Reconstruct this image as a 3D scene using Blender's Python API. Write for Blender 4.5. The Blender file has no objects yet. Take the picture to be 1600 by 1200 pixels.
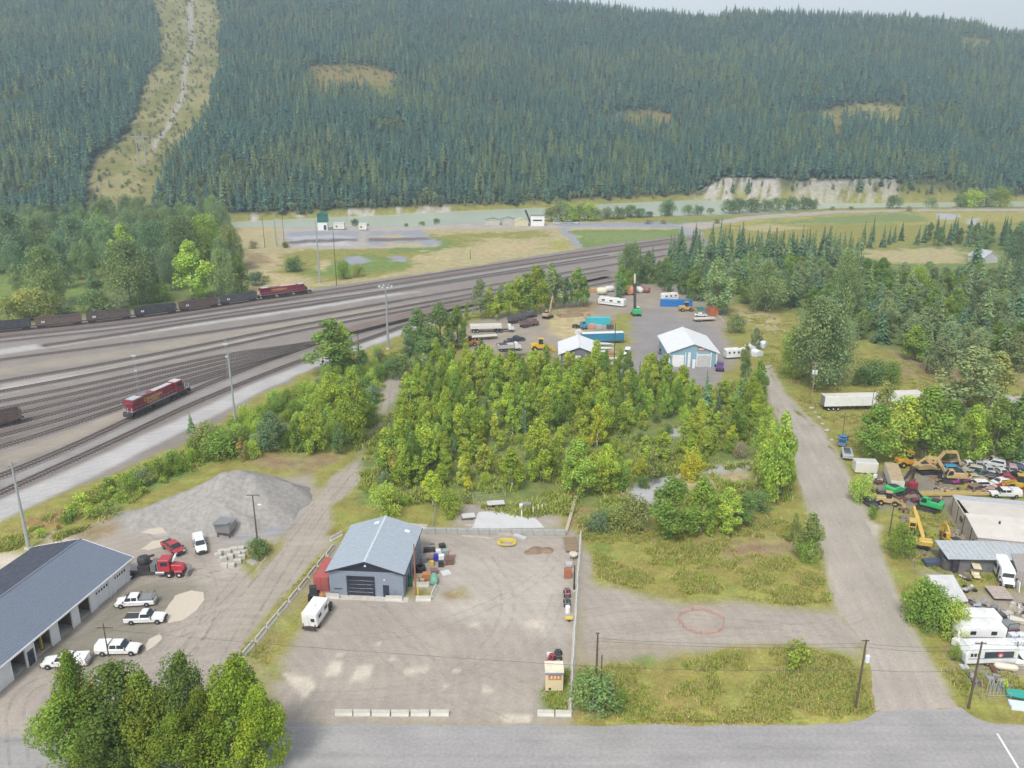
import bpy, math, random
import numpy as np
from mathutils import Vector, Matrix
R=math.radians; PI=math.pi
rnd=random.Random(7); nr=np.random.RandomState(5)
C=bpy.context.scene.collection
SC=bpy.context.scene
# ---------------- camera ----------------
F=1300.; CX=800.; CY=600.; CAMH=73.4; PITCH=R(18.26)
cam=bpy.data.cameras.new('camera'); camo=bpy.data.objects.new('camera',cam); C.objects.link(camo)
camo.location=(0,0,CAMH); camo.rotation_euler=(R(90)-PITCH,0,0)
cam.sensor_width=36; cam.lens=F/1600*36; cam.clip_end=9000; cam.clip_start=.5
SC.camera=camo
# ---------------- light -----------------
SUN_EL=R(52); SUN_AZ=R(200)      # high veiled sun behind the camera's right shoulder
w=bpy.data.worlds.new('World'); SC.world=w; w.use_nodes=True
nt=w.node_tree; bg=nt.nodes['Background']
sky=nt.nodes.new('ShaderNodeTexSky'); sky.sky_type='NISHITA'; sky.sun_disc=False
sky.sun_elevation=SUN_EL; sky.sun_rotation=SUN_AZ; sky.air_density=1.0; sky.dust_density=4.0; sky.ozone_density=1.0; sky.altitude=800
hs=nt.nodes.new('ShaderNodeHueSaturation'); hs.inputs['Saturation'].default_value=.26; hs.inputs['Value'].default_value=1.0
nt.links.new(sky.outputs[0],hs.inputs['Color']); nt.links.new(hs.outputs[0],bg.inputs['Color'])
bg.inputs['Strength'].default_value=.135
sl=bpy.data.lights.new('sun','SUN'); so=bpy.data.objects.new('sun',sl); C.objects.link(so)
sl.energy=1.5; sl.angle=R(13); sl.color=(1,.965,.91)
d=Vector((math.sin(SUN_AZ)*math.cos(SUN_EL),math.cos(SUN_AZ)*math.cos(SUN_EL),math.sin(SUN_EL)))
so.rotation_euler=d.to_track_quat('Z','Y').to_euler(); so.location=(0,0,300)
SC.view_settings.view_transform='Standard'; SC.view_settings.look='None'
SC.view_settings.exposure=.82; SC.view_settings.gamma=1
SC.render.engine='CYCLES'
SC.cycles.max_bounces=5; SC.cycles.diffuse_bounces=2; SC.cycles.glossy_bounces=2; SC.cycles.transmission_bounces=2
SC.cycles.volume_bounces=0; SC.cycles.transparent_max_bounces=16
SC.cycles.use_denoising=True
# ---------------- survey: photo pixel -> point of the place ----------------
SP,CP=math.sin(PITCH),math.cos(PITCH)
def G(x,y,h=0.):
    v=(y-CY)/F; u=(x-CX)/F; t=(h-CAMH)/(-SP-v*CP)
    return Vector((u*t,(CP-v*SP)*t,h))
def HT(xb,yb,yt,z0=0):
    Y=G(xb,yb,z0).y
    return CAMH-Y*math.tan(PITCH+math.atan((yt-CY)/F))-z0
def topx(X,Y,Z):
    dz=Z-CAMH; dep=Y*CP-dz*SP; up=Y*SP+dz*CP
    return CX+F*X/dep, CY-F*up/dep
def direction(a,b):
    p,q=G(*a),G(*b); return math.atan2(q.y-p.y,q.x-p.x)
# ---------------- helpers ----------------
def hashn(ix,iy,s=0):
    n=(ix*374761393+iy*668265263+s*1442695041).astype(np.int64)&0xffffffff
    n=((n^(n>>13))*1274126177)&0xffffffff
    return ((n^(n>>16))&0xffff)/65535.
def vnoise(x,y,s=0):
    x=np.asarray(x,float);y=np.asarray(y,float)
    ix=np.floor(x).astype(np.int64);iy=np.floor(y).astype(np.int64);fx=x-ix;fy=y-iy
    fx=fx*fx*(3-2*fx);fy=fy*fy*(3-2*fy)
    a=hashn(ix,iy,s);b=hashn(ix+1,iy,s);c=hashn(ix,iy+1,s);e=hashn(ix+1,iy+1,s)
    return (a*(1-fx)+b*fx)*(1-fy)+(c*(1-fx)+e*fx)*fy
def fbm(x,y,o=4,s=0):
    t=0;a=.5
    for k in range(o): t=t+a*(vnoise(x*2**k,y*2**k,s+k)-.5)*2;a*=.5
    return t
def sstep(a,b,x):
    t=np.clip((x-a)/(b-a),0,1); return t*t*(3-2*t)
def setp(o,label=None,cat=None,group=None,kind=None):
    if label:o['label']=label
    if cat:o['category']=cat
    if group:o['group']=group
    if kind:o['kind']=kind
    return o
def thing(name,label,cat,loc=(0,0,0),rz=0,group=None,kind=None):
    o=bpy.data.objects.new(name,None); C.objects.link(o); o.empty_display_size=.3
    o.location=loc; o.rotation_euler=(0,0,rz); return setp(o,label,cat,group,kind)
def copy_tree(o,parent=None):
    c=o.copy(); C.objects.link(c)
    if parent is not None: c.parent=parent
    for ch in o.children: copy_tree(ch,c)
    return c
MATS={}
def mat(name,col,rough=.8,metal=0,var=.12,scale=1.5,bump=0,coat=0,dirt=0,wave=None):
    """procedural material: base colour broken up by two noises, optional grime, ribs and relief"""
    if name in MATS: return MATS[name]
    m=bpy.data.materials.new(name); MATS[name]=m; m.use_nodes=True; nt=m.node_tree; N=nt.nodes; L=nt.links
    b=N['Principled BSDF']; b.inputs['Roughness'].default_value=rough; b.inputs['Metallic'].default_value=metal
    if coat: b.inputs['Coat Weight'].default_value=coat
    tc=N.new('ShaderNodeTexCoord'); n=N.new('ShaderNodeTexNoise'); n.inputs['Scale'].default_value=scale; n.inputs['Detail'].default_value=5
    L.new(tc.outputs['Object'],n.inputs['Vector'])
    mr=N.new('ShaderNodeMapRange'); mr.inputs['From Min'].default_value=.25; mr.inputs['From Max'].default_value=.75
    mr.inputs['To Min'].default_value=1-var; mr.inputs['To Max'].default_value=1+var; L.new(n.outputs['Fac'],mr.inputs['Value'])
    mx=N.new('ShaderNodeVectorMath'); mx.operation='SCALE'; mx.inputs[0].default_value=col[:3]; L.new(mr.outputs[0],mx.inputs['Scale'])
    out=mx.outputs[0]
    if dirt:
        n2=N.new('ShaderNodeTexNoise'); n2.inputs['Scale'].default_value=scale*.45; n2.inputs['Detail'].default_value=8; n2.inputs['Roughness'].default_value=.7
        L.new(tc.outputs['Object'],n2.inputs['Vector'])
        r2=N.new('ShaderNodeMapRange'); r2.inputs['From Min'].default_value=.48; r2.inputs['From Max'].default_value=.75; r2.inputs['To Max'].default_value=dirt; L.new(n2.outputs['Fac'],r2.inputs['Value'])
        mm=N.new('ShaderNodeMix'); mm.data_type='RGBA'; L.new(r2.outputs[0],mm.inputs['Factor']); L.new(out,mm.inputs['A']); mm.inputs['B'].default_value=(.22,.18,.13,1); out=mm.outputs['Result']
    L.new(out,b.inputs['Base Color'])
    if wave:
        wv=N.new('ShaderNodeTexWave'); wv.bands_direction=wave[0]; wv.inputs['Scale'].default_value=wave[1]; L.new(tc.outputs['Object'],wv.inputs['Vector'])
        bp=N.new('ShaderNodeBump'); bp.inputs['Strength'].default_value=wave[2]; bp.inputs['Distance'].default_value=.04; L.new(wv.outputs['Fac'],bp.inputs['Height']); L.new(bp.outputs[0],b.inputs['Normal'])
    elif bump:
        bp=N.new('ShaderNodeBump'); bp.inputs['Strength'].default_value=bump; bp.inputs['Distance'].default_value=.05
        n3=N.new('ShaderNodeTexNoise'); n3.inputs['Scale'].default_value=scale*6; L.new(tc.outputs['Object'],n3.inputs['Vector']); L.new(n3.outputs['Fac'],bp.inputs['Height']); L.new(bp.outputs[0],b.inputs['Normal'])
    return m
def P(name,col,**k): return mat('paint_'+name,col,rough=k.pop('rough',.38),coat=k.pop('coat',.25),var=k.pop('var',.06),dirt=k.pop('dirt',.3),**k)
glass=lambda:mat('window_glass',(.03,.04,.05),rough=.12,var=.1)
rubber=lambda:mat('rubber',(.025,.025,.026),rough=.85)
steel=lambda:mat('bare_steel',(.33,.34,.35),rough=.5,metal=.5,dirt=.3)
dark=lambda:mat('dark_metal',(.035,.035,.04),rough=.6,dirt=.3)
rust=lambda:mat('rusty_steel',(.16,.07,.035),rough=.85,var=.35,scale=3)
woodm=lambda:mat('weathered_wood',(.26,.19,.12),rough=.85,var=.3,scale=4)
conc=lambda:mat('concrete',(.52,.50,.45),rough=.9,var=.15,dirt=.35,bump=.3)
white=lambda:P('white',(.80,.80,.79),dirt=.18)
class MB:
    def __init__(s): s.v=[];s.f=[];s.m=[];s.mats=[]
    def mi(s,m):
        if m not in s.mats: s.mats.append(m)
        return s.mats.index(m)
    def add(s,vs,fs,m):
        b=len(s.v); s.v+= [tuple(p) for p in vs]; k=s.mi(m)
        for f in fs: s.f.append([b+i for i in f]); s.m.append(k)
        return s
    def box(s,c,d,m,rz=0,tx=1,ty=1,ry=0,sx=0):
        """c = centre of base, d = size; tx,ty = top scale; sx = shift of top in x"""
        vs=[]
        M=Matrix.Rotation(rz,3,'Z')@Matrix.Rotation(ry,3,'Y')
        for k,(z,ax,ay,ox) in enumerate(((0,1,1,0),(d[2],tx,ty,sx))):
            for a,b_ in ((-1,-1),(1,-1),(1,1),(-1,1)):
                vs.append(Vector(c)+M@Vector((a*d[0]/2*ax+ox,b_*d[1]/2*ay,z)))
        return s.add(vs,[(3,2,1,0),(4,5,6,7),(0,1,5,4),(1,2,6,5),(2,3,7,6),(3,0,4,7)],m)
    def beam(s,p,q,wd,ht,m):
        p,q=Vector(p),Vector(q); d=(q-p).normalized(); up=Vector((0,0,1))
        if abs(d.z)>.97: up=Vector((1,0,0))
        a=d.cross(up).normalized()*wd/2; b=a.cross(d).normalized()*ht/2
        vs=[p-a-b,p+a-b,p+a+b,p-a+b,q-a-b,q+a-b,q+a+b,q-a+b]
        return s.add(vs,[(3,2,1,0),(4,5,6,7),(0,1,5,4),(1,2,6,5),(2,3,7,6),(3,0,4,7)][::1],m)
    def cyl(s,p,q,r0,m,r1=None,n=10):
        r1=r0 if r1 is None else r1
        p,q=Vector(p),Vector(q); d=(q-p).normalized(); up=Vector((0,0,1)) if abs(d.z)<.9 else Vector((1,0,0))
        a=d.cross(up).normalized(); b=d.cross(a)
        vs=[p+(a*math.cos(2*PI*i/n)+b*math.sin(2*PI*i/n))*r0 for i in range(n)]+[q+(a*math.cos(2*PI*i/n)+b*math.sin(2*PI*i/n))*r1 for i in range(n)]
        return s.add(vs,[tuple(range(n))[::-1],tuple(range(n,2*n))]+[(i,(i+1)%n,n+(i+1)%n,n+i) for i in range(n)],m)
    def prof(s,pts,m,wd=None,y0=None):
        """side profile (x,z[,half width]) lofted across y"""
        n=len(pts); hw=[p[2] if len(p)>2 else wd/2 for p in pts]
        vs=[(p[0],-h,p[1]) for p,h in zip(pts,hw)]+[(p[0],h,p[1]) for p,h in zip(pts,hw)]
        if y0: vs=[(a,b+y0,c) for a,b,c in vs]
        return s.add(vs,[tuple(range(n)),tuple(range(n,2*n))[::-1]]+[(i,n+i,n+(i+1)%n,(i+1)%n) for i in range(n)],m)
    def lathe(s,c,pts,m,n=12,axis='Z'):
        vs=[]
        for r,z in pts:
            for i in range(n):
                a=2*PI*i/n; p=(r*math.cos(a),r*math.sin(a),z)
                if axis=='X': p=(z,p[0],p[1])
                if axis=='Y': p=(p[0],z,p[1])
                vs.append(Vector(c)+Vector(p))
        k=len(pts); fs=[(j*n+i,j*n+(i+1)%n,(j+1)*n+(i+1)%n,(j+1)*n+i) for j in range(k-1) for i in range(n)]
        fs+=[tuple(range(n))[::-1],tuple(range((k-1)*n,k*n))]
        return s.add(vs,fs,m)
    def mesh(s,name,smooth=False):
        me=bpy.data.meshes.new(name); me.from_pydata(s.v,[],s.f)
        for m in s.mats: me.materials.append(m)
        me.polygons.foreach_set('material_index',s.m)
        if smooth: me.polygons.foreach_set('use_smooth',[True]*len(s.f))
        me.update(); return me
    def build(s,name,parent=None,bevel=0,smooth=False,loc=None,label=None,recalc=True):
        me=s.mesh(name,smooth)
        if bevel or recalc:
            import bmesh
            bm=bmesh.new(); bm.from_mesh(me); bmesh.ops.recalc_face_normals(bm,faces=bm.faces)
            if bevel:
                es=[e for e in bm.edges if len(e.link_faces)==2 and e.calc_face_angle(0)>.5]
                bmesh.ops.bevel(bm,geom=es,offset=bevel,segments=1,affect='EDGES',clamp_overlap=True)
            bm.to_mesh(me); bm.free()
        o=bpy.data.objects.new(name,me); C.objects.link(o)
        if parent is not None:o.parent=parent
        if loc is not None:o.location=loc
        if label:o['label']=label
        return o
def one(name,mb,label,cat,loc=(0,0,0),rz=0,group=None,bevel=0,kind=None,smooth=False):
    o=mb.build(name,bevel=bevel,smooth=smooth); o.location=loc; o.rotation_euler=(0,0,rz); return setp(o,label,cat,group,kind)
# ================= TERRAIN =================
NEARB=[(-400,352),(0,352),(360,354),(500,353),(640,352),(760,347),(860,342),(940,337),(1050,337),(1180,333),(1300,324),(1600,322),(2000,320)]
FARB=[(-400,345),(0,343),(360,345),(500,338),(620,333),(740,327),(860,322),(940,317),(1080,311),(1200,313),(1300,316),(1400,315),(1600,313),(2000,312)]
nb=[G(*p) for p in NEARB]; fb=[G(*p) for p in FARB]
nbx=[p.x for p in nb]; nby=[p.y for p in nb]; fbx=[p.x for p in fb]; fby=[p.y for p in fb]
RD=1450.
def hz(x,y):
    x=np.asarray(x,float);y=np.asarray(y,float)
    nbd=np.interp(x,nbx,nby); fbd=np.interp(x,fbx,fby)
    z=-3.2*sstep(-3,5,y-nbd)+0*x
    d=y-fbd
    u=x/np.maximum(y,1)
    zr=np.interp(u,[-.9,-.57,-.3,0,.11,.256,.42,.57,.9],[345,322,286,250,230,209,203,196,170])
    cl=sstep(128,150,x*600/np.maximum(y,1))*(1-sstep(300,330,x*600/np.maximum(y,1)))   # silt bluff stretch
    z=z+ (3.2+3*sstep(0,1,cl)*0+4)*sstep(-4,10,d)+cl*13*sstep(-2,18,d)
    t=np.clip((d-12)/(RD-fbd),0,1)
    prof=t*(.80+.20*t)
    z=z+(zr-12)*prof*sstep(0,60,d)
    und=fbm(x/210,y/160,3,3)*15*sstep(40,250,d)*(1-.6*t)+fbm(x/45,y/45,2,9)*3*sstep(20,100,d)
    z=z+und
    z=z-np.maximum(y-RD-60,0)*.06
    z=z-1.1*sstep(-8,0,y-nbd)*0
    return z
def hz1(x,y): return float(hz(np.array([x]),np.array([y]))[0])
def GT(px,py):
    """photo point on the hillside"""
    v=(py-CY)/F;u=(px-CX)/F; dz=-SP-v*CP; dy=CP-v*SP
    for D in np.arange(560,2000,6):
        t=D/dy; 
        if CAMH+dz*t<hz1(u*t,D): return Vector((u*t,D,hz1(u*t,D)))
    return Vector((u*1500/dy,1500,hz1(u*1500/dy,1500)))
yy=[]; a=32.
while a<690: yy.append(a-42); a*=1.0062
while a<1700: yy.append(a-42); a*=1.009
while a<2350: yy.append(a-42); a*=1.04
yy=np.array(yy)
uu=np.concatenate([-1.25+np.arange(50)*.011*1.0, np.linspace(-.70,.70,470), .70+.011*np.arange(1,51)])
UU,YY=np.meshgrid(uu,yy); XX=UU*(YY+42); ZZ=hz(XX,YY)
# palette: albedo of each kind of ground
K=dict(meadow=(.265,.25,.068),green=(.17,.235,.06),lawn=(.20,.25,.085),dry=(.40,.345,.18),straw=(.45,.37,.20),brown=(.29,.22,.12),redbrush=(.34,.19,.10),
 gravel=(.352,.310,.264),gravelw=(.405,.365,.315),dirt=(.32,.275,.22),pale=(.53,.47,.385),mud=(.23,.21,.165),road=(.365,.32,.268),rail=(.255,.225,.20),raild=(.175,.145,.135),
 railr=(.19,.145,.125),tan=(.33,.285,.23),white=(.46,.445,.435),grey=(.29,.275,.265),forest=(.06,.075,.04),silt=(.42,.39,.345),slab=(.42,.41,.42),lotdark=(.27,.25,.24),soil=(.10,.075,.06),
 greyblue=(.30,.31,.34),under=(.175,.21,.062),yellowg=(.34,.31,.09))
PAINT=[ # kind, softness m, wobble m, outline (as surveyed on the photo)
('under',3,4,[(-300,330),(340,330),(400,400),(420,455),(300,480),(0,515),(-300,540)]),
('green',3,3,[(-100,405),(40,405),(60,440),(40,462),(-100,470)]),('green',2,2,[(100,440),(140,445),(135,470),(85,462)]),
# river side flats
('dry',3,4,[(340,350),(760,348),(900,345),(1070,350),(1050,372),(900,395),(700,425),(500,450),(380,462),(360,400)]),
('meadow',4,5,[(440,395),(700,365),(850,360),(905,388),(780,392),(690,385),(650,400),(640,425),(500,440),(430,425)]),
('green',3,4,[(560,395),(640,405),(650,418),(590,425),(530,432),(470,428),(520,405)]),('green',3,5,[(640,380),(700,372),(715,385),(660,395),(600,395)]),
('dry',5,6,[(700,395),(760,372),(860,372),(860,388),(780,405),(700,418)]),('straw',5,6,[(760,380),(850,380),(820,392),(740,402)]),
('green',2,2,[(880,360),(1060,358),(1078,366),(1050,377),(985,381),(920,388),(905,382)]),('lawn',2,3,[(900,363),(1040,362),(1050,372),(930,380)]),
('dry',3,4,[(870,352),(900,357),(895,388),(860,388),(850,362)]),('yellowg',3,3,[(862,375),(892,378),(896,388),(862,390)]),
('gravelw',2,2,[(440,352),(640,349),(860,350),(1070,349),(1200,340),(1200,344),(1080,356),(880,357),(700,358),(610,362),(690,385),(600,388),(450,388),(440,368)]),
('greyblue',1.5,2,[(452,363),(560,360),(565,366),(556,372),(540,374),(556,384),(450,382),(447,374)]),('slab',2,3,[(455,370),(550,367),(550,371),(455,375)]),
('raild',1.5,2,[(452,376),(555,373),(555,377),(452,380)]),('white',2,2,[(480,379),(545,378),(550,384),(475,384)]),
('greyblue',1.5,2,[(572,362),(660,360),(690,381),(650,385),(572,384)]),('straw',2,2,[(580,368),(622,367),(640,371),(580,371)]),('raild',1.5,2,[(575,373),(672,371),(676,375),(575,377)]),('straw',2,2,[(600,380),(660,379),(665,384),(600,385)]),
('greyblue',1,1,[(870,356),(885,356),(912,385),(897,385)]),('greyblue',1.2,1,[(860,349),(1060,347),(1085,357),(1102,366),(1075,372),(1060,356),(880,354)]),
('gravelw',1.5,2,[(1060,352),(1110,346),(1160,338),(1290,330),(1420,327),(1620,326),(1620,330),(1420,330),(1300,334),(1170,343),(1120,355),(1080,362)]),
('lawn',3,3,[(1010,345),(1200,335),(1300,328),(1200,333),(1150,338),(1060,350)]),
('yellowg',3,3,[(1120,352),(1180,343),(1300,335),(1420,331),(1620,331),(1620,345),(1420,352),(1300,350),(1200,352)]),('lawn',4,5,[(1180,350),(1300,337),(1420,333),(1460,345),(1380,350),(1250,349)]),
('dry',3,4,[(1130,356),(1200,351),(1260,356),(1200,362)]),('slab',1.5,1.5,[(1465,333),(1500,335),(1490,343),(1460,342)]),('slab',1.5,1.5,[(1512,342),(1530,340),(1528,352),(1510,352)]),
('straw',2,2,[(378,355),(430,352),(440,356),(395,372),(380,380),(372,372)]),('straw',1.5,2,[(415,395),(435,400),(430,415),(420,428),(405,425),(420,408)]),('straw',2,3,[(395,425),(420,420),(455,435),(440,460),(400,460)]),
('brown',3,3,[(375,392),(415,395),(418,412),(385,418)]),('greyblue',2,2,[(535,402),(560,399),(580,408),(560,416),(545,412)]),('greyblue',2,2,[(610,400),(635,400),(632,410),(612,408)]),('straw',2,2,[(645,400),(700,398),(705,406),(640,406)]),('straw',2,2,[(500,405),(512,408),(508,425),(494,420)]),
# forest floor right
('under',3,4,[(960,440),(1100,400),(1300,400),(1620,360),(1620,620),(1560,600),(1420,600),(1380,560),(1240,520),(1180,480),(1000,460)]),
('dry',3,4,[(1345,392),(1500,385),(1505,410),(1400,412),(1350,402)]),('straw',2,3,[(1230,410),(1270,405),(1265,425),(1235,435)]),('green',3,3,[(1400,425),(1480,415),(1540,420),(1520,440),(1440,450)]),
# meadow between yards
('meadow',3,3,[(1130,470),(1240,490),(1420,560),(1620,590),(1620,640),(1250,640),(1190,600),(1180,540)]),('dry',3,4,[(1145,480),(1225,495),(1225,520),(1180,515)]),('brown',3,3,[(1390,545),(1470,570),(1600,580),(1600,600),(1420,590)]),
('lawn',2,2,[(1275,640),(1420,640),(1420,690),(1330,690),(1290,670)]),('slab',1,1,[(1540,619),(1620,619),(1620,630),(1545,632)]),
# rail yard
('rail',1,1,[(-300,560),(0,512),(400,463),(600,436),(760,412),(960,380),(1090,366),(1120,380),(960,445),(740,485),(640,520),(480,583),(400,620),(300,690),(100,770),(0,815),(-300,960)]),
# left belt of scrub
('meadow',2,3,[(0,815),(100,770),(300,690),(400,620),(480,583),(640,520),(660,560),(610,590),(605,640),(560,715),(490,760),(380,735),(240,770),(160,815),(50,860),(0,850)]),
('green',2,3,[(120,815),(230,750),(330,700),(470,620),(600,560),(600,640),(560,700),(400,705),(330,720),(240,765)]),('redbrush',2,2,[(40,815),(110,795),(120,812),(50,832)]),
('brown',3,3,[(395,712),(540,708),(540,725),(480,738),(400,728)]),('meadow',2,2,[(480,735),(545,715),(565,725),(520,775),(490,800),(478,790),(490,765)]),
# left yard
('gravel',2,2,[(-300,900),(0,880),(45,868),(120,828),(240,790),(480,740),(492,768),(478,800),(440,850),(380,880),(520,850),(378,1030),(430,1135),(430,1300),(-300,1300)]),
('pale',1.5,1.5,[(55,840),(100,830),(120,850),(60,880),(-60,900),(-60,880)]),('mud',2,3,[(60,1020),(150,960),(220,910),(300,905),(320,930),(250,960),(240,1010),(100,1060)]),
('meadow',2,2,[(0,845),(60,835),(75,850),(40,868),(0,862)]),('brown',2,2,[(135,822),(185,815),(175,835),(110,850)]),
('greyblue',2,2,[(190,800),(480,790),(440,825),(390,845),(200,830)]),
('gravelw',1,1.5,[(330,870),(385,860),(430,870),(380,895),(345,905)]),('pale',1,1,[(225,828),(275,820),(262,835),(232,833)]),
# dirt road between the yards
('road',1.2,.8,[(378,1030),(350,1000),(400,900),(480,790),(520,745),(560,718),(590,660),(597,630),(586,605),(605,588),(632,578),(640,600),(622,635),(600,665),(573,705),(572,745),(540,785),(520,840),(497,872),(430,950)]),
('meadow',.8,.8,[(424,948),(500,868),(507,872),(440,948),(385,1020),(376,1015)]),('meadow',1,1,[(372,858),(450,842),(430,870),(392,905),(375,880)]),
('meadow',1,1,[(520,790),(560,760),(720,790),(720,826),(665,826),(640,800),(600,806),(545,832),(510,838)]),
# middle lot
('gravel',1.5,1,[(440,1135),(425,1080),(405,1035),(430,1000),(500,890),(530,850),(660,826),(905,830),(903,900),(893,1080),(895,1135)]),
('gravelw',3,4,[(680,870),(880,870),(880,1010),(700,960)]),
('meadow',1.5,1.5,[(405,1030),(425,1000),(470,930),(490,930),(480,975),(440,1030),(445,1060),(425,1062)]),
('meadow',1,1,[(632,922),(678,922),(672,934),(630,932)]),('green',1,1,[(845,1080),(888,1078),(888,1112),(850,1108)]),('brown',1,2,[(690,925),(730,920),(740,935),(700,935)]),
('pale',.3,2.6,[(443,1050),(478,1050),(492,1065),(480,1078),(462,1088),(458,1070)]),('pale',.3,2.2,[(505,1033),(530,1030),(525,1050),(503,1052)]),('pale',.3,2.2,[(552,1043),(580,1040),(580,1058),(548,1064)]),
('pale',.25,2.0,[(637,1043),(672,1040),(670,1052),(636,1056)]),('pale',.25,2.0,[(612,1024),(620,1023),(619,1029),(608,1029)]),('pale',.25,1.8,[(752,1075),(774,1078),(768,1085),(753,1082)]),('pale',.25,1.8,[(690,1068),(702,1067),(697,1074),(688,1075)]),
('pale',.25,1.8,[(708,1042),(722,1041),(716,1050),(706,1050)]),('pale',.25,2.0,[(780,1120),(835,1118),(830,1130),(790,1130)]),('pale',.25,1.8,[(732,977),(745,976),(748,985),(735,984)]),('pale',.25,2.2,[(815,970),(850,970),(846,982),(812,981)]),
('pale',.25,1.6,[(772,980),(784,979),(783,984),(772,985)]),('pale',.25,1.6,[(588,1000),(598,1000),(596,1008),(588,1008)]),('pale',.25,1.6,[(520,1018),(536,1016),(532,1024),(521,1024)]),
# pad lot behind
('slab',1,1.5,[(745,800),(830,802),(852,825),(737,825)]),('gravel',2,3,[(715,785),(870,780),(875,826),(708,826)]),
# thicket floor
('under',2,3,[(560,790),(575,700),(640,590),(700,560),(950,590),(1060,600),(1190,600),(1232,700),(1240,780),(1010,800),(720,785)]),
('slab',1.5,2,[(965,772),(1050,740),(1170,722),(1175,735),(1080,745),(1060,765),(1000,790)]),('dry',2,3,[(1060,745),(1170,735),(1160,760),(1060,770)]),('slab',1,1,[(1050,668),(1085,668),(1085,682),(1050,682)]),
('brown',2,3,[(890,800),(1010,800),(1010,828),(905,832)]),
# right field
('meadow',2,2,[(905,832),(1240,780),(1280,850),(1300,940),(1230,950),(1100,930),(1020,940),(925,900)]),
('brown',3,5,[(1100,850),(1250,830),(1280,860),(1150,880)]),('green',1.5,1.5,[(925,845),(955,848),(950,862),(920,858)]),
('gravel',2,2.5,[(898,940),(930,905),(1000,925),(1060,940),(1200,948),(1300,955),(1360,1000),(1340,1022),(1240,1010),(1050,1020),(960,1010),(905,1035)]),('gravel',1,1,[(905,850),(925,870),(930,930),(900,940)]),
('dirt',2,3,[(905,1000),(1060,1015),(1040,1035),(930,1050)]),
('meadow',1.5,2,[(900,1050),(960,1030),(1050,1040),(1130,1012),(1250,1008),(1330,1025),(1368,1115),(1340,1130),(900,1130)]),('green',1.2,1.2,[(990,1030),(1020,1026),(1025,1038),(1000,1040)]),('yellowg',1,1,[(900,1112),(1350,1115),(1345,1130),(900,1132)]),
# middle distance work yards
('dirt',2,3,[(690,545),(700,520),(770,495),(860,480),(960,440),(1120,450),(1140,480),(1130,520),(1150,560),(1120,620),(1050,620),(1050,590),(860,585),(870,545),(800,560),(720,545)]),
('straw',2,3,[(860,480),(920,482),(930,500),(900,540),(850,520)]),('brown',2,3,[(875,478),(930,470),(925,490),(870,490)]),
('lotdark',3,3,[(985,495),(1020,480),(1090,500),(1140,530),(1130,580),(1110,620),(1060,620),(1050,590),(980,580)]),('meadow',2,2,[(955,490),(985,488),(983,560),(930,560),(940,540),(960,535)]),
('green',1.5,1.5,[(820,550),(845,553),(850,565),(825,568)]),('meadow',1.5,2,[(780,560),(860,560),(850,590),(780,590)]),('soil',1,1,[(789,550),(822,553),(815,565),(785,568)]),
# side road and verge
('meadow',2,2,[(1190,600),(1232,600),(1290,680),(1350,780),(1400,850),(1430,960),(1500,1080),(1620,1120),(1620,640),(1260,640)]),
('pale',1,1.2,[(1335,805),(1380,820),(1375,838),(1345,838)]),
('mud',2,3,[(1350,740),(1480,740),(1500,800),(1530,880),(1440,870),(1400,800),(1350,790)]),('meadow',2,3,[(1380,790),(1470,790),(1500,850),(1400,850)]),
('dirt',2,3,[(1440,890),(1620,890),(1620,1060),(1560,1060),(1500,1010),(1480,960)]),('meadow',2,3,[(1480,900),(1620,890),(1620,920),(1500,930)]),('gravel',1,2,[(1540,960),(1620,960),(1620,985),(1550,985)]),('meadow',1.5,2,[(1500,1050),(1620,1060),(1620,1130),(1560,1120)]),
('brown',1.5,2,[(1480,1010),(1500,1010),(1500,1060),(1480,1060)]),
]
def strip(pts,wd):
    q=[G(*p) for p in pts]; L=[];Rr=[]
    for i,p in enumerate(q):
        a=q[max(i-1,0)];b=q[min(i+1,len(q)-1)]; t=(b-a); t.normalize(); n=Vector((-t.y,t.x,0))
        ww=wd if not isinstance(wd,(list,tuple)) else wd[i]
        L.append(p+n*ww/2);Rr.append(p-n*ww/2)
    return L+Rr[::-1]
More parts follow.
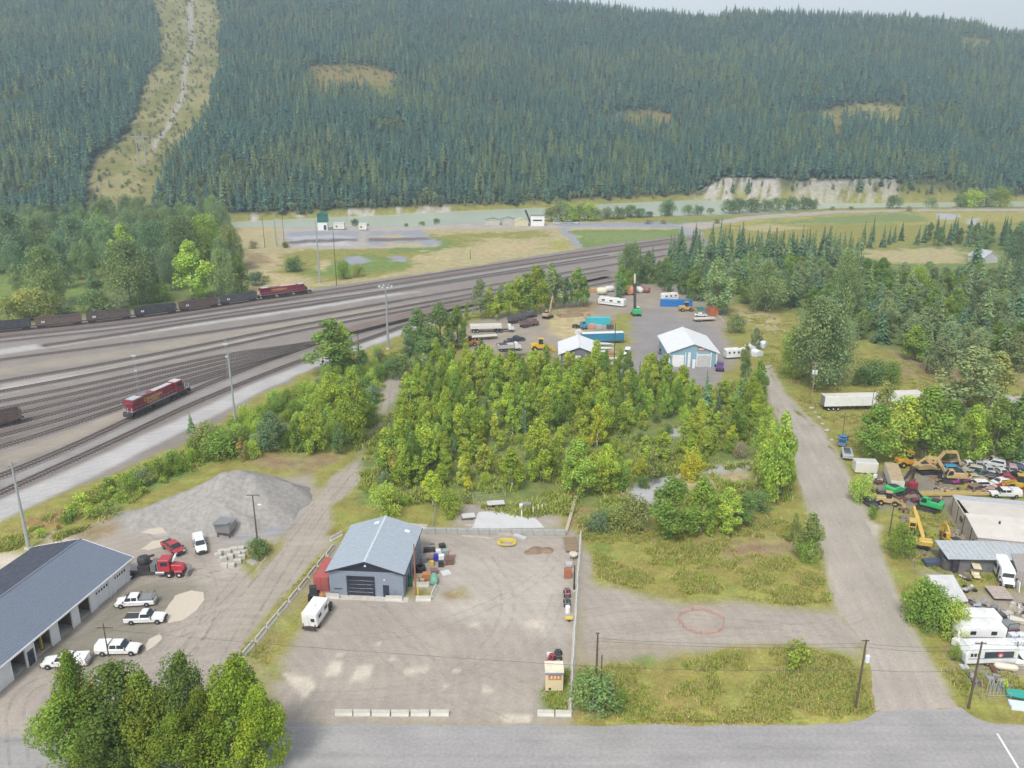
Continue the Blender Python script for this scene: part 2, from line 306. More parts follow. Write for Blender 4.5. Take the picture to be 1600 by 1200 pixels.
BANDS=[
('gravelw',.6,[(1203,570),(1222,612),(1278,668),(1305,710),(1345,790),(1372,860),(1388,915),(1416,975),(1450,1040),(1478,1085)],1.6),('gravelw',.6,[(1196,612),(1237,690),(1268,800),(1290,860),(1303,925),(1318,965)],1.3),
('railr',1.5,[(-200,545),(0,524),(200,503),(400,472),(600,443),(760,419),(960,389),(1080,372)],9),
('grey',2,[(-200,560),(0,534),(200,512),(400,482),(600,452),(760,427),(960,395)],6),
('white',1.2,[(-200,585),(0,550),(200,521),(400,493),(500,478),(600,462),(660,455)],[7,7,6,6,6,5,1]),
('raild',1,[(60,540),(200,520),(400,488),(500,474),(640,451),(960,402),(1060,387)],5),
('raild',1.2,[(-200,590),(0,562),(150,543),(300,523),(450,500),(640,467),(960,414)],3.2),
('tan',2,[(-200,620),(0,580),(200,551),(400,515),(640,478)],9),
('raild',1.2,[(-200,640),(0,597),(150,572),(300,543),(450,513),(640,479),(960,425)],3.2),
('white',1.5,[(-200,665),(0,611),(150,583),(300,555)],[6,6,4,1.5]),('gravelw',1.5,[(0,604),(200,566),(400,528),(600,490)],[2,2,2,1]),
('raild',1.5,[(-200,740),(0,662),(150,625),(300,585),(400,560),(480,541),(560,520),(640,500)],[32,27,24,19,15,9,6,4]),
('tan',1.5,[(0,722),(100,685),(200,643),(300,598),(400,562)],6),('railr',2,[(500,530),(640,490),(800,460),(960,432)],8),
('raild',1,[(-200,830),(0,747),(100,707),(200,657),(300,611),(400,571),(500,536),(600,507)],3),
('grey',1.5,[(0,757),(150,693),(300,622),(400,583)],4),
('raild',.8,[(-200,860),(0,773),(150,706),(300,633),(400,592),(480,560),(560,537),(640,506),(800,472),(960,440)],3.4),
('white',1,[(-200,905),(0,797),(100,752),(200,704),(300,656),(400,606),(480,573),(560,543),(640,514),(740,484),(860,464),(960,446)],[8,8,7.5,7,7,6,5.5,5,4,3,3,2]),
]
def sdist(px,py,poly):
    d=np.full(px.shape,1e9); ins=np.zeros(px.shape,bool); n=len(poly)
    for i in range(n):
        x0,y0=poly[i];x1,y1=poly[(i+1)%n]; ex,ey=x1-x0,y1-y0
        t=np.clip(((px-x0)*ex+(py-y0)*ey)/max(ex*ex+ey*ey,1e-9),0,1)
        d=np.minimum(d,(px-x0-t*ex)**2+(py-y0-t*ey)**2)
        if y0!=y1: ins^=((py<y0)!=(py<y1))&(px<x0+(py-y0)/(y1-y0)*ex)
    return np.where(ins,-1,1)*np.sqrt(d)
fx=XX.ravel();fy=YY.ravel()
col=np.tile(np.array(K['meadow']),(fx.size,1)); grassy=np.ones(fx.size)
NOG={'gravel','gravelw','pale','road','rail','raild','railr','tan','white','grey','silt','slab','lotdark','greyblue','dirt','mud','soil'}
w1=fbm(fx/7,fy/7,4,21); w2=fbm(fx/7+50,fy/7+90,4,22)
def paint(k,soft,wob,poly,str_=1):
    xs=[p[0] for p in poly];ys=[p[1] for p in poly];m=12+soft
    idx=np.where((fx>min(xs)-m)&(fx<max(xs)+m)&(fy>min(ys)-m)&(fy<max(ys)+m))[0]
    if not len(idx): return
    sc=np.clip(fy[idx]/160,.6,3)
    sd=sdist(fx[idx]+w1[idx]*wob*sc,fy[idx]+w2[idx]*wob*sc,poly)
    a=(1-sstep(-soft,soft,sd))*str_
    col[idx]=col[idx]*(1-a[:,None])+np.array(K[k])*a[:,None]
    grassy[idx]=grassy[idx]*(1-a)+(0 if k in NOG else 1)*a
for k,s,wb,pl in PAINT: paint(k,s,wb,[tuple(G(*p)[:2]) for p in pl])
for k,s,pl,wd in BANDS: paint(k,s,.5,[tuple(p[:2]) for p in strip(pl,wd)],.85)
# hill floor
dd=fy-np.interp(fx,fbx,fby)
hm=sstep(2,14,dd)[:,None]; col=col*(1-hm)+np.array(K['forest'])*hm
def tpx(x,y,z):
    dz=z-CAMH; dep=np.maximum(y*CP-dz*SP,1); up=y*SP+dz*CP
    return CX+F*x/dep, CY-F*up/dep
hpx,hpy=tpx(fx,fy,ZZ.ravel())
CLEAR=[ # openings in the hill forest, outlined as surveyed
([(236,-80),(240,0),(248,40),(252,90),(222,140),(205,205),(145,258),(134,345),(232,345),(250,290),(262,262),(300,228),(322,190),(345,110),(346,40),(335,0),(330,-80)],'straw'),
([(488,106),(530,101),(570,104),(600,110),(625,122),(600,142),(540,146),(500,150),(486,130)],'redbrush'),
([(940,186),(975,180),(1010,172),(1052,180),(1046,196),(1000,204),(960,198)],'redbrush'),([(1235,182),(1290,174),(1340,164),(1390,162),(1425,170),(1405,190),(1340,196),(1290,192),(1250,194)],'dry'),
([(590,136),(620,136),(620,160),(590,160)],'green'),([(1505,60),(1550,62),(1550,78),(1505,76)],'dry'),([(1298,182),(1318,182),(1316,222),(1302,222)],'redbrush')]
def inpoly(px,py,poly): return sdist(px,py,poly)<0
hillm=dd>8
clear_mask=[]
for pl,k in CLEAR:
    idx=np.where(hillm)[0]
    sd=sdist(hpx[idx]+w1[idx]*5,hpy[idx]+w2[idx]*5,pl); a=(1-sstep(-4,9,sd+fbm(fx[idx]/5,fy[idx]/5,3,56)*14))*.9
    nz=fbm(fx[idx]/16,fy[idx]/16,4,55); mk_=(.45+.5*sstep(-.3,.3,nz))[:,None]; mix=(np.array(K[k])[None]*(1-mk_)*.9+np.array((.19,.185,.05))[None]*mk_)
    col[idx]=col[idx]*(1-a[:,None])+mix*a[:,None]
# track up the cleared strip
tr=[(296,-40),(297,30),(300,75),(290,100),(285,150),(262,200),(240,225)]
idx=np.where(hillm)[0]
tw=np.abs(hpx[idx]-np.interp(hpy[idx],[p[1] for p in tr],[p[0] for p in tr])); a=(1-sstep(2,6,tw+w1[idx]*3))*(hpy[idx]<232)*.8
col[idx]=col[idx]*(1-a[:,None])+np.array(K['silt'])*a[:,None]*.9
# silt bluffs over the river
bl=(dd>-6)&(dd<19)
cx=hpx
a=(sstep(1070,1095,cx)*(1-sstep(1210,1225,cx))+.75*sstep(1225,1260,cx)*(1-sstep(1395,1410,cx)))*bl*sstep(-.12,.12,w1*.6+fbm(fx/4,fy/7,4,5)*1.1+.10)*.9
col=col*(1-a[:,None])+np.array(K['silt'])*a[:,None]
a2=((dd>-3)&(dd<7)&(cx>360)&(cx<720))*sstep(.05,.3,w2); col=col*(1-a2[:,None])+np.array(K['silt'])*a2[:,None]
me=bpy.data.meshes.new('ground'); ny,nx=XX.shape
me.vertices.add(nx*ny); me.vertices.foreach_set('co',np.stack([fx,fy,ZZ.ravel()],1).ravel())
I=(np.arange(ny-1)[:,None]*nx+np.arange(nx-1)[None]).ravel(); q=np.stack([I,I+1,I+nx+1,I+nx],1)
me.loops.add(q.size); me.loops.foreach_set('vertex_index',q.ravel()); me.polygons.add(len(q)); me.polygons.foreach_set('loop_start',np.arange(len(q))*4)
me.polygons.foreach_set('use_smooth',np.ones(len(q),bool)); me.update(calc_edges=True)
ca=me.color_attributes.new('ground_tint','FLOAT_COLOR','POINT'); ca.data.foreach_set('color',np.concatenate([col,grassy[:,None]],1).ravel())
def ground_material():
    m=bpy.data.materials.new('ground_cover'); m.use_nodes=True; nt=m.node_tree;N=nt.nodes;L=nt.links; b=N['Principled BSDF']; b.inputs['Roughness'].default_value=.95; b.inputs['Specular IOR Level'].default_value=.2
    at=N.new('ShaderNodeAttribute'); at.attribute_name='ground_tint'; tc=N.new('ShaderNodeTexCoord')
    def noise(s,dt,ro=.6):
        n=N.new('ShaderNodeTexNoise'); n.inputs['Scale'].default_value=s; n.inputs['Detail'].default_value=dt; n.inputs['Roughness'].default_value=ro; L.new(tc.outputs['Object'],n.inputs['Vector']); return n.outputs['Fac']
    def mr(s,a,b_,c,d_):
        r=N.new('ShaderNodeMapRange'); 
        for k,v in zip(('From Min','From Max','To Min','To Max'),(a,b_,c,d_)): r.inputs[k].default_value=v
        L.new(s,r.inputs['Value']); return r.outputs[0]
    def mul(a,b_):
        x=N.new('ShaderNodeMath'); x.operation='MULTIPLY'; L.new(a,x.inputs[0]); L.new(b_,x.inputs[1]); return x.outputs[0]
    gr=mul(mr(noise(.35,6,.65),.3,.7,.72,1.28),mr(noise(2.2,4,.7),.3,.7,.72,1.28))
    gv=mul(mr(noise(.12,7,.68),.3,.7,.86,1.14),mr(noise(2.6,6,.8),.3,.7,.80,1.20))
    mp=N.new('ShaderNodeMapping'); L.new(tc.outputs['Object'],mp.inputs['Vector']); mp.inputs['Rotation'].default_value[2]=.5; mp.inputs['Scale'].default_value=(.05,.9,1)
    ns=N.new('ShaderNodeTexNoise'); ns.inputs['Scale'].default_value=1.; ns.inputs['Detail'].default_value=4; ns.inputs['Distortion'].default_value=.6; L.new(mp.outputs[0],ns.inputs['Vector'])
    wv=N.new('ShaderNodeTexWave'); wv.wave_type='RINGS'; wv.rings_direction='Z'; wv.inputs['Scale'].default_value=.16; wv.inputs['Distortion'].default_value=7; wv.inputs['Detail'].default_value=3; wv.inputs['Detail Scale'].default_value=.6
    mp2=N.new('ShaderNodeMapping'); L.new(tc.outputs['Object'],mp2.inputs['Vector']); mp2.inputs['Location'].default_value=(38,-92,0); L.new(mp2.outputs[0],wv.inputs['Vector'])
    gv=mul(gv,mul(mr(ns.outputs['Fac'],.35,.65,.965,1.035),mr(wv.outputs['Fac'],0,1,.965,1.03)))
    fm=N.new('ShaderNodeMix'); L.new(at.outputs['Alpha'],fm.inputs['Factor']); L.new(gv,fm.inputs['A']); L.new(gr,fm.inputs['B'])
    sc=N.new('ShaderNodeVectorMath'); sc.operation='SCALE'; L.new(at.outputs['Color'],sc.inputs[0]); L.new(fm.outputs['Result'],sc.inputs['Scale'])
    # yellowed / greener patches inside grass
    hsn=N.new('ShaderNodeHueSaturation'); L.new(sc.outputs[0],hsn.inputs['Color']); 
    hm_=N.new('ShaderNodeMath'); hm_.operation='MULTIPLY_ADD'; sub=N.new('ShaderNodeMath'); sub.operation='SUBTRACT'; sub.inputs[1].default_value=.5
    L.new(noise(.16,4),sub.inputs[0]); m2=mul(sub.outputs[0],at.outputs['Alpha']); L.new(m2,hm_.inputs[0]); hm_.inputs[1].default_value=.16; hm_.inputs[2].default_value=.5
    L.new(hm_.outputs[0],hsn.inputs['Hue']); L.new(hsn.outputs[0],b.inputs['Base Color'])
    bp=N.new('ShaderNodeBump'); bp.inputs['Strength'].default_value=.5; bp.inputs['Distance'].default_value=.12; L.new(noise(1.6,5),bp.inputs['Height']); L.new(bp.outputs[0],b.inputs['Normal'])
    return m
me.materials.append(ground_material())
g=bpy.data.objects.new('ground',me); C.objects.link(g); g['kind']='structure'; g['label']='valley floor of grass, dirt and gravel rising into the far hillside'
# river: one sheet from bank to bank
mb=MB(); wm=mat('river_water',(.42,.47,.37),rough=.35,var=.08,scale=.02,bump=0)
xs=np.linspace(-900,900,60); vs=[];fs=[]
for i,x in enumerate(xs): vs+=[(x,float(np.interp(x,nbx,nby))-9,-1.0),(x,float(np.interp(x,fbx,fby))+9,-1.0)]
for i in range(59): fs.append((2*i,2*i+2,2*i+3,2*i+1))
mb.add(vs,fs,wm); r=mb.build('river'); setp(r,kind='structure',label='wide pale green silty river below the forested hill')
# air
hb=MB(); hmat=bpy.data.materials.new('haze'); hmat.use_nodes=True; n=hmat.node_tree.nodes; n.remove(n['Principled BSDF'])
pv=n.new('ShaderNodeVolumePrincipled'); pv.inputs['Color'].default_value=(.70,.87,1,1); pv.inputs['Density'].default_value=.00038; pv.inputs['Anisotropy'].default_value=.3
hmat.node_tree.links.new(pv.outputs[0],n['Material Output'].inputs['Volume'])
hb.box((0,1150,-6),(6600,2560,440),hmat); hz_o=hb.build('haze'); hz_o['kind']='stuff'; hz_o['label']='thin blue haze over the valley'
# ---------------- paved road sheet ----------------
def sheet(name,pts,z,m,label,cut=None,rag=.32,step=1.2,kind='structure'):
    q=[G(*p)for p in pts] if len(pts[0])==2 else [Vector(p) for p in pts]; out=[]
    for i,p in enumerate(q):
        e=q[(i+1)%len(q)]; n=max(1,int((e-p).length/step)); t=(e-p).normalized(); nn=Vector((-t.y,t.x,0))
        for k in range(n): 
            c=p.lerp(e,k/n); o=rag*float(fbm(np.array([c.x/2.3]),np.array([c.y/2.3]),3,31)[0])*2
            out.append(c+nn*o+Vector((0,0,z)))
    import bmesh
    bm=bmesh.new(); f=bm.faces.new([bm.verts.new(v) for v in out]); bmesh.ops.triangulate(bm,faces=[f]); bmesh.ops.recalc_face_normals(bm,faces=bm.faces)
    me=bpy.data.meshes.new(name); bm.to_mesh(me); bm.free(); me.materials.append(m)
    o=bpy.data.objects.new(name,me); C.objects.link(o); 
    if kind:o['kind']=kind
    if label:o['label']=label
    return o
def roadmat(name,col,ang,cx_,halfw):
    m=mat(name,col,rough=.92,var=.10,scale=.14,bump=.25); nt=m.node_tree;N=nt.nodes;L=nt.links; b=N['Principled BSDF']; src=b.inputs['Base Color'].links[0].from_socket
    tc=N['Texture Coordinate']; out=src
    for rot,sc_,lo,hi in ((ang,(.02,.9,1),.92,1.06),(ang,(.12,.35,1),.92,1.07),(0,(2.2,2.2,1),.90,1.10)):
        mp=N.new('ShaderNodeMapping'); mp.vector_type='POINT'; mp.inputs['Rotation'].default_value[2]=-rot; mp.inputs['Scale'].default_value=sc_
        mp0=N.new('ShaderNodeMapping'); mp0.inputs['Rotation'].default_value[2]=-rot; mp.inputs['Rotation'].default_value[2]=0; L.new(tc.outputs['Object'],mp0.inputs['Vector']); L.new(mp0.outputs[0],mp.inputs['Vector'])
        n=N.new('ShaderNodeTexNoise'); n.inputs['Scale'].default_value=1; n.inputs['Detail'].default_value=5; L.new(mp.outputs[0],n.inputs['Vector'])
        r=N.new('ShaderNodeMapRange'); r.inputs['From Min'].default_value=.32; r.inputs['From Max'].default_value=.68; r.inputs['To Min'].default_value=lo; r.inputs['To Max'].default_value=hi; L.new(n.outputs['Fac'],r.inputs['Value'])
        v=N.new('ShaderNodeVectorMath'); v.operation='SCALE'; L.new(out,v.inputs[0]); L.new(r.outputs[0],v.inputs['Scale']); out=v.outputs[0]
    L.new(out,b.inputs['Base Color']); return m
asph=roadmat('asphalt',(.315,.302,.292),0,0,0)
chip=roadmat('chip_seal',(.372,.328,.278),direction((1410,1020),(1240,700)),0,0)
road=sheet('road',[(-2600,1440),(-1400,1150),(-200,1150),(100,1148),(430,1131),(900,1133),(1150,1133),(1320,1131),(1350,1126),(1368,1112),(1500,1106),(1520,1118),(1560,1132),(1700,1142),(3200,1150),(4200,1440)],.012,asph,'grey paved road across the front of the lots')
mk=P('road_white',(.75,.75,.73)); mb=MB()
a,b=G(1558,1146),G(1600,1215); dv=(b-a).normalized(); nn=Vector((-dv.y,dv.x,0))*.14; mb.add([p+Vector((0,0,.02)) for p in (a-nn,a+nn,b+nn,b-nn)],[(0,1,2,3)],mk)
setp(mb.build('road_marking',recalc=False),kind='structure',label='white painted line at the corner of the paved road')
side=sheet('side_road',[(1368,1113),(1361,1060),(1350,1005),(1318,965),(1303,925),(1290,860),(1268,800),(1247,750),(1237,690),(1215,640),(1196,612),(1190,590),(1192,572),(1203,572),(1206,590),(1222,612),(1250,640),(1278,668),(1305,710),(1345,790),(1372,860),(1388,915),(1416,975),(1450,1040),(1478,1085),(1498,1107)],.006,chip,'straight pale gravel side road running up between the lots')

# worn wheel tracks: thin broken ribbons lying on the packed gravel
def track_mat(name,c_,den):
    m=mat(name,c_,rough=.95,var=.1,scale=1.2); nt=m.node_tree;N=nt.nodes;L=nt.links; b=N['Principled BSDF']; out=N['Material Output']; tc=N['Texture Coordinate']
    n=N.new('ShaderNodeTexNoise'); n.inputs['Scale'].default_value=.55; n.inputs['Detail'].default_value=6; n.inputs['Roughness'].default_value=.75; L.new(tc.outputs['Object'],n.inputs['Vector'])
    r=N.new('ShaderNodeMapRange'); r.inputs['From Min'].default_value=.42; r.inputs['From Max'].default_value=.62; r.inputs['To Max'].default_value=den; L.new(n.outputs['Fac'],r.inputs['Value'])
    t=N.new('ShaderNodeBsdfTransparent'); ms=N.new('ShaderNodeMixShader'); L.new(r.outputs[0],ms.inputs[0]); L.new(t.outputs[0],ms.inputs[1]); L.new(b.outputs[0],ms.inputs[2]); L.new(ms.outputs[0],out.inputs['Surface']); return m
def ribbons(name,label,lines,m,z,wd=.42,gauge=.95):
    mb=MB()
    for k,pl in enumerate(lines):
        q=[G(*p) for p in pl]; 
        for _ in range(3): q=[q[0]]+[x for a,b in zip(q,q[1:]) for x in (a.lerp(b,.25),a.lerp(b,.75))]+[q[-1]]
        for s in (-gauge,gauge):
            L_=[]
            for i,p in enumerate(q):
                t=(q[min(i+1,len(q)-1)]-q[max(i-1,0)]).normalized(); n=Vector((-t.y,t.x,0)); L_+=[p+n*(s+wd/2)+Vector((0,0,z+.001*k)),p+n*(s-wd/2)+Vector((0,0,z+.001*k))]
            mb.add(L_,[(2*i,2*i+1,2*i+3,2*i+2) for i in range(len(q)-1)],m)
    o=mb.build(name,recalc=False); o['kind']='stuff'; o['label']=label
dk_=track_mat('rut_dark',(.36,.32,.27),.3); lf_=track_mat('rut_faint',(.48,.43,.37),.26); lt_=track_mat('rut_pale',(.60,.54,.47),.4)
yl_=[[(300,1190),(330,1090),(370,1000),(430,900),(490,800),(545,740),(578,700),(600,650),(606,600)],[(330,1190),(352,1080),(392,990),(455,890),(515,800),(560,735),(592,700),(612,650)],[(100,1180),(180,1110),(270,1040),(340,960),(420,870),(500,785)],[(10,1150),(120,1140),(220,1090),(300,1010),(350,930),(420,850)],[(30,1190),(20,1100),(60,1060),(150,1060),(240,1030),(300,960)],[(250,905),(310,890),(360,905),(400,900)],[(210,815),(270,850),(330,900),(330,960),(290,1030)],[(130,960),(220,920),(320,890),(380,885)],[(235,1000),(300,985),(360,940),(410,880)],[(60,1190),(160,1170),(260,1120),(330,1040)]]
ribbons('wheel_ruts','worn wheel tracks in the left yard and dirt road',yl_,dk_,.010)
ribbons('pale_wheel_tracks','pale worn wheel tracks in the left yard',[[(280,1190),(310,1080),(350,990),(410,890),(475,800),(530,742)],[(60,1100),(150,1090),(260,1010),(330,920),(400,860)],[(240,860),(300,880),(350,880)],[(200,1190),(260,1120),(320,1030),(380,930),(440,850)]],lt_,.022)
ribbons('lot_wheel_tracks','faint wheel tracks curving over the middle gravel lot',[[(560,940),(570,985),(620,1040),(720,1100),(800,1135)],[(590,940),(610,980),(690,1030),(800,1060),(860,1110)],[(540,1000),(640,990),(760,950),(850,900),(870,860)],[(480,1090),(600,1085),(740,1060),(850,1000),(872,930)],[(700,1135),(690,1060),(640,1000),(590,950)],[(760,870),(800,930),(780,1000),(700,1060)],[(925,992),(1040,972),(1180,975),(1290,985),(1345,1020)],[(920,1010),(1060,990),(1200,985),(1310,975),(1350,960)],[(905,960),(1000,945),(1120,960),(1240,970)]],lf_,.010,.5)
ribbons('road_wheel_paths','polished wheel paths along the gravel side road',[[(1400,1095),(1372,1000),(1335,900),(1298,800),(1262,710),(1222,640),(1202,600)],[(1432,1090),(1395,1000),(1356,900),(1318,800),(1280,715),(1238,650)]],lt_,.024,.7,.85)
# ================= VEGETATION =================
def leaf_mat(name,var=.25,transl=.35):
    m=bpy.data.materials.new(name); m.use_nodes=True; nt=m.node_tree;N=nt.nodes;L=nt.links
    N.remove(N['Principled BSDF']); out=N['Material Output']
    oi=N.new('ShaderNodeObjectInfo'); at=N.new('ShaderNodeAttribute'); at.attribute_name='leaf_tint'
    mx=N.new('ShaderNodeVectorMath'); mx.operation='MULTIPLY'; L.new(oi.outputs['Color'],mx.inputs[0]); L.new(at.outputs['Color'],mx.inputs[1])
    mr=N.new('ShaderNodeMapRange'); mr.inputs['To Min'].default_value=1-var; mr.inputs['To Max'].default_value=1+var; L.new(oi.outputs['Random'],mr.inputs['Value'])
    sc=N.new('ShaderNodeVectorMath'); sc.operation='SCALE'; L.new(mx.outputs[0],sc.inputs[0]); L.new(mr.outputs[0],sc.inputs['Scale'])
    d=N.new('ShaderNodeBsdfDiffuse'); t=N.new('ShaderNodeBsdfTranslucent'); L.new(sc.outputs[0],d.inputs[0]); L.new(sc.outputs[0],t.inputs[0])
    ms=N.new('ShaderNodeMixShader'); ms.inputs[0].default_value=transl; L.new(d.outputs[0],ms.inputs[1]); L.new(t.outputs[0],ms.inputs[2]); L.new(ms.outputs[0],out.inputs['Surface'])
    return m
LEAF=leaf_mat('foliage',.12); LEAFF=leaf_mat('needles',.22,.15)
BARK=mat('bark',(.20,.18,.15),rough=.9,var=.3,scale=4); BIRCH=mat('pale_bark',(.42,.41,.37),rough=.9,var=.2,scale=3); CONB=mat('conifer_bark',(.17,.14,.11),rough=.9,var=.25,scale=3)
def tri_mesh(name,V,Fq,tint,m,extra=None):
    me=bpy.data.meshes.new(name); V=np.asarray(V,float); Fq=np.asarray(Fq)
    me.vertices.add(len(V)); me.vertices.foreach_set('co',V.ravel()); k=Fq.shape[1]
    me.loops.add(Fq.size); me.loops.foreach_set('vertex_index',Fq.ravel()); me.polygons.add(len(Fq)); me.polygons.foreach_set('loop_start',np.arange(len(Fq))*k); me.update(calc_edges=True)
    c=me.color_attributes.new('leaf_tint','FLOAT_COLOR','POINT'); c.data.foreach_set('color',np.concatenate([tint,np.ones((len(V),1))],1).ravel())
    me.materials.append(m); return me
def leaf_quads(P_,N_,size,rs,up=.5):
    """P_ centres, N_ outward normals -> bent leaf-spray quads"""
    n=len(P_); nrm=N_*.7+rs.normal(0,.55,(n,3))+np.array([0,0,up]); nrm/=np.linalg.norm(nrm,axis=1)[:,None]
    a=np.cross(nrm,rs.normal(0,1,(n,3))); a/=np.linalg.norm(a,axis=1)[:,None]; b=np.cross(nrm,a)
    s=(size*rs.uniform(.55,1.35,n))[:,None]; a=a*s*.5; b=b*s*.5*rs.uniform(.5,1.,n)[:,None]
    V=np.stack([P_-a*.9-b*.4,P_+a*.2-b,P_+a+b*.3,P_-a*.1+b],1).reshape(-1,3)
    Fq=np.arange(4*n).reshape(n,4); return V,Fq
def crown_mesh(name,seed,h,wr,base,lobes,nleaf,size,shape='oval',m=None,trunk=True):
    """unit tree of height h: lobes spread up the stem, leaf sprays through each lobe's outer volume"""
    rs=np.random.RandomState(seed); LB=[]
    for i in range(lobes):
        t=rs.uniform(0,1)**(.8) ; z=h*(base+(1-base)*t*.93)
        if shape=='oval': rr=math.sin(PI*min(1,.18+t*.80))**.75
        elif shape=='column': rr=(.55+.45*math.sin(PI*min(1,.15+t*.8)))*(1-.55*t**3)
        elif shape=='round': rr=math.sqrt(max(0.05,1-(1.55*(t-.38))**2))
        else: rr=1-.75*t
        ang=rs.uniform(0,2*PI); off=wr*rr*rs.uniform(.3,.92); 
        LB.append((off*math.cos(ang),off*math.sin(ang),z,wr*rs.uniform(.20,.42)*(.55+.45*rr),rs.uniform(.82,1.2),rs.uniform(-1,1)))
    for k in range(3): LB.append((rs.normal(0,.08)*wr,rs.normal(0,.08)*wr,h*(.97-.14*k)-wr*.2,wr*(.2+.12*k),rs.uniform(.9,1.15),rs.uniform(-1,1)))
    LB=np.array(LB); wt=LB[:,3]**2; pick=rs.choice(len(LB),nleaf,p=wt/wt.sum()); L_=LB[pick]
    d=rs.normal(0,1,(nleaf,3)); d/=np.linalg.norm(d,axis=1)[:,None]; rad=rs.uniform(.45,1.12,nleaf)**.7
    P_=L_[:,:3]+d*(L_[:,3]*rad)[:,None]*np.array([1,1,1.15]); P_[:,2]=np.maximum(P_[:,2],h*base*.35)
    V,Fq=leaf_quads(P_,d,size,rs)
    v=(L_[:,4]*rs.uniform(.78,1.25,nleaf)); hu=L_[:,5]*.09+rs.normal(0,.07,nleaf)
    tint=np.stack([v*(1+hu*1.3),v*(1+hu*.2),v*(1-hu)],1); tint=np.repeat(tint,4,0)
    return tri_mesh(name,V,Fq,np.clip(tint,.2,2),m or LEAF), LB
def trunk_mesh(name,seed,h,r,LB,m,nl=7,split=1):
    rs=np.random.RandomState(seed+99); mb=MB()
    for s in range(split):
        ox,oy=(rs.normal(0,r*3),rs.normal(0,r*3)) if split>1 else (0,0)
        prev=Vector((ox*.3,oy*.3,-.3)); n=5
        for k in range(n):
            q=Vector((ox*(k+1)/n*1.6+rs.normal(0,.02*h*.3),oy*(k+1)/n*1.6+rs.normal(0,.02*h*.3),h*.88*(k+1)/n)); mb.cyl(prev,q,r*(1-k/n*.85),m,r*(1-(k+1)/n*.85),6); prev=q
    for i in range(min(nl,len(LB))):
        l=LB[i]; z0=max(.15*h,l[2]-l[3]*1.4-abs(l[0])*.4); mb.cyl((0,0,z0),(l[0],l[1],l[2]),r*.38,m,r*.1,5)
    me=mb.mesh(name,True); return me
KINDS={}
def make_kind(name,n,h,wr,base,lobes,nleaf,size,shape,tr,bark,nl=7,split=1,seed=0):
    L=[]
    for i in range(n):
        c,LB=crown_mesh('crown',seed+i*13+len(KINDS)*101,h,wr*rnd.uniform(.9,1.1),base,lobes,nleaf,size,shape)
        L.append((c,trunk_mesh('trunk',seed+i,h,tr,LB,bark,nl,split)))
    KINDS[name]=(L,h)
make_kind('aspen',5,9,1.9,.12,34,3400,.31,'column',.12,BIRCH)
make_kind('poplar',4,12,3.1,.07,44,5200,.35,'oval',.2,BARK,9)
make_kind('cottonwood',4,20,7.8,.10,80,12000,.50,'round',.42,BARK,14)
make_kind('willow',4,5,3.0,.02,40,3200,.27,'round',.10,BARK,9,3)
make_kind('shrub',4,2.2,1.5,.02,16,420,.30,'round',.05,BARK,5,3)
make_kind('nearleaf',4,12,3.9,.02,46,13500,.25,'oval',.22,BARK,20)
def conifer(name,seed,h,wr,layers,br,base=.1,slim=1.0,size=1.,tr=.16):
    rs=np.random.RandomState(seed); V=[];Fq=[];T=[]
    for k in range(layers):
        t=(k+.3)/layers; z=h*(base+(1-base)*t); r=wr*(1-t)**slim*rs.uniform(.8,1.15)+.12; n=max(4,int(br*(1-.55*t))); a0=rs.uniform(0,6.3)
        for j in range(n):
            a=a0+2*PI*j/n+rs.normal(0,.18); rr=r*rs.uniform(.65,1.2); wd=rr*(.42+.9/n)*size; drop=rr*rs.uniform(.28,.55); zz=z+rs.normal(0,h*.012)
            ca,sa=math.cos(a),math.sin(a); b=len(V); v=rs.uniform(.72,1.28)
            lift=h/layers*.55
            V+=[(0,0,zz+lift),(ca*rr*.55-sa*wd*.5,sa*rr*.55+ca*wd*.5,zz-drop*.45),(ca*rr,sa*rr,zz-drop),(ca*rr*.55+sa*wd*.5,sa*rr*.55-ca*wd*.5,zz-drop*.45)]
            Fq.append((b,b+1,b+2,b+3)); 
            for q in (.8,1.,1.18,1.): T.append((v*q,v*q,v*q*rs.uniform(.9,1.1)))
    V+=[(-.14,0,h*.93),(.14,0,h*.93),(.02,0,h*1.03),(-.02,0,h*1.03),(0,-.14,h*.93),(0,.14,h*.93),(0,.02,h*1.03),(0,-.02,h*1.03)]; b=len(V)-8; Fq+=[(b,b+1,b+2,b+3),(b+4,b+5,b+6,b+7)]; T+=[(1,1,1)]*8
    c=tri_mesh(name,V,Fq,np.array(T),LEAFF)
    mb=MB(); mb.cyl((0,0,-1),(0,0,h*.8),tr,CONB,tr*.3,5); return c,mb.mesh('trunk',True)
KINDS['spruce']=([conifer('crown',40+i,14,2.5+.3*i,20,13,.07,.95) for i in range(5)],14)
KINDS['pine']=([conifer('crown',60+i,18,2.0,16,11,.38,.6,1.1,.2) for i in range(4)],18)
COL=dict(aspen=(.205,.255,.04),aspeny=(.225,.255,.045),aspengold=(.30,.27,.035),poplar=(.13,.185,.04),poplard=(.10,.15,.05),cottonwood=(.14,.185,.075),cottond=(.105,.15,.075),willow=(.165,.20,.095),willowd=(.11,.155,.06),
 lime=(.21,.29,.05),olive=(.17,.19,.06),rust=(.22,.17,.06),spruce=(.062,.098,.052),pine=(.10,.135,.058),dead=(.22,.19,.12),near=(.115,.15,.024),neard=(.075,.108,.026),nearl=(.145,.205,.026),yellowbush=(.20,.22,.06))
COL={k:tuple(min(.55,v*f) for v,f in zip(c,(2.0,2.05,2.0))) for k,c in COL.items()}
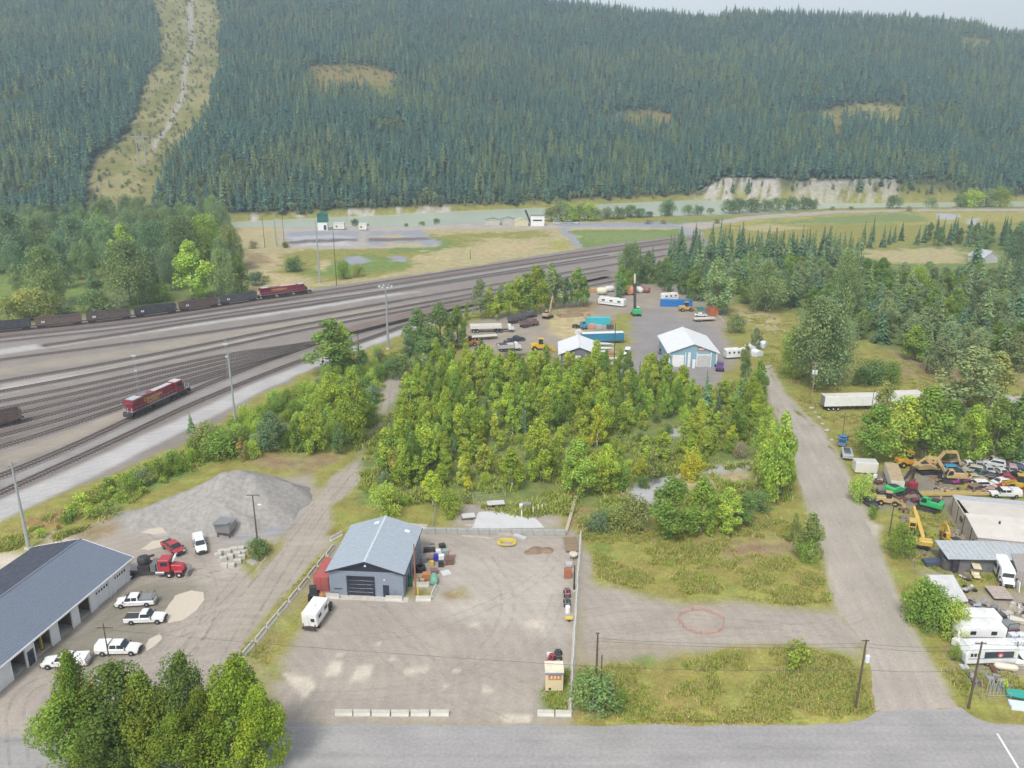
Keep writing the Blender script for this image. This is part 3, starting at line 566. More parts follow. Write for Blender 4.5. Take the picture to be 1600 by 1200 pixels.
def tree(name,kind,colr,x,y,h,label,group=None,z=0,wide=1.,cat='tree'):
    L,H=KINDS[kind]; c,t=L[rnd.randrange(len(L))]; s=h/H
    o=thing(name,label,cat,(x,y,z),rnd.uniform(0,6.28),group); o.scale=(s*wide,s*wide,s)
    o.rotation_euler[0]=rnd.gauss(0,.025); o.rotation_euler[1]=rnd.gauss(0,.025)
    a=bpy.data.objects.new('crown',c); b=bpy.data.objects.new('trunk' if cat=='tree' else 'stem',t)
    for q in (a,b): C.objects.link(q); q.parent=o
    k=rnd.uniform(.86,1.14); cc=COL[colr]; a.color=(cc[0]*k*rnd.uniform(.93,1.07),cc[1]*k,cc[2]*k*rnd.uniform(.9,1.1),1); return o
def T(kind,colr,xb,yb,yt,label,group=None,wide=1.,name=None,z=0):
    p=G(xb,yb); h=max(1.,HT(xb,yb,yt)); cat='shrub' if kind in('shrub','willow') and h<6 else 'tree'
    nm=name or {'aspen':'aspen_tree','poplar':'poplar_tree','cottonwood':'cottonwood_tree','willow':'willow_bush','shrub':'shrub','spruce':'spruce_tree','pine':'pine_tree','nearleaf':'cottonwood_tree'}[kind]
    return tree(nm,kind,colr,p.x,p.y,h,label,group,0,wide,cat)
def sample(poly,spacing,n=9999,seed=0,world=False):
    rs=random.Random(seed); pl=[tuple(G(*p)[:2]) for p in poly] if not world else poly
    xs=[p[0] for p in pl];ys=[p[1] for p in pl]; out=[]
    cand=[(rs.uniform(min(xs),max(xs)),rs.uniform(min(ys),max(ys))) for _ in range(int(14*(max(xs)-min(xs))*(max(ys)-min(ys))/spacing**2)+60)]
    a=np.array(cand); ok=inpoly(a[:,0],a[:,1],pl); g={}
    for (x,y),k in zip(cand,ok):
        if not k: continue
        ix,iy=int(x//spacing),int(y//spacing)
        if any((x-q[0])**2+(y-q[1])**2<spacing**2 for i in(-1,0,1) for j in(-1,0,1) for q in g.get((ix+i,iy+j),())): continue
        g.setdefault((ix,iy),[]).append((x,y)); out.append((x,y))
        if len(out)>=n: break
    return out
ZN=[['back left corner','back edge','back right corner'],['left part','middle','right part'],['front left corner','front edge','front right corner']]
def zoned(lab,x,y,h,h0,h1,bx,by,x0,x1,y0,y1):
    u=topx(x,y,0)[0]; k=(h-h0)/max(h1-h0,.1); z=ZN[0 if y>y0+(y1-y0)*.6 else (1 if y>y0+(y1-y0)*.25 else 2)][min(2,int(3*(u-x0)/(x1-x0+1e-6)))]
    return ('short ' if k<.33 else 'tall ' if k>.7 else 'medium ')+' '.join(lab.split()[:12 if len(z.split())>2 else 13])+', '+z
def wood(poly,spacing,mix,seed,group,clear=()):
    """mix: list of (weight,name,kind,colour,hmin,hmax,wide,label)"""
    rs=random.Random(seed); pts=sample(poly,spacing,seed=seed); wts=[m[0] for m in mix]
    us=[topx(x,y,0)[0] for x,y in pts]; ys_=[q[1] for q in pts]
    for x,y in pts:
        if any((x-cx_)**2+(y-cy_)**2<r_*r_ for cx_,cy_,r_ in clear): continue
        m=rs.choices(mix,wts)[0]; cat='shrub' if m[2] in('shrub','willow') else 'tree'
        h_=rs.uniform(m[4],m[5]); tree(m[1],m[2],m[3],x,y,h_,zoned(m[7],x,y,h_,m[4],m[5],0,0,min(us),max(us),min(ys_),max(ys_)),group+(' shrubs' if cat=='shrub' else ''),0,m[6],cat)
# --- big trees left of the coal train
for a in [
('cottonwood','cottonwood',75,478,382,'broad round cottonwood at the left, between the two small green clearings',None,.85),
('cottonwood','cottonwood',205,476,374,'broad round cottonwood behind the red windsock mast',None,1.0),
('poplar','cottonwood',150,470,420,'small pointed poplar at the edge of the clearing behind the coal train',None,1.1),
('cottonwood','cottond',18,425,324,'tall dark cottonwood at the far left edge of the picture',None,.9),
('cottonwood','cottond',120,420,336,'dark cottonwood behind the two round crowns at the left',None,.9),
('cottonwood','cottonwood',60,412,338,'hazy cottonwood rising behind the left clearing',None,.8),
('cottonwood','cottonwood',165,415,336,'cottonwood crown below the foot of the cleared strip',None,.9),
('poplar','lime',200,430,348,'yellow-green cottonwood in the middle of the left woodland',None,1.2),
('cottonwood','cottond',245,440,342,'dark cottonwood just right of the yellow-green one',None,.75),
('cottonwood','cottonwood',285,425,335,'wide cottonwood at the back of the left woodland',None,.9),
('cottonwood','lime',330,420,334,'yellow-green cottonwood at the right shoulder of the left woodland',None,.9),
('cottonwood','olive',362,425,350,'rust-tinged cottonwood at the right end of the left woodland',None,.7),
('poplar','lime',302,468,374,'bright green poplar beside the coal train at the left',None,1.35),
('cottonwood','cottonwood',345,465,388,'green cottonwood right behind the last coal cars',None,.75),
('poplar','poplar',378,458,400,'small green cottonwood nearest the red locomotive of the coal train',None,1.1),
('cottonwood','cottond',268,455,380,'dark cottonwood between two bright crowns behind the train',None,.6),  # crown takes the darker cottonwood leaf colour
('poplar','cottond',105,450,395,'narrow dark poplar between the two round crowns',None,1.1),
('poplar','willow',30,460,410,'grey-green poplar left of the round cottonwood',None,1.1),
('willow','yellowbush',15,505,462,'yellow-green willow bush at the left picture edge behind the coal train',None,1.0),
('willow','yellowbush',48,500,450,'large rounded yellow-green willow behind the first coal cars',None,1.05),
('willow','olive',78,497,455,'olive willow bush between the yellow willow and the pointed poplar',None,1.),
('willow','willow',105,492,468,'low grey willow behind the second coal car',None,1.3),
('willow','willowd',150,488,452,'mid green bush at the foot of the pointed poplar',None,1.4),
('willow','willow',185,484,458,'grey-green bush left of the windsock mast',None,1.2),
('willow','poplar',250,472,445,'green bush beside the train right of the windsock mast',None,1.3),
('willow','cottond',400,446,425,'dark bush beyond the locomotive of the coal train',None,1.3),
('willow','poplard',463,424,399,'round dark green bush in the dry field beyond the coal train',None,1.25),
('willow','poplar',537,436,408,'leafy bush next to the grey mast at the rail yard edge',None,.8),
('willow','olive',560,432,412,'olive bush right of the grey mast at the rail yard edge',None,.9),
('willow','cottond',445,387,378,'small dark bush under the far power pylons',None,1.1),
('willow','dead',395,388,375,'brown bush by the bend of the far track',None,1.),
('willow','olive',416,440,430,'small olive bush by the pale dirt near the coal train',None,1.3)]:
    kind,c_,xb,yb,yt,lab,gr,wd=a; T(kind,c_,xb,yb,yt,lab,gr,wd)
wood([(-60,420),(0,350),(350,345),(370,420),(300,450),(240,455),(150,440),(90,430),(40,440)],13,[(3,'cottonwood_tree','cottonwood','cottond',14,19,.8,'cottonwood in the woodland left of the rail yard'),(2,'cottonwood_tree','cottonwood','cottonwood',14,20,.8,'cottonwood in the woodland left of the rail yard'),(1,'poplar_tree','poplar','poplar',13,17,1,'poplar among the cottonwoods left of the rail yard')],3,'trees of the woodland left of the rail yard')
# --- scrub belt between rail yard and left yard
belt=[(30,838),(110,780),(230,725),(330,688),(440,625),(520,590),(610,548),(655,545),(625,575),(600,610),(600,650),(560,706),(470,705),(400,712),(330,722),(240,768),(170,812),(90,838)]
wood([(200,768),(330,695),(420,640),(500,600),(590,560),(600,585),(575,650),(540,695),(470,700),(400,705),(330,715),(250,758)],3.1,[(3,'willow_bush','willow','lime',3.0,5.6,.8,'leafy bush in the scrub belt by the rail yard'),(3,'willow_bush','willow','poplar',2.6,5.5,.85,'green willow bush in the scrub belt by the rail yard'),(1,'willow_bush','willow','olive',2.4,4,.8,'olive bush in the scrub belt by the rail yard'),(1,'willow_bush','willow','willow',2.5,4.5,.8,'grey-green bush in the scrub belt by the rail yard')],11,'scrub belt beside the rail yard')
wood([(50,845),(120,790),(230,735),(330,695),(300,735),(235,765),(170,808),(90,832)],2.9,[(3,'shrub','shrub','lime',1.4,2.8,1,'low leafy shrub on the bank of the white service road'),(1,'shrub','shrub','rust',1.,2,1,'rusty brown shrub on the bank above the left yard'),(2,'shrub','shrub','poplar',1.4,2.8,1.1,'green shrub on the bank of the white service road')],12,'bank beside the white service road')
for a in [
('poplar','poplar',522,582,497,'large windblown grey-green poplar standing alone beside the white service road',None,1.8),
('poplar','aspen',540,575,500,'yellow-green poplar top just right of the large windblown one',None,.8),
('poplar','cottond',428,706,640,'dark green tree above the right end of the gravel pile',None,1.35),
('poplar','aspen',490,708,628,'yellow-green tree in the middle of the scrub belt',None,1.1),
('poplar','poplar',465,706,650,'mid green tree next to the dark one above the gravel pile',None,1.),
('poplar','aspen',555,690,575,'tall bright aspen at the back of the scrub belt near the dirt road',None,.8),
('poplar','aspen',520,660,580,'bright aspen half way up the scrub belt',None,1.2),
('poplar','poplar',572,668,606,'green tree leaning to the dirt road at the top of the belt',None,1.1),
('poplar','poplard',532,710,660,'dark bushy tree at the corner where the dirt road meets the scrub',None,1.1),
('spruce','spruce',300,674,642,'small dark spruce alone on the bank of the white service road',None,1.),
('aspen','rust',378,722,682,'thin rusty brown young aspen left of the lime green bush',None,1.),
('willow','lime',393,716,688,'round lime green bush above the peak of the gravel pile',None,.8),
('spruce','spruce',585,630,596,'dark narrow spruce near the bend of the dirt road',None,1.),
('willow','poplar',345,715,672,'green bush at the foot of the second steel mast',None,1.2),
('willow','olive',325,706,660,'olive bush beside the second steel mast',None,1.2),
('poplar','poplard',570,585,545,'dark tree behind the top of the windblown poplar',None,1.2)]:
    kind,c_,xb,yb,yt,lab,gr,wd=a; T(kind,c_,xb,yb,yt,lab,gr,wd)
# --- row at the far side of the scrub: dark trees beside yard
for i,a in enumerate([('poplar','poplard',655,548,480,'dense dark green poplar between the rail yard and the trucks',1.3),('poplar','poplard',690,552,470,'tallest dark poplar left of the belly dump trailer',1.2),('poplar','poplar',715,545,475,'mid green poplar touching the left side of the belly dump trailer',1.),
('poplar','cottond',640,560,520,'dark low tree right of the big steel mast',1.2),('willow','willow',660,590,555,'silver willow below the dark poplars',1.),('willow','willow',690,580,545,'second silver willow, nearer the orange loader',1.),('poplar','cottond',752,560,530,'round blue-green tree in front of the dark pickups',1.25),
('willow','poplard',622,590,556,'dark bush at the bend where the dirt road ends',1.2),('willow','willowd',665,560,530,'dark willow below the tall poplars',1.3)]):
    k,c_,xb,yb,yt,lab,wd=a; T(k,c_,xb,yb,yt,lab,None,wd)
# row of slim trees between yard and rail tracks
for i,(xb,yb,yt,c_,wd) in enumerate([(752,498,434,'willow',.9),(765,498,445,'aspen',.9),(780,496,450,'poplar',.9),(795,495,440,'aspen',1.),(810,493,428,'aspen',1.1),(822,492,425,'poplar',1.1),(838,490,412,'aspen',1.),(846,489,420,'poplar',.9),(862,484,408,'willow',1.),(872,482,425,'willow',.8),(885,481,432,'poplard',.9),(903,480,416,'poplar',1.),(912,478,430,'poplar',.8),(730,500,470,'olive',1.),(775,500,460,'aspen',1.),(785,470,440,'willow',.8)]):
    T('aspen' if i%3 else 'poplar',c_,xb,yb,yt,['slim pale-stemmed','full-crowned'][0 if i%3 else 1]+' tree in the screening row '+('behind the belly dump trailer' if xb<775 else 'behind the dark dump trucks' if xb<830 else 'left of the tan excavator' if xb<852 else 'right of the tan excavator' if xb<890 else 'at its right end'),'row of trees screening the truck yard',wd)
# --- central thicket
tgroup='dense young thicket behind the blue-grey shop'
wood([(592,770),(602,712),(628,668),(655,600),(705,574),(780,590),(880,588),(1000,590),(1050,612),(1100,640),(1050,655),(960,660),(900,665),(820,680),(740,700),(700,735),(650,750)],3.2,[
 (5,'aspen_tree','aspen','aspen',7.5,12,0.95,'yellow-green young aspen in the dense back of the thicket'),(3,'aspen_tree','aspen','aspeny',6.5,10.5,0.9,'yellowing young aspen in the dense back of the thicket'),(4,'poplar_tree','poplar','poplar',6.5,10.5,0.76,'mid green young poplar in the dense back of the thicket'),
 (2,'poplar_tree','poplar','lime',6,9,0.81,'lime green young poplar in the dense back of the thicket'),(1,'spruce_tree','spruce','spruce',5,9,.8,'small dark spruce hidden among the aspens of the thicket'),(1,'willow_bush','willow','willow',3,5,.8,'silvery willow bush in the thicket')],21,tgroup)
wood([(600,790),(612,745),(700,700),(850,680),(960,660),(1060,650),(1160,620),(1190,640),(1180,700),(1060,735),(990,775),(900,770),(830,745),(760,760),(700,790),(620,800)],4.3,[
 (4,'aspen_tree','aspen','aspeny',4,7.5,1.22,'yellowing aspen sapling in the open front of the thicket'),(3,'aspen_tree','aspen','aspen',5,8,1.22,'yellow-green aspen sapling in the open front of the thicket'),(2,'willow_bush','willow','lime',2.2,4,.8,'lime green bush in the open front of the thicket'),(1,'willow_bush','willow','willowd',2,3.6,.9,'dull green bush in the open front of the thicket'),(1,'aspen_tree','aspen','aspengold',3.5,5.5,1.3,'golden aspen sapling in the open front of the thicket')],22,tgroup)
for a in [
('poplar','aspen',845,752,650,'single tall yellow-green tree with a visible trunk left of the thicket centre',None,.95),
('poplar','lime',905,775,682,'broad bushy green tree behind the wooden beam of the pad lot',None,1.05),('poplar','aspen',945,770,690,'feathery yellow-green tree right of the broad bushy one',None,1.),
('aspen','aspengold',933,700,628,'bright golden-yellow aspen at the heart of the thicket',None,.9),('poplar','aspen',940,680,600,'tall yellow-green aspen right behind the golden one',None,.8),
('willow','aspengold',1081,748,702,'round bright yellow bush on the bare ground of the thicket',None,.75),('poplar','aspeny',1090,695,622,'yellow-green poplar between the slab and the purple truck',None,.9),('willow','aspeny',1106,706,668,'small yellow bush at the foot of the yellow-green poplar',None,.8),
('poplar','lime',1213,785,640,'tall dense light green poplar right beside the gravel side road',None,.72),('poplar','lime',1200,760,655,'slimmer green poplar behind the tall roadside poplar',None,.7),('poplar','aspen',1190,720,632,'yellow-green poplar at the back of the roadside group',None,.7),('poplar','poplar',1222,772,672,'short green poplar leaning toward the side road',None,.7),
('poplar','poplar',1050,838,745,'big feathery willow clump at the left in the right-hand field',None,1.4),('poplar','poplar',1095,836,742,'tallest feathery willow of the clump in the right-hand field',None,1.15),('poplar','lime',1135,830,760,'green willow in the right part of the clump',None,1.5),('poplar','poplard',1165,822,770,'darker low willow at the right end of the clump',None,1.2),
('willow','olive',985,826,768,'pale feathery willow left of the clump in the right-hand field',None,.8),('willow','olive',960,826,790,'olive bush between the dark shrub and the feathery willow',None,1.),('willow','cottond',935,830,800,'low dark shrub near the end of the wooden beam',None,1.1),('willow','willowd',1185,800,768,'rounded green bush in front of the roadside poplars',None,1.),
('aspen','olive',1262,875,800,'windswept thin aspen at the left edge of the side road',None,1.2),('willow','poplar',1262,880,842,'low bush at the foot of the windswept aspen',None,.7),('aspen','olive',1240,850,800,'sparse young aspen left of the windswept one',None,.9),
('willow','lime',600,806,755,'bright bush right behind the peak of the blue-grey shop roof',None,.8),('poplar','lime',630,762,700,'green tree leaning over the bend of the dirt road',None,.9),('aspen','rust',620,752,700,'orange-brown young aspen by the dirt road',None,1.),('poplar','poplar',612,742,665,'broad green tree on the right side of the dirt road',None,1.05),
('willow','lime',702,806,765,'bright green bush next to the wire fence of the pad lot',None,.8),('aspen','aspeny',722,760,712,'yellow sapling behind the wire fence of the pad lot',None,1.),('aspen','aspen',800,765,700,'yellow-green sapling above the concrete pad',None,1.2),('willow','poplar',970,765,722,'dark round bush right of the feathery tree',None,.7),('aspen','olive',1020,758,700,'olive sapling by the grey gravel spur',None,1.),
('spruce','spruce',1103,650,578,'tall dark spruce in front of the light blue shop',None,1.),('spruce','spruce',1120,668,605,'second dark spruce below the purple truck',None,1.1),('spruce','spruce',965,628,590,'short dark spruce below the parked white trucks',None,1.),('spruce','spruce',812,608,572,'thin dark spruce top poking above the thicket at its back edge',None,1.),('spruce','poplard',1150,640,590,'dark green spruce left of the side road',None,1.2),
('poplar','poplar',1150,690,620,'green poplar behind the roadside poplars',None,.9),('poplar','aspen',1170,650,585,'yellow-green tree where the side road narrows',None,.9),('poplar','poplar',1185,628,560,'green tree beside the narrow end of the side road',None,.8),('pine','pine',1160,640,575,'slender olive pine by the narrow end of the side road',None,1.2),('willow','dead',1155,715,690,'brownish bush in the right part of the thicket',None,.8),('willow','willowd',1065,590,572,'bush at the left corner of the light blue shop',None,.6),
('poplar','olive',1165,565,535,'olive tree in front of the pale tarps',None,1.1),('poplar','willow',1180,548,510,'silver tree behind the pale tarps',None,1.),('willow','willow',1150,520,492,'grey willow on the bank right of the gravel lot',None,1.),('poplar','willowd',1165,590,555,'dark green tree right of the white camper',None,1.)]:
    kind,c_,xb,yb,yt,lab,gr,wd=a; T(kind,c_,xb,yb,yt,lab,gr,wd)
# --- front field shrubs
T('willow','willowd',925,1112,1055,'dark rounded shrub at the foot of the pole by the barrier corner',None,1.2); T('willow','dead',945,1100,1062,'brownish shrub half behind the dark one at the pole foot',None,.9); T('willow','poplar',965,1108,1075,'green shrub right of the dark one at the pole foot',None,.8)
T('shrub','lime',1246,1040,1003,'bright green young bush at the edge of the gravel spur',None,.85); T('willow','willowd',400,870,842,'grey-brown shrub at the foot of the lamp pole by the left yard',None,1.1); T('shrub','olive',412,862,845,'small olive shrub behind the grey-brown one by the left yard',None,1.2)
# --- right side singles
for a in [
('cottonwood','cottonwood',1272,607,462,'huge cottonwood in front of the white semi-trailer',None,.83),('cottonwood','lime',1235,590,512,'bright green left half of the great cottonwood group',None,.75),('cottonwood','willow',1305,600,495,'silvery right flank of the great cottonwood group',None,.7),
('willow','poplard',1362,600,562,'dark green bush right of the great cottonwood',None,1.),('willow','poplar',1390,598,566,'green bush at the right end of the low hedge behind the trailers',None,1.),('willow','poplard',1345,602,575,'low dark bush between the cottonwood and the hedge',None,1.),
('poplar','willow',1508,655,540,'tall windblown grey-green poplar above the salvage yard',None,1.6),('poplar','olive',1545,640,545,'olive poplar behind the tall windblown one',None,1.3),('poplar','olive',1378,665,592,'olive tree between the two white trailers',None,1.),
('poplar','poplar',1365,718,630,'green poplar at the left end of the salvage yard row',None,1.35),('poplar','lime',1400,722,612,'yellow-green poplar above the tan trailer',None,1.15),('poplar','poplar',1440,724,598,'tall windblown poplar above the green excavators',None,1.1),('poplar','poplar',1475,722,622,'green poplar in the middle of the salvage yard row',None,1.1),('poplar','lime',1515,722,628,'light green poplar above the wrecked cars',None,1.1),('poplar','poplar',1552,722,618,'full poplar above the wrecked cars',None,1.15),('poplar','poplard',1590,722,608,'dark poplar at the right end of the salvage yard row',None,1.15),('poplar','poplar',1625,722,612,'poplar cut by the right picture edge above the wrecks',None,1.1),
('poplar','poplard',1425,700,650,'dark poplar at the back of the salvage yard row',None,1.1),('poplar','poplar',1570,700,640,'green poplar at the back of the salvage yard row',None,1.1),('poplar','olive',1480,690,640,'olive poplar at the back of the salvage yard row',None,1.),
('willow','poplar',1407,870,822,'round green bush beside the pole near the yellow crane',None,.8),('willow','lime',1346,786,740,'leaning green bush at the left corner of the salvage yard',None,.75),('willow','poplar',1458,985,922,'big bushy green tree left of the pale roofed shelter',None,.75),('willow','lime',1482,995,938,'bright green right half of the bush by the pale roofed shelter',None,.7),('willow','poplar',1440,975,908,'green left flank of the bush by the pale roofed shelter',None,.8),('willow','lime',1492,1030,1008,'small bush by the nose of the mural motorhome',None,.8),('shrub','lime',1566,1075,1060,'small weed bush above the steel frames',None,.8),('shrub','poplar',1365,808,792,'small green shrub by the salvage yard gate post',None,.9)]:
    kind,c_,xb,yb,yt,lab,gr,wd=a; T(kind,c_,xb,yb,yt,lab,gr,wd)
# --- right-hand forest (mixed spruce, pine, cottonwood)
fg='mixed forest on the right'
FM=[(4,'spruce_tree','spruce','spruce',9,16,1.2,'dark spruce in the mixed forest on the right'),(3,'pine_tree','pine','pine',11,17,1.35,'slender olive pine in the mixed forest on the right'),(6,'poplar_tree','poplar','willow',8,13,1.4,'grey-green poplar in the mixed forest on the right'),(6,'poplar_tree','poplar','poplar',8,12,1.5,'green poplar in the mixed forest on the right')]
wood([(1125,445),(1190,420),(1300,430),(1380,440),(1480,450),(1620,440),(1640,590),(1560,585),(1460,590),(1400,545),(1330,535),(1345,500),(1240,485),(1170,478)],6.3,FM,31,fg)
wood([(1040,432),(1060,398),(1200,395),(1345,402),(1345,425),(1230,425),(1130,440),(1080,450)],6.2,[(7,'spruce_tree','spruce','spruce',11,18,1.05,'dark spruce in the close spruce row on the right'),(3,'pine_tree','pine','pine',12,17,1.2,'slender pine in the close spruce row on the right')],32,'spruce row at the back of the right-hand forest')
wood([(1345,392),(1350,378),(1500,370),(1620,362),(1640,400),(1500,386),(1420,382)],8,[(5,'spruce_tree','spruce','spruce',10,16,.9,'hazy spruce beyond the small dry clearing on the right'),(3,'poplar_tree','poplar','willowd',9,13,1.1,'hazy grey-green poplar beyond the small dry clearing on the right')],33,'trees beyond the small dry clearing')
wood([(965,470),(970,440),(1010,425),(1080,440),(1130,470),(1128,490),(1060,460),(1000,448)],6.5,[(3,'poplar_tree','poplar','poplar',9,13,1.1,'green poplar bordering the far gravel lot'),(3,'poplar_tree','poplar','willowd',9,13,1.1,'grey-green poplar bordering the far gravel lot'),(2,'spruce_tree','spruce','spruce',10,15,1.,'dark spruce bordering the far gravel lot')],34,'trees bordering the far gravel lot')
for a in [('cottonwood','cottonwood',985,445,378,'broad cottonwood where the rail tracks disappear',.75),('cottonwood','cottonwood',1195,488,405,'broad cottonwood at the right of the far gravel lot',.9),('poplar','willow',1115,492,400,'grey-green poplar beside the orange machine',1.1),('cottonwood','cottond',1220,478,420,'dark cottonwood behind the dry slope',.8),
('cottonwood','lime',1430,470,415,'yellow-green cottonwood in the clearing of the right-hand forest',.8),('cottonwood','cottonwood',1315,500,388,'pale crown in the middle of the right-hand forest',.55),('poplar','poplar',1085,470,420,'poplar behind the blue container',1.1),('spruce','spruce',1523,430,360,'lone dark spruce beside the hidden house on the right',1.3),('cottonwood','cottond',1590,430,345,'dark cottonwood at the far right edge',.8),('spruce','spruce',1050,430,368,'tall spruce nearest the far bend of the tracks',.9),('spruce','spruce',1121,412,338,'tallest spruce top standing above the row',.7)]:
    T(a[0],a[1],a[2],a[3],a[4],a[5],None,a[6])
# --- riverside trees
def stretch_near(x):
    for lim,t_ in ((520,'by the first pond'),(600,'between the two ponds'),(650,'behind the second pond, left'),(700,'behind the second pond'),(868,'next to the riverside plant'),(882,'behind the parked riverside vehicles'),(898,'in the olive clump, left part'),(912,'in the olive clump, middle'),(925,'in the olive clump, right part'),(940,'just past the olive clump'),(960,'above the green field corner'),(976,'above the green field'),(993,'above the green field middle'),(1008,'near the round dark tree'),(1030,'beside the round dark tree'),(1060,'standing alone'),(1100,'left of the long hedge of trees'),(1130,'at the left end of the long hedge'),(1165,'in the long hedge, left part'),(1205,'in the long hedge, middle'),(1245,'in the long hedge, right part'),(1290,'at the right end of the long hedge'),(1360,'below the grey silt bluff'),(1430,'by the pale track'),(1480,'right of the pale track'),(1510,'left of the tall riverside group'),(1530,'first of the tall riverside group'),(1550,'middle of the tall riverside group')):
        if x<lim: return t_
    return 'last of the tall riverside group'
for i,(xb,yb,yt,c_,k,wd) in enumerate([(862,346,322,'olive','willow',1.0),(875,346,310,'willow','willow',0.9),(890,346,317,'lime','willow',1.0),(905,345,320,'olive','willow',0.9),(918,345,316,'aspen','willow',1.0),(930,345,325,'willow','willow',1.1),(948,342,324,'willow','willow',1.1),(965,342,322,'willowd','willow',1.1),(985,340,320,'willowd','willow',1.1),(1000,340,325,'cottond','willow',1.3),(1015,339,330,'cottond','willow',1.5),(1045,337,309,'cottond','willow',1.0),(1075,335,320,'willowd','willow',1.1),(1090,334,320,'cottond','willow',1.2),(1110,333,325,'willow','willow',1.5),(1140,332,312,'willowd','willow',1.3),(1155,331,310,'cottond','willow',1.2),(1175,330,308,'willowd','willow',1.2),(1195,329,310,'cottond','willow',1.2),(1215,328,308,'willow','willow',1.2),(1235,327,307,'willowd','willow',1.2),(1255,326,306,'willowd','willow',1.2),(1272,326,310,'willow','willow',1.1),(1395,325,305,'willowd','willow',1.2),(1455,324,308,'willow','willow',1.2),(1500,323,303,'willowd','willow',1.2),(1520,323,295,'aspen','willow',1.3),(1540,323,296,'willow','willow',1.2),(1562,323,292,'aspen','willow',1.0),(1330,327,322,'olive','willow',1.5),(1300,328,322,'olive','willow',1.4),(1120,349,341,'olive','willow',1.2),(1013,350,342,'brown' if 0 else 'dead','willow',1.6),(1036,350,343,'dead','willow',1.5),(555,353,342,'cottond','willow',1.1),(682,350,341,'cottond','willow',1.2),(660,352,346,'willowd','willow',1.6),(635,354,349,'willowd','willow',1.3),(575,353,349,'olive','willow',1.4),(448,386,376,'dead','willow',1.),(1420,330,322,'dead','willow',1.2)]):
    T(k,c_,xb,yb,yt,{'olive':'olive ','willow':'silver-green ','lime':'bright green ','aspen':'yellow-green ','willowd':'grey-green ','cottond':'dark ','dead':'brownish ','poplar':'green '}[c_]+('bush' if k=='willow' else 'tree')+(' ')+'on the near river bank '+stretch_near(xb),'trees and bushes on the near river bank',wd)
# --- foreground crowns at the bottom left
for x,y,h,c_,lab,wd in [(-49.6,80,16.0,'near','slim tip rising highest at the left of the bottom foreground trees',.5),(-45.2,79,14.6,'neard','dark green bulk filling the middle of the left foreground crown group',1.2),(-50.3,77,12.2,'near','lowest yellow-green crown at the left of the foreground group',1.1),(-41.6,78,14.0,'near','rounded yellow-green crown between the dark bulk and the feathery tree',.9),(-37.6,78.5,15.8,'neard','feathery grey-green tree in the middle of the foreground group',.75),(-35.4,77,12.8,'near','small crown between the feathery tree and the lime one',.7),(-31.6,78,16.4,'nearl','tall lime green tree at the right of the foreground group',.85),(-28.8,77,13.2,'nearl','lower lime green branches at the right end of the foreground group',.8),(-45.8,75,10.4,'neard','dark low crown at the bottom edge under the foreground bulk',1.2),(-37,74.5,11.,'near','low crown at the bottom edge under the feathery tree',1.1)]:
    tree('cottonwood_tree','nearleaf',c_,x,y,h,lab,None,0,wd)
# ---------------- instanced masses: hill forest, grass tufts ----------------
def scatter(name,pts,idx,rz,sc,protos,label,kind='stuff',cat=None,color=(1,1,1,1)):
    me=bpy.data.meshes.new(name); pts=np.asarray(pts,float); me.vertices.add(len(pts)); me.vertices.foreach_set('co',pts.ravel())
    for nm,tp,dat in (('pick','INT',idx),('turn','FLOAT',rz),('size','FLOAT',sc)):
        a=me.attributes.new(nm,tp,'POINT'); a.data.foreach_set('value',np.asarray(dat))
    o=bpy.data.objects.new(name,me); C.objects.link(o); o.color=color
    ng=bpy.data.node_groups.new(name,'GeometryNodeTree'); ng.interface.new_socket('Geometry',in_out='INPUT',socket_type='NodeSocketGeometry'); ng.interface.new_socket('Geometry',in_out='OUTPUT',socket_type='NodeSocketGeometry')
    N=ng.nodes;L=ng.links; gi=N.new('NodeGroupInput'); go=N.new('NodeGroupOutput'); ip=N.new('GeometryNodeInstanceOnPoints'); jn=N.new('GeometryNodeJoinGeometry')
    for p in protos[::-1]:
        oi=N.new('GeometryNodeObjectInfo'); oi.inputs['Object'].default_value=p; oi.inputs['As Instance'].default_value=True; L.new(oi.outputs['Geometry'],jn.inputs[0])
    def na(nm,tp):
        n=N.new('GeometryNodeInputNamedAttribute'); n.data_type=tp; n.inputs['Name'].default_value=nm; return n.outputs['Attribute']
    cb=N.new('ShaderNodeCombineXYZ'); L.new(na('turn','FLOAT'),cb.inputs['Z'])
    L.new(gi.outputs[0],ip.inputs['Points']); L.new(jn.outputs[0],ip.inputs['Instance']); ip.inputs['Pick Instance'].default_value=True
    L.new(na('pick','INT'),ip.inputs['Instance Index']); L.new(cb.outputs[0],ip.inputs['Rotation']); L.new(na('size','FLOAT'),ip.inputs['Scale']); L.new(ip.outputs[0],go.inputs[0])
    md=o.modifiers.new('scatter','NODES'); md.node_group=ng
    o['label']=label; o['kind']=kind
    if cat:o['category']=cat
    return o
def proto(name,me_list,colr=(1,1,1)):
    """one joined source mesh (crown + trunk)"""
    import bmesh
    bm=bmesh.new(); mats=[]
    me=bpy.data.meshes.new(name)
    Vs=[];Fs=[];M=[];Ts=[]
    for m in me_list:
        b=len(Vs); Vs+=[tuple(v.co) for v in m.vertices]; mats.append(m.materials[0])
        ca=m.color_attributes.get('leaf_tint')
        Ts+=[(c.color[0]*colr[0],c.color[1]*colr[1],c.color[2]*colr[2],1) for c in ca.data] if ca else [(1,1,1,1)]*len(m.vertices)
        for p in m.polygons: Fs.append([b+i for i in p.vertices]); M.append(len(mats)-1)
    me.from_pydata(Vs,[],Fs)
    for m in mats: me.materials.append(m)
    me.polygons.foreach_set('material_index',M); c=me.color_attributes.new('leaf_tint','FLOAT_COLOR','POINT'); c.data.foreach_set('color',np.array(Ts).ravel())
    return bpy.data.objects.new(name,me)
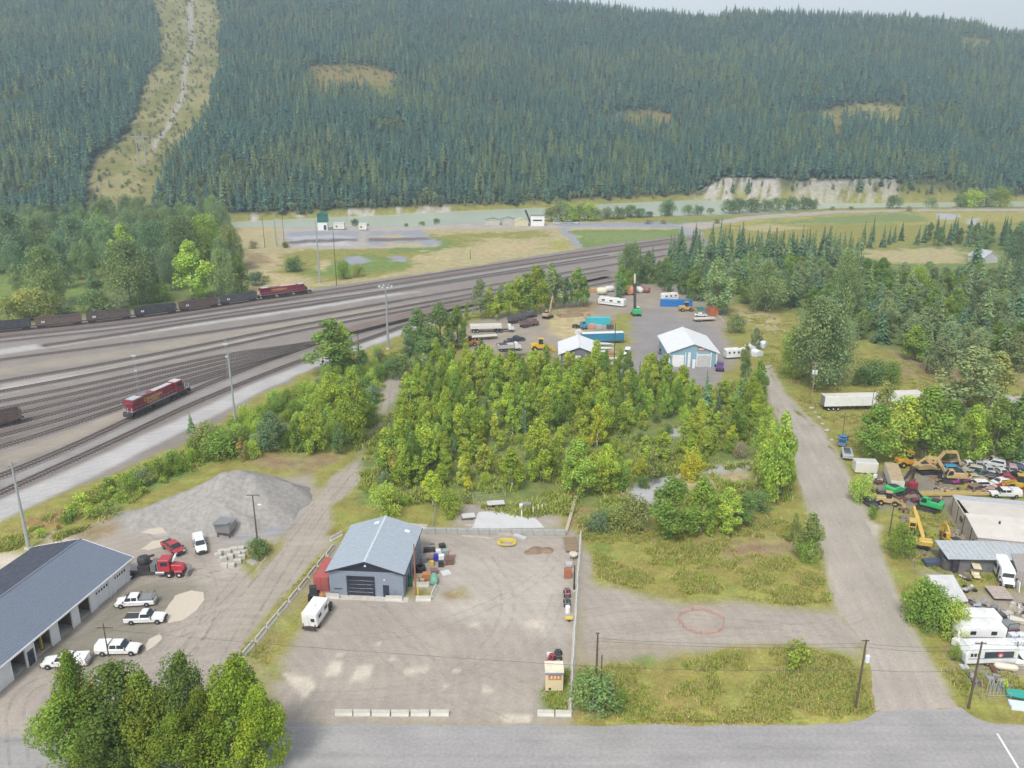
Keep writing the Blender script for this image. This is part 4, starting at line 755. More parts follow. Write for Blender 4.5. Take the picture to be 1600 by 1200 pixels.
fc=[(.085,.165,.118),(.115,.195,.125),(.068,.14,.118),(.145,.205,.11),(.17,.225,.105),(.09,.17,.13)]
protos=[]
for i in range(6): 
    if i<4: c,t=conifer('crown',200+i,17.5,[4.0,3.6,4.3,3.3][i],9,9,.16,.78,1.3,.22)
    else: c,t=conifer('crown',200+i,20,3.1,7,8,.40,.55,1.35,.24)
    protos.append(proto('forest_conifer',[c,t],fc[i]))
bl_,_=crown_mesh('crown',300,13,3.6,.15,22,260,1.35,'oval'); mbt=MB(); mbt.cyl((0,0,-.5),(0,0,9),.2,BARK,.08,5)
for c3 in ((.22,.27,.11),(.19,.235,.12)): protos.append(proto('forest_broadleaf',[bl_,mbt.mesh('trunk')],c3))
rs=np.random.RandomState(3)
def hill_points():
    out=[]
    # jittered grid, looser far away
    for (y0,y1,sp) in ((600,900,5.1),(900,1200,6.1),(1200,1660,7.3)):
        ys=np.arange(y0,y1,sp); xs=np.arange(-.78*y1,.78*y1,sp); X,Y=np.meshgrid(xs,ys); X=X.ravel()+rs.uniform(-.48,.48,X.size)*sp; Y=Y.ravel()+rs.uniform(-.48,.48,Y.size)*sp
        out.append(np.stack([X,Y],1))
    p=np.concatenate(out); p=p[np.abs(p[:,0])<.74*p[:,1]]
    p=p[(p[:,1]-np.interp(p[:,0],fbx,fby))>4]
    return p
hp=hill_points(); z=hz(hp[:,0],hp[:,1]); px_,py_=tpx(hp[:,0],hp[:,1],z); dist=hp[:,1]-np.interp(hp[:,0],fbx,fby)
keep=np.ones(len(hp),bool); n1=fbm(hp[:,0]/30,hp[:,1]/30,3,40)
bush=np.zeros(len(hp),bool)
for pl,k in CLEAR:
    s=sdist(px_+n1*8,py_+n1*6,pl); ins=s<0; keep&=~(ins&(rs.uniform(0,1,len(hp))>.08)); bush|=ins
cliff=(dist<17)&(px_>1080)&(px_<1400); keep&=~(cliff&(rs.uniform(0,1,len(hp))>.38))
keep&=(n1>-.62)
pts=np.stack([hp[:,0],hp[:,1],z],1)[keep]; n1=n1[keep]; dist=dist[keep]; bs=bush[keep]; px_=px_[keep];py_=py_[keep]
pick=rs.choice(6,len(pts),p=[.24,.22,.2,.14,.08,.12]); n2=fbm(pts[:,0]/55,pts[:,1]/75,3,91); r2=rs.uniform(0,1,len(pts)); lt=(n2>.12)&(r2<.7); pick[lt]=rs.choice([1,3,4],lt.sum()); dk=(n2<-.12)&(r2<.7); pick[dk]=rs.choice([0,2,5],dk.sum()); edge=(dist<16)&(rs.uniform(0,1,len(pts))<.7); pick[edge]=rs.choice([6,7],edge.sum())
dec=(fbm(pts[:,0]/60,pts[:,1]/60,3,77)>.42)&(rs.uniform(0,1,len(pts))<.45); pick[dec]=6
size=(.48+.66*rs.beta(2.,2.4,len(pts)))*(1+.28*n1); size[edge]*=.55; size[bs]*=.35
# the largest-looking hill trees (front rows) are things of their own
vis=(np.abs(pts[:,0])<.60*pts[:,1]); order=np.argsort(np.where(vis,dist,1e9))[:300]; mask=np.ones(len(pts),bool); mask[order]=False
fr_c=[(conifer('crown',220+i,17.5,[3.8,3.4,4.1][i],13,9,.16,.78,1.25,.22)) for i in range(3)]
KINDS['hill_conifer']=(fr_c,17.5); KINDS['hill_leaf']=([(bl_,mbt.mesh('trunk'))],13)
COL['hill']=(.11,.18,.115); COL['hillleaf']=(.27,.32,.17)
def stretch(x):
    for lim,t_ in ((140,'left of the cleared strip'),(240,'at the foot of the cleared strip'),(360,'right of the cleared strip'),(400,'above the power line'),(450,'above the power pylons'),(560,'above the green tower'),(630,'above the first pond'),(700,'above the second pond'),(840,'above the riverside sheds'),(960,'behind the riverside poplars'),(1075,'left of the silt bluffs'),(1150,'above the bright bluff, left'),(1220,'above the bright bluff, right'),(1310,'above the grey bluff, left'),(1410,'above the grey bluff, right'),(1480,'just right of the bluffs'),(1540,'well right of the bluffs')):
        if x<lim: return t_
    return 'at the right picture edge'
for i in order:
    lf=pick[i]>5
    tree('riverbank_tree' if lf else 'conifer_tree','hill_leaf' if lf else 'hill_conifer','hillleaf' if lf else 'hill',pts[i,0],pts[i,1],(13 if lf else 17.5)*size[i],('short ' if size[i]<(.5 if lf else .85) else 'tall ' if size[i]>(.6 if lf else 1.05) else '')+('leafy tree' if lf else 'conifer')+' in the hill forest front row '+stretch(topx(pts[i,0],pts[i,1],pts[i,2])[0]),'front row of the hillside forest',pts[i,2]-.3)
scatter('hill_forest',pts[mask],pick[mask],rs.uniform(0,6.28,mask.sum()),size[mask],protos,'dense conifer forest covering the hillside across the river')
# bushes in the cleared strips
cp=rs.uniform(0,1,(24000,2)); cp=np.stack([-900+cp[:,0]*1400,600+cp[:,1]*900],1); z=hz(cp[:,0],cp[:,1]); qx,qy=tpx(cp[:,0],cp[:,1],z); ok=np.zeros(len(cp),bool)
for pl,k in CLEAR: ok|=sdist(qx,qy,pl)<0
ok&=(rs.uniform(0,1,len(cp))<.75)
shp=[proto('bush',[KINDS['shrub'][0][i][0]],c3) for i,c3 in enumerate([(.30,.34,.13),(.36,.36,.14),(.27,.33,.13),(.38,.34,.15)])]
scatter('clearing_bushes',np.stack([cp[:,0],cp[:,1],z],1)[ok],rs.randint(0,4,ok.sum()),rs.uniform(0,6.28,ok.sum()),rs.uniform(.35,1.6,ok.sum()),shp,'low bushes dotted over the cleared strips of the hillside')
# grass tufts over the fields
def tuft(seed,h=.42,n=16,c3=(1,1,1)):
    rs_=np.random.RandomState(seed); V=[];Fq=[];T_=[]
    for i in range(n):
        a=rs_.uniform(0,6.28); x,y=rs_.normal(0,.30,2); l=h*rs_.uniform(.5,1.2); lean=rs_.uniform(.4,1.3)*l; wd=.06; ca,sa=math.cos(a),math.sin(a); b=len(V)
        V+=[(x-sa*wd,y+ca*wd,0),(x+sa*wd,y-ca*wd,0),(x+ca*lean+sa*wd*.4,y+sa*lean-ca*wd*.4,l),(x+ca*lean-sa*wd*.4,y+sa*lean+ca*wd*.4,l)]; Fq.append((b,b+1,b+2,b+3)); v=rs_.uniform(.75,1.25); T_+=[(v*c3[0],v*c3[1],v*c3[2])]*4
    me=tri_mesh('tuft',V,Fq,np.array(T_),LEAF); return bpy.data.objects.new('tuft',me)
tf=[tuft(1,.30,20,(.40,.41,.10)),tuft(2,.36,18,(.46,.43,.13)),tuft(3,.28,22,(.32,.41,.08)),tuft(4,.34,18,(.50,.42,.20)),tuft(5,.46,20,(.35,.41,.10))]
def field(name,poly,n,label,smin=.7,smax=1.7,w=(3,3,2,2,1),noise=.0):
    pl=[tuple(G(*p)[:2]) for p in poly]; xs=[p[0] for p in pl];ys=[p[1] for p in pl]; c=np.stack([rs.uniform(min(xs),max(xs),n*3),rs.uniform(min(ys),max(ys),n*3)],1)
    c=c[inpoly(c[:,0],c[:,1],pl)]; nn=fbm(c[:,0]/5,c[:,1]/5,3,61); c=c[(nn>noise+.10+rs.uniform(-.16,.16,len(c)))][:n]; w=np.array(w,float)
    scatter(name,np.stack([c[:,0],c[:,1],np.zeros(len(c))],1),rs.choice(5,len(c),p=w/w.sum()),rs.uniform(0,6.28,len(c)),rs.uniform(smin,smax,len(c)),tf,label)
field('grass',[(905,1128),(902,1060),(960,1038),(1050,1045),(1130,1018),(1250,1012),(1328,1030),(1345,1060),(1362,1110),(1340,1127)],4600,'rough yellow-green grass in the front field by the paved road',.45,1.15)
field('field_grass',[(905,832),(1010,800),(1235,785),(1275,850),(1296,940),(1230,945),(1100,925),(1020,935),(935,900),(925,860)],6000,'rough yellow-green grass in the right-hand field below the willow clump',.45,1.2)
field('verge_grass',[(1240,640),(1262,655),(1300,700),(1350,790),(1395,880),(1440,975),(1500,1085),(1600,1125),(1600,1060),(1500,1050),(1480,1000),(1440,960),(1430,900),(1395,860),(1350,790),(1320,730)],3200,'mown and rough grass along the right verge of the side road',.4,1.1)
field('scrub_grass',belt,6500,'rank grass and weeds in the scrub belt beside the rail yard',.6,1.8,(2,1,5,1,3))
field('thicket_grass',[(560,790),(575,700),(640,600),(1190,600),(1238,780),(1010,828),(890,828),(720,785)],9000,'green and olive undergrowth beneath the thicket trees',.8,2.4,(3,1,5,1,4))
field('barrier_grass',[(420,955),(500,870),(506,878),(440,960),(425,1062),(405,1032),(376,1020)],420,'thin weeds along the left barrier line',.3,.7)
field('bank_grass',[(0,862),(0,845),(40,830),(120,800),(160,815),(75,850)],900,'weeds on the bank by the leftmost steel mast',.8,1.8,(3,1,3,1,2))
field('meadow_grass',[(1130,480),(1225,500),(1400,560),(1600,590),(1600,640),(1420,640),(1420,700),(1330,700),(1260,650),(1230,600),(1180,560)],4000,'dry meadow grass around the white semi-trailers',.6,1.4,(4,3,1,3,1))
field('lot_weeds',[(895,1040),(893,1115),(850,1112),(845,1080)],260,'green weeds around the cream booth',.4,1.,(1,1,6,1,1))
field('salvage_grass',[(1385,800),(1470,790),(1505,850),(1500,900),(1600,895),(1600,960),(1500,1000),(1600,1060),(1600,1120),(1500,1060),(1470,940),(1430,900),(1400,840)],1500,'tufts of grass between the junk of the salvage yard',.4,1.2)
# ================= TRACKS =================
railm=mat('rail_steel',(.20,.17,.155),rough=.55,metal=.3,var=.2); tiem=mat('sleeper_timber',(.085,.07,.06),rough=.9,var=.35,scale=3); ball=mat('ballast_stone',(.20,.17,.155),rough=.95,var=.25,scale=2.5,bump=.8)
def resample(pts,st):
    out=[pts[0]]; 
    for a,b in zip(pts,pts[1:]):
        n=max(1,int((b-a).length/st)); out+=[a.lerp(b,(k+1)/n) for k in range(n)]
    return out
def track(px,label,ties=True):
    q=resample([G(*p) for p in px],5.); q2=[]
    for i in range(len(q)): # light smoothing
        a=q[max(0,i-2):i+3]; q2.append(sum(a,Vector())/len(a))
    q=q2; T_=[]
    for i in range(len(q)):
        t=(q[min(i+1,len(q)-1)]-q[max(i-1,0)]).normalized(); T_.append(t)
    root=thing('railway_track',label,None,(0,0,0),0,None,'structure')
    mb=MB()
    for i in range(len(q)-1):
        b=len(mb.v); 
        for p,t in ((q[i],T_[i]),(q[i+1],T_[i+1])):
            n=Vector((-t.y,t.x,0))
            for o,z in ((-2.0,.0),(-1.45,.16),(1.45,.16),(2.0,.0)): mb.v.append(tuple(p+n*o+Vector((0,0,z))))
        k=mb.mi(ball)
        for j in range(3): mb.f.append([b+j,b+j+1,b+4+j+1,b+4+j]); mb.m.append(k)
    mb.build('ballast',root,recalc=False)
    for s in (-.74,.74):
        mb=MB()
        for i in range(len(q)-1):
            n0=Vector((-T_[i].y,T_[i].x,0));n1=Vector((-T_[i+1].y,T_[i+1].x,0)); mb.beam(q[i]+n0*s+Vector((0,0,.33)),q[i+1]+n1*s+Vector((0,0,.33)),.10,.17,railm)
        mb.build('rail',root,recalc=False)
    if ties:
        mb=MB(); st=.75; q3=resample(q,st)
        for i in range(0,len(q3)-1):
            if q3[i].y>330: break
            t=(q3[i+1]-q3[i]).normalized(); n=Vector((-t.y,t.x,0)); c=q3[i]+Vector((0,0,.21)); mb.beam(c-n*1.3,c+n*1.3,.24,.10,tiem)
        o=mb.build('sleepers',root,recalc=False); o['kind']='stuff'
    return q
TR={}
TR['coal']=track([(-120,531),(0,520),(100,510.5),(200,499.5),(300,486),(400,470),(486,459),(600,441),(760,416.5),(960,386.5),(1080,370)],'farthest track, the one the long coal train stands on')
track([(-120,541),(0,528),(200,507),(400,477),(600,448),(760,423),(960,393),(1080,376)],'empty track just this side of the coal train')
track([(40,545),(200,521),(300,504),(400,490),(500,475),(640,452),(800,427),(960,402),(1060,387)],'track between the grey strip and the pale yard road')
track([(-120,580),(0,563),(150,544),(300,524),(450,501),(640,468),(800,441),(960,414),(1050,398)],'track on the near side of the pale yard road')
track([(-120,618),(0,597),(150,572),(300,543),(450,512),(640,478),(800,449),(960,421)],'track between two tan strips in the middle of the yard')
track([(-120,549),(0,535),(200,514),(400,484),(600,456),(760,430),(960,398)],'track along the grey strip beside the coal train',False)
track([(-120,634),(0,613),(150,585),(300,554),(450,521),(640,485),(800,455)],'track through the pale strip above the ladder tracks')
e=[(480,539),(560,519),(640,499),(800,464),(960,431)]
for i,(L_,lab) in enumerate([([(-120,650),(0,629),(150,599),(300,565),(400,546.5)],'first ladder track of the dark fan'),([(-120,664),(0,641),(150,609),(300,572),(400,550),(440,544)],'second ladder track of the dark fan'),([(-120,680),(0,654),(150,619),(300,579),(400,555),(450,545)],'third ladder track of the dark fan'),
  ([(-120,697),(0,668),(40,659),(150,630),(300,587),(400,560),(460,545)],'ladder track with the lone coal car on it'),([(-120,713),(0,683),(150,641),(300,594),(400,565),(480,543)],'fifth ladder track of the dark fan'),([(-120,733),(0,700),(80,676),(180,640),(300,600),(400,569),(490,542)],'outermost ladder track of the dark fan')]): track(L_+(e if i in(0,5) else [(520,530)]),lab)
TR['loco']=track([(-120,792),(0,745),(100,705),(200,657),(300,611),(400,571),(500,535),(600,508),(700,485)],'track under the red locomotive standing in the yard')
track([(-120,828),(0,771),(150,704),(300,632),(400,591),(480,560),(560,536),(640,506),(800,472),(960,440),(1040,425)],'nearest main track beside the white service road')
# ================= BUILDINGS =================
def seamroof(root,P4,name,m,seam=None,n=16,th=.12):
    """roof slope from 4 corners (eave a, eave b, ridge b, ridge a) with standing seams"""
    a,b,c,d_=[Vector(p) for p in P4]; mb=MB(); nrm=(b-a).cross(d_-a).normalized(); 
    if nrm.z<0:nrm=-nrm
    t=nrm*th; mb.add([a,b,c,d_,a+t,b+t,c+t,d_+t],[(3,2,1,0),(4,5,6,7),(0,1,5,4),(1,2,6,5),(2,3,7,6),(3,0,4,7)],m)
    for i in range(1,n):
        k=i/n; p=a.lerp(b,k)+t*1.2;q=d_.lerp(c,k)+t*1.2; mb.beam(p,q,.05,.07,seam or m)
    return mb.build(name,root)
def gable(name,label,loc,rz,w,l,he,hr,wallm,roofm,trimm,oh=.4,ohg=.5,front=None,seams=16,ridge=True,gablem=None,cat='building',openings=()):
    """front wall on local y=0 from x=0..w, depth l along +y.  openings: (x0,x1,z1) holes in the front wall"""
    root=thing(name,label,cat,loc,rz)
    # front wall with openings
    mb=MB(); xs=0; 
    for x0,x1,z1 in sorted(openings):
        if x0>xs: mb.box(((xs+x0)/2,.1,0),(x0-xs,.2,he),wallm)
        mb.box(((x0+x1)/2,.1,z1),(x1-x0,.2,he-z1),wallm); xs=x1
    mb.box(((xs+w)/2,.1,0),(w-xs,.2,he),wallm); mb.build('wall',root)
    mb=MB(); mb.box((w/2,l-.1,0),(w,.2,he),wallm); mb.build('wall',root)
    for x in (.1,w-.1): mb=MB(); mb.box((x,l/2,0),(.2,l-.41,he),wallm); mb.build('wall',root)
    for y,s in ((0,0),(l-.2,1)):
        mb=MB(); mb.add([(0,y,he),(w,y,he),(w/2,y,hr),(0,y+.2,he),(w,y+.2,he),(w/2,y+.2,hr)],[(0,1,2),(5,4,3),(0,3,4,1),(1,4,5,2),(2,5,3,0)],gablem or wallm); mb.build('gable',root)
    sl=(hr-he)/(w/2); zo=he-oh*sl
    seamroof(root,[(-oh,-ohg,zo),(-oh,l+ohg,zo),(w/2,l+ohg,hr),(w/2,-ohg,hr)],'roof',roofm,None,seams)
    seamroof(root,[(w+oh,-ohg,zo),(w+oh,l+ohg,zo),(w/2,l+ohg,hr),(w/2,-ohg,hr)],'roof',roofm,None,seams)
    if ridge:
        mb=MB(); mb.box((w/2,l/2,hr+.08),(.4,l+2*ohg,.12),ridge if ridge is not True else roofm,tx=.3); mb.build('ridge_cap',root)
    for s in (-1,1):
        mb=MB(); x=w/2+s*(w/2+oh+.04); mb.box((x,l/2,zo-.12),(.1,l+2*ohg,.16),trimm); mb.build('gutter',root)
    for s in (-1,1):
        mb=MB(); mb.beam((w/2+s*(w/2+oh),-ohg-.04,zo-.02),(w/2,-ohg-.04,hr-.02),.06,.22,trimm); mb.build('fascia',root)
    return root
def rollup(root,x0,x1,h,m,y=-.03,panels=5,win=0,name='overhead_door'):
    mb=MB(); fr=trimw; mb.box(((x0+x1)/2,y+.05,0),(x1-x0,.06,h),m); o=mb.build(name,root)
    for k in range(panels):
        mb=MB(); mb.box(((x0+x1)/2,y,h/panels*k+.03),(x1-x0-.1,.06,h/panels-.06),m); mb.build('panel',o,bevel=.02)
    if win:
        for j in range(win):
            mb=MB(); wx=(x1-x0)/win; mb.box((x0+wx*(j+.5),y-.045,h*.72),(wx*.5,.03,h*.13),glass()); mb.build('pane',o)
    return o
trimw=white()
def mandoor(root,x,m,y=-.05,w=.95,h=2.1):
    mb=MB(); mb.box((x,y,.05),(w,.08,h),m); d=mb.build('door',root); mb=MB(); mb.box((x+w*.38,y-.06,1.0),(.08,.06,.05),steel()); mb.build('handle',d); return d
# --- blue-grey shop
sw=mat('shop_cladding',(.235,.275,.335),rough=.5,var=.05,wave=('X',2.2,.5)); sr=mat('shop_roof',(.35,.40,.45),rough=.45,var=.05,dirt=.08); navy=P('navy',(.022,.028,.05),dirt=.1)
p0=G(516,929); shop=gable('metal_shop','blue-grey metal shop with light blue roof and navy gable',p0,R(-4.5),11.9,14.6,4.45,6.35,sw,sr,navy,oh=.35,ohg=.45,seams=18,ridge=mat('ridge_pale',(.55,.62,.68)),gablem=navy,openings=((3.0,7.15,3.45),))
mb=MB(); mb.box((6,7.3,.02),(11.3,14,.05),conc()); mb.build('floor_slab',shop)
rollup(shop,3.0,7.15,3.42,navy,y=.12); mandoor(shop,9.1,navy)
for x0 in (2.9,7.25): mb=MB(); mb.box((x0,-.06,0),(.14,.10,3.5),navy); mb.build('door_trim',shop)
mb=MB(); mb.box((5.07,-.06,3.46),(4.5,.10,.14),navy); mb.build('door_trim',shop)
mb=MB(); mb.box((5.95,-.08,5.35),(.3,.1,.3),white()); mb.build('gable_light',shop); mb=MB(); mb.box((8.9,-.08,3.0),(.22,.1,.22),white()); mb.build('wall_lamp',shop)
mb=MB(); mb.box((1.4,-.03,1.1),(1.3,.05,.12),navy); mb.build('sign_strip',shop); mb=MB(); mb.box((10.4,-.05,.9),(.7,.1,.5),sw); mb.build('meter_box',shop)
for x0 in (.5,1.7): pass
for yy in (2.0,5.4,8.9): mb=MB(); mb.box((11.94,yy,0),(.09,.22,4.35),navy); mb.build('downspout',shop)
mb=MB(); mb.box((11.93,3.6,0),(.08,1.,2.1),navy); mb.build('side_door',shop)
for x0,y0 in ((4.9,12.9),(10.2,12.2)):
    mb=MB(); sl=(6.35-4.45)/5.95; z=4.45+(x0 if x0<5.95 else 11.9-x0)*sl+.15; mb.box((x0,y0,z),(.9,.6,.14),white(),ry=(-math.atan(sl) if x0<5.95 else math.atan(sl))); mb.build('skylight',shop)
mb=MB(); mb.box((6.2,-.6,-.01),(13,1.3,.06),conc()); mb.build('apron_slab',shop)
# --- white service garage (left, shingled)
shin=mat('shingles',(.17,.20,.255),rough=.9,var=.18,scale=5,bump=.7); shdark=mat('dark_shingles',(.06,.065,.09),rough=.85,var=.35,scale=1.2,bump=.7); gw=mat('white_siding',(.72,.73,.76),rough=.6,var=.04,dirt=.12,wave=('Z',3.,.3))  # back roof slope gets a darker, blotchier shingle colour than the front
A=G(207,903); Bp=G(20,1064); ax=(Bp-A); ln=ax.length; rz=math.atan2(ax.y,ax.x)
# local x runs from the far corner toward the near end, so local -y ... front faces the yard: mirror by putting the building on the other side
garage=thing('service_garage','long white service garage with blue-grey shingle roof and open bays','building',Bp-ax.normalized()*-6,rz+PI)
LG=ln+6; Wd=17.5; he=3.7; hr=6.0
def gx(px,py): q=G(px,py)-garage.location; d_=Vector((math.cos(rz+PI),math.sin(rz+PI))); return q.x*d_.x+q.y*d_.y
bays=[(gx(20,1062)-0.,gx(40,1043),3.0,'o'),(gx(53,1031),gx(76,1009),3.0,'o'),(gx(88,999),gx(109,981),3.0,'o'),(gx(119,972),gx(138,957),3.0,'o'),(gx(146,949),gx(166,932),3.0,'c'),(gx(175,924),gx(194,909),3.0,'c')]
mb=MB(); xs=0
for a_,b_,z_,k in bays:
    mb.box(((xs+a_)/2,.1,0),(a_-xs,.2,he),gw); mb.box(((a_+b_)/2,.1,z_),(b_-a_,.2,he-z_),gw); xs=b_
mb.box(((xs+LG)/2,.1,0),(LG-xs,.2,he),gw); mb.build('wall',garage)
for c_,s_ in (((LG/2,Wd-.1,0),(LG,.2,he)),((.1,Wd/2,0),(.2,Wd-.41,he)),((LG-.1,Wd/2,0),(.2,Wd-.41,he))): mb=MB(); mb.box(c_,s_,gw); mb.build('wall',garage)
for x in (0,LG-.2): mb=MB(); mb.add([(x,0,he),(x,Wd,he),(x,Wd/2,hr),(x+.2,0,he),(x+.2,Wd,he),(x+.2,Wd/2,hr)],[(0,1,2),(5,4,3),(0,3,4,1),(1,4,5,2),(2,5,3,0)],gw); mb.build('gable',garage)
def shingled(root,P4,m,rows,nm):
    a,b,c,d_=[Vector(p) for p in P4]; mb=MB(); n=(b-a).cross(d_-a).normalized(); n=n if n.z>0 else -n
    for i in range(rows):
        k0,k1=i/rows,(i+1)/rows+.006; p,q,r_,s_=a.lerp(d_,k0),b.lerp(c,k0),b.lerp(c,k1),a.lerp(d_,k1); t0=n*.16;t1=n*.10
        mb.add([p,q,r_,s_,p+t0,q+t0,r_+t1,s_+t1],[(3,2,1,0),(4,5,6,7),(0,1,5,4),(1,2,6,5),(2,3,7,6),(3,0,4,7)],m)
    return mb.build(nm,root)
oh=.5; sl=(hr-he)/(Wd/2); zo=he-oh*sl
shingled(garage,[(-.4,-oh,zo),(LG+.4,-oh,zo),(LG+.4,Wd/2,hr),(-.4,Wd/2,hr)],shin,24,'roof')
shingled(garage,[(-.4,Wd+oh,zo),(LG+.4,Wd+oh,zo),(LG+.4,Wd/2,hr),(-.4,Wd/2,hr)],shdark,20,'roof').__setitem__('label','darker back slope of the shingle roof')
mb=MB(); mb.box((LG/2,Wd/2,hr+.1),(LG+.8,.3,.12),shin); mb.build('ridge_cap',garage)
mb=MB(); mb.box((LG/2,-oh-.06,zo-.08),(LG+.8,.12,.24),trimw); mb.build('gutter',garage)
for y in (0,Wd): mb=MB(); s_=1 if y else -1; mb.beam((LG+.45,y+s_*oh,zo+.05),(LG+.45,Wd/2,hr+.05),.08,.26,trimw); mb.build('fascia',garage)
mb=MB(); mb.box((LG/2,Wd/2,.0),(LG-.5,Wd-.6,.06),conc()); mb.build('floor_slab',garage)
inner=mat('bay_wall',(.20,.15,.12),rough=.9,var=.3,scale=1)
for k,(a_,b_,z_,t_) in enumerate(bays):
    if t_=='o':
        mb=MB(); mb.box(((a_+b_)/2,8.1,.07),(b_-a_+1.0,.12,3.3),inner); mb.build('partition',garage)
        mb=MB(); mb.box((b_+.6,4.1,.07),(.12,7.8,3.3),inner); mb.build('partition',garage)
    else: rollup(garage,a_,b_,z_-.02,gw,y=.08,panels=4,win=5)
    mb=MB(); 
    for xx in (a_-.08,b_+.08): mb.box((xx,-.05,0),(.14,.10,z_+.1),trimw)
    mb.build('door_frame',garage)
mandoor(garage,gx(47,1037),P('navy_door',(.03,.04,.07)),w=1.1,h=2.2)
mb=MB(); mb.box((gx(47,1037),-.11,1.25),(.6,.03,.7),glass()); mb.build('door_glass',garage)
for k,(a_,b_,z_,t_) in enumerate(bays[:4]): # what stands inside the open bays
    o=Matrix.Rotation(rz+PI,3,'Z'); q=garage.location+o@Vector(((a_+b_)/2,3.2,0.06))
    mb=MB(); mb.box((0,0,.0),(1.2,.6,.9),P('toolred',(.30,.04,.05))); mb.box((0,0,.9),(1.25,.65,.05),dark()); mb.box((0,-.31,.1),(1.0,.03,.7),steel())
    one('tool_chest',mb,['red tool chest inside the bay nearest the picture edge','red tool chest inside the bay with the yellow post','red tool chest inside the third open bay','red tool chest inside the open bay farthest from the picture edge'][k],'tool chest',q,rz+PI+.1*k,'tool chests in the bays')
q=garage.location+Matrix.Rotation(rz+PI,3,'Z')@Vector((bays[1][1]-.9,1.0,0.06)); mb=MB(); mb.box((0,0,0),(.25,.25,2.6),P('hoistyellow',(.55,.42,.04))); mb.box((0,0,2.6),(.4,.4,.1),P('hoistyellow',(.55,.42,.04))); mb.box((-.5,0,.25),(1.,.15,.1),P('hoistyellow',(.55,.42,.04))); mb.box((0,0,0),(.6,.5,.04),dark())
one('car_lift_post',mb,'yellow car lift post in an open bay of the white garage','lift post',q,rz+PI)
# --- grey shed and light blue shop beyond the thicket
gwall=mat('slate_cladding',(.19,.20,.225),rough=.5,wave=('X',2.,.5)); wroof=mat('white_roof',(.70,.71,.73),rough=.4,var=.04,dirt=.1)
pa=G(874,577); sh2=gable('grey_shed','slate grey shed with white metal roof and two rows of windows',pa,R(-3),11.6,13,4.9,7.1,gwall,wroof,trimw,seams=12)
for i,x in enumerate((1.6,2.5,3.2)): 
    mb=MB(); mb.box((x,-.05,3.4),(.7,.1,.8),white()); f_=mb.build('window',sh2); mb=MB(); mb.box((x,-.115,3.48),(.5,.03,.6),glass()); mb.build('pane',f_)
mb=MB(); mb.box((5.4,-.05,3.5),(1.6,.1,.8),white()); mb.build('window',sh2)
for i,x in enumerate((1.4,2.3,3.2,4.3,5.2)): mb=MB(); mb.box((x,-.05,.9),(.5,.1,1.0),white()); f_=mb.build('window',sh2); mb=MB(); mb.box((x,-.115,1.0),(.34,.03,.75),glass()); mb.build('pane',f_)
rollup(sh2,7.2,10.2,3.7,P('cream_door',(.72,.70,.60)),y=-.14)
for x in (.15,11.45): mb=MB(); mb.box((x,-.07,0),(.22,.12,4.8),trimw); mb.build('corner_trim',sh2)
bw=mat('light_blue_cladding',(.24,.40,.47),rough=.5,wave=('X',2.,.4),var=.04)
pb=G(1044,573); sh3=gable('light_blue_shop','light blue shop with white roof, white door bay and red sign',pb,R(-1),14.6,19,4.6,7.3,bw,wroof,trimw,seams=12,oh=.5)
rollup(sh3,8.6,12.4,3.6,P('grey_door',(.55,.55,.54)),y=-.14,panels=6); rollup(sh3,1.1,4.6,3.7,white(),y=-.14,panels=5)
for x,w_ in ((8.4,.3),(12.6,.3),(6.1,.8),(14.3,.35),(.2,.3),(5.0,.25)): mb=MB(); mb.box((x,-.07,0),(w_,.12,4.5),trimw); mb.build('wall_trim',sh3)
mb=MB(); mb.box((10.5,-.09,3.65),(4.5,.14,.3),trimw); mb.build('wall_trim',sh3)
mb=MB(); mb.box((9.6,-.06,5.15),(2.4,.08,.9),P('signred',(.50,.09,.06))); s_=mb.build('sign',sh3)
mb=MB(); mb.box((9.6,-.12,5.4),(1.8,.04,.32),white()); mb.build('sign_lettering',s_)
mb=MB(); mb.box((7.3,-1.2,0),(.9,.9,2.6),white(),ty=.8); one('propane_cabinet',mb,'tall white cabinet before the wall of the light blue shop','cabinet',pb,R(-1),bevel=.05)
# --- salvage yard building
cream=mat('cream_cladding',(.55,.47,.40),rough=.7,wave=('Y',1.6,.5),dirt=.35); mroof=mat('weathered_white_roof',(.60,.555,.50),rough=.7,var=.07,dirt=.25,scale=.6)
c0=G(1523,868); c1=G(1483,800); dv=c1-c0; rzs=math.atan2(dv.y,dv.x)-PI/2; Ls=dv.length
sal=thing('salvage_building','low cream building with weathered white flat roof in the salvage yard','building',c0,rzs); Hs=3.6; Ws=26
for c_,s_ in (((Ws/2,.1,0),(Ws,.2,Hs)),((Ws/2,Ls-.1,0),(Ws,.2,Hs)),((.1,Ls/2,0),(.2,Ls-.41,Hs)),((Ws-.1,Ls/2,0),(.2,Ls-.41,Hs))): mb=MB(); mb.box(c_,s_,cream); mb.build('wall',sal)
for k in range(2):
    mb=MB(); y0,y1=(0-.3,Ls*.46) if k==0 else (Ls*.46,Ls-2.2)
    mb.add([(-.25 if k==0 else .4,y0,Hs),(Ws,y0,Hs),(Ws,y1,Hs+.55),(-.25 if k==0 else .4,y1,Hs+.55),(-.25 if k==0 else .4,y0,Hs+.15),(Ws,y0,Hs+.15),(Ws,y1,Hs+.7),(-.25 if k==0 else .4,y1,Hs+.7)] if k==0 else [(.5,y0,Hs+.55),(Ws,y0,Hs+.55),(Ws,y1,Hs),(.5,y1,Hs),(.5,y0,Hs+.7),(Ws,y0,Hs+.7),(Ws,y1,Hs+.15),(.5,y1,Hs+.15)],[(3,2,1,0),(4,5,6,7),(0,1,5,4),(1,2,6,5),(2,3,7,6),(3,0,4,7)],mroof); mb.build('roof',sal)
